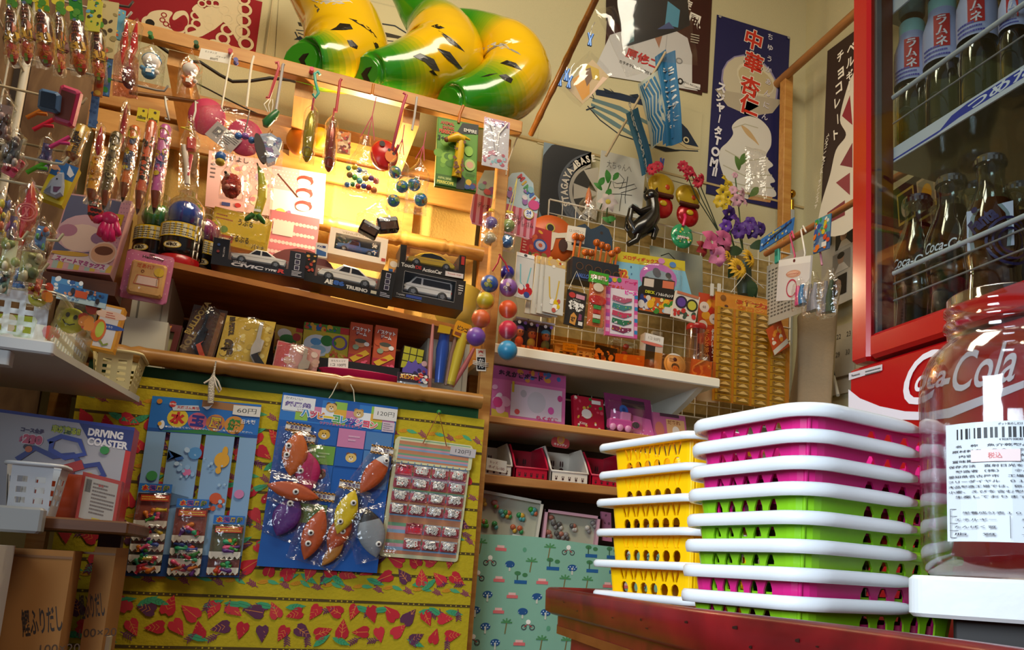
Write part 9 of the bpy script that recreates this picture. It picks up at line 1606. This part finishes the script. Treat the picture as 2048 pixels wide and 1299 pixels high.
t_ = rcard('bracelet_pack', 'white pack with a pink bracelet hanging on the rod', 'pack', (1558,520), (1622,510), (1552,602), RX-.02, '#d2ccc8', [('r', 0, .84, 1, 1, '#e2ded8'), ('e', .5, .93, .05, .04, '#5a1a1a'), ('e', .5, .62, .30, .09, '#c9947a'), ('e', .48, .63, .22, .05, '#d8ac94'), ('o', .48, .28, .22, .04, '#b8384e'), ('t', 'Lovely', .48, .62, .05, '#b86a5a', {'w': .4})], .006)
def spoons(cs):
 def fn(t, w, h):
  for i, c in enumerate(cs): S('toy', MB().tube([(w*(.3+.3*i), h*.75, 0), (w*(.4+.2*i), h*.4, .003), (w*(.45+.25*i), h*.12, 0)], [.005, .008, .012], M(c, .25), 10), t)
 return fn
for tl, tr, bl, X_, cs, lb, sd in (((1588,560), (1618,548), (1582,624), RX-.03, ('#b8246a', '#2a6a9a'), 'clear bag with a pink and blue toy under the bracelet pack', 92), ((1612,550), (1648,538), (1602,638), RX-.04, ('#5a5a60', '#8a8890'), 'clear bag with grey toy glasses on the rod', 93), ((1644,540), (1682,530), (1636,640), RX-.05, ('#6a6a70', '#3a4a3a'), 'rightmost clear bag on the rod with a pale sticker', 94)): bagged('toy_bag', lb, 'bag', tl, tr, bl, Xp(X_), spoons(cs), .04, .3, sd)
rcard('toy_pack', 'colourful pack with a red burst hanging at the rod near the fridge', 'pack', (1630,440), (1662,426), (1626,508), RX-.03, '#3a5a8a', [('r', 0, .5, 1, 1, '#4a8a9a'), ('b', .05, .52, .95, .97, 24, ['#c9b01c', '#2a8a3a', '#c24a2a', '#2a4a9a', '#d8d0c0'], .07), ('b', .05, .05, .95, .5, 12, ['#c2401c', '#d8701c', '#7a8a9a'], .09), ('r', .55, .1, .85, .24, '#d8d2c8')])
for lab, pts, c, r in (('pink S hook on the thin rod', [(1588,476),(1584,462),(1580,470),(1590,512),(1586,520)], '#c8486a', .0026), ('white S hook on the thin rod', [(1612,464),(1606,452),(1602,460),(1610,506),(1608,520)], '#d8d2c8', .0026), ('white clip with a pink band near the fridge on the thin rod', [(1642,486),(1640,500),(1644,530)], '#d890a8', .003)): hook(lab, pts, XR, r, c)
p = onX(1555, 506, RX); m_ = MB(); m_.box(-.004, -.01, -.03, .004, .01, .014, M('#2f9a84', .4), None, .002); art(m_, [('r', .2, .5, .8, .9, '#1a6a5a')], .02, .04, .0042, Matrix(((0,0,-1,0),(-1,0,0,.01),(0,1,0,-.028),(0,0,0,1)))); tag(m_.build('clothes_peg', None, Matrix.Translation(p)), 'turquoise peg at the far end of the thin rod', 'peg')
# on the right wall: photos, calendar, hanging cloth, knob bottle
XW = Xp(WR-.003)
rcard('photo_sheet', 'white sheet with three dark portrait photographs on the right wall', 'poster', (1646,452), (1712,412), (1640,626), WR-.05, '#b8b2a6', [('t', 'デザート', .55, .93, .07, '#a8201c', {'w': .8, 'b': .05}), ('r', .42, .62, .95, .86, '#1a1614'), ('e', .66, .76, .055, .07, '#b08a72'), ('p', [(.5,.62),(.6,.70),(.75,.70),(.9,.62)], '#c9c4bc'), ('r', .35, .36, .88, .58, '#8a847c'), ('e', .60, .50, .05, .06, '#a8846c'), ('e', .60, .54, .06, .035, '#1a1412'), ('p', [(.42,.36),(.55,.45),(.7,.45),(.85,.36)], '#c4beb4'), ('r', .28, .1, .80, .32, '#1f1b19'), ('e', .55, .22, .05, .06, '#9a7a64'), ('r', .0, .72, .3, .98, '#1f4a5a')], .002)
rcard('calendar', 'wall calendar sheet with grey dates behind the hanging cloth', 'calendar', (1628,668), (1712,640), (1622,800), WR-.01, '#b9ae98', [('t', s, x, y, .07, '#4a443c', {'b': 0}) for s, x, y in (('20', .12, .84), ('21', .38, .84), ('22', .62, .84), ('23', .85, .84), ('27', .12, .58), ('28', .38, .58), ('29', .62, .58), ('30', .85, .58))]+[('s', .1, .28, .6, .36, 1, '#4a443c'), ('r', 0, .22, 1, .25, '#5a4a34')], .002)
a, b = onX(1646, 664, WR-.03), onX(1676, 790, WR-.12); tag(MB().tube([a, a.lerp(b, .1)], .007, M('#1a1614', .4), 8).tube([a.lerp(b, .1), a.lerp(b, .42)], .007, M('#b8b0a0', .4), 8).tube([a.lerp(b, .42), a.lerp(b, .72)], .0072, M('#161311', .4), 8).tube([a.lerp(b, .72), b], .006, M('#b8b0a0', .4), 8).build('striped_rod'), 'thin black and white rod leaning across the calendar', 'rod')
m_ = MB(); hc = M('#9a876c', .9, bump=.2, bscale=80); A, B = onX(1572, 640, 1.62), onX(1688, 600, 1.62)
m_.grid(lambda u, v: (1.62+.03*math.sin(u*9+v*2)+.02*v, A.y+(B.y-A.y)*u*(1-.25*(1-v)), A.z-.02-.34*(1-v)+.05*u*v), 26, 14, hc); tag(m_.build('hanging_cloth'), 'brown-beige cloth hanging in folds left of the calendar', 'cloth')
p = onY(1584, 432, 2.47); t = thing('flag_bottle', 'white pole end with a round brass knob behind the corner post', 'pole', (p.x, 2.475, 0)); P('knob', MB().sph((p.x, 2.475, onY(1584, 386, 2.47).z), .016, M('#b8862a', .15, 1), 18, 12), t, 'brass knob'); P('pole', MB().tube([(p.x, 2.475, .0), (p.x, 2.475, onY(1584, 410, 2.47).z-.02)], .013, M('#b9bdb8', .35), 12).tube([(p.x, 2.475, onY(1584, 412, 2.47).z-.02), (p.x, 2.475, onY(1584, 396, 2.47).z-.008)], .010, M('#b8862a', .2, 1), 12), t)
# board of framed pictures seen through the fridge
X, w, h = frame((1780,385), (2080,180), (1775,640), Xp(WR-.004)); m_ = MB(); m_.box(0, 0, -.01, w, h, 0, M('#2c2622', .6)); art(m_, [q for i in range(6) for j in range(3) for q in (('r', .05+.155*i, .08+.3*j, .18+.155*i, .34+.3*j, ['#b8a88a', '#8a3a24', '#b8a04a'][(i+j) % 3]), ('r', .06+.155*i, .10+.3*j, .17+.155*i, .32+.3*j, ['#5a1f18', '#3a3024', '#8a8470'][(i+2*j) % 3]), ('e', .115+.155*i, .2+.3*j, .05, .08, ['#c9b8a0', '#c9982a', '#b8a08a'][(2*i+j) % 3]))], w, h); tag(m_.build('picture_board', None, X), 'dark board of small framed pictures on the wall, seen through the fridge', 'board')
poster('ramune_sign', 'red vertical sign with cream brush strokes, seen through the upper fridge shelf', 'sign', ((1810,30), (1858,-10), (1806,110)), Xp(WR-.004), '#a81c18', lambda W_, w, h: [('t', 'どん', .5, .5, .36, '#d8c8a0', {'v': 1, 'b': .06})])
# -- bamboo cane, clear folders and dark print at the top
CXx = .60
a, b = onX(1205, -30, CXx), onX(1062, 268, CXx); tag(MB().tube([a.lerp(b, i/20) for i in range(21)], [.0085*(1.18 if i in (5, 9, 13, 17) else 1) for i in range(21)], wood('#a86a24', '#8f5518', (4, 20, 20), .35), 10).build('bamboo_cane'), 'thin bamboo cane sloping up from the rail end past the clear folders', 'bamboo cane')
def bananapic(t, w, h):
 m_ = MB(); m_.box(w*.1, h*.02, -.001, w*.9, h*.75, .0, M('#b8a078', .4)); art(m_, [('p', [(.15,.1),(.3,.75),(.45,.72),(.5,.3),(.35,.08)], '#c98a1c'), ('p', [(.5,.7),(.75,.75),(.85,.4),(.7,.15),(.6,.35)], '#b89a24'), ('p', [(.42,.3),(.62,.35),(.75,.62),(.66,.68),(.5,.5)], '#6a4a30'), ('p', [(.2,.02),(.85,.02),(.8,.16),(.5,.1)], '#d8b8a0')], w, h); S('picture', m_, t)
bagged('clear_folder', 'clear folder with a yellow and brown picture clipped to the cane', 'folder', (1112,168), (1180,100), (1086,292), Yp(2.02), bananapic, .02, 0, 95, None, FILMS); bagged('clear_folder', 'clear folder in front of the cane with nothing but glare', 'folder', (1190,20), (1228,10), (1172,180), Yp(1.98), None, .02, 0, 96, None, FILMS)
for i, (x, y) in enumerate(((1180, 80), (1120, 160), (1138, 164), (1132, 150))):
 p = onY(x, y, 2.0); m_ = MB(); c = M('#4a78c0', .25, .2); m_.tube([(-.006,0,.02),(0,0,0),(-.004,0,-.018)], .0038, c, 6); m_.tube([(.008,0,.02),(.001,0,0),(.003,0,-.018)], .0038, c, 6); m_.tube([(0,0,.015),(.004,0,.045),(.012,0,.06)], .0012, CHROME, 5); tag(m_.build('clothes_peg', None, Matrix.Translation(p)), ('blue peg on a wire high on the cane', 'leftmost blue peg on the yellow picture folder', 'rightmost blue peg on the yellow picture folder', 'middle blue peg on the yellow picture folder')[i], 'peg')
X, w, h = frame((1228,-60), (1372,-36), (1222,92), Yp(1.96)); t = thing('dark_print', 'dark teal print in a clear sleeve hanging before the singer poster', 'print', X); m_ = MB(); m_.prism([(0, 0), (w*.8, h*.32), (w*.98, h*.42), (w, h), (0, h)], -.001, 0, M('#171a1c', .25)); art(m_, [('p', [(0,.02),(.16,.1),(.2,.4),(.05,.3)], '#1d4a4c'), ('p', [(.62,.38),(.8,.36),(.86,.6),(.7,.7)], '#2a6a80'), ('p', [(.5,.3),(.75,.34),(.68,.42)], '#1f2f5a')], w, h); S('print', m_, t); S('sleeve', MB().join(bagmesh(w*1.02, h*1.15, .012, FILMS, 0, 97, 1, .3), T3(0, -h*.12, 0)), t)
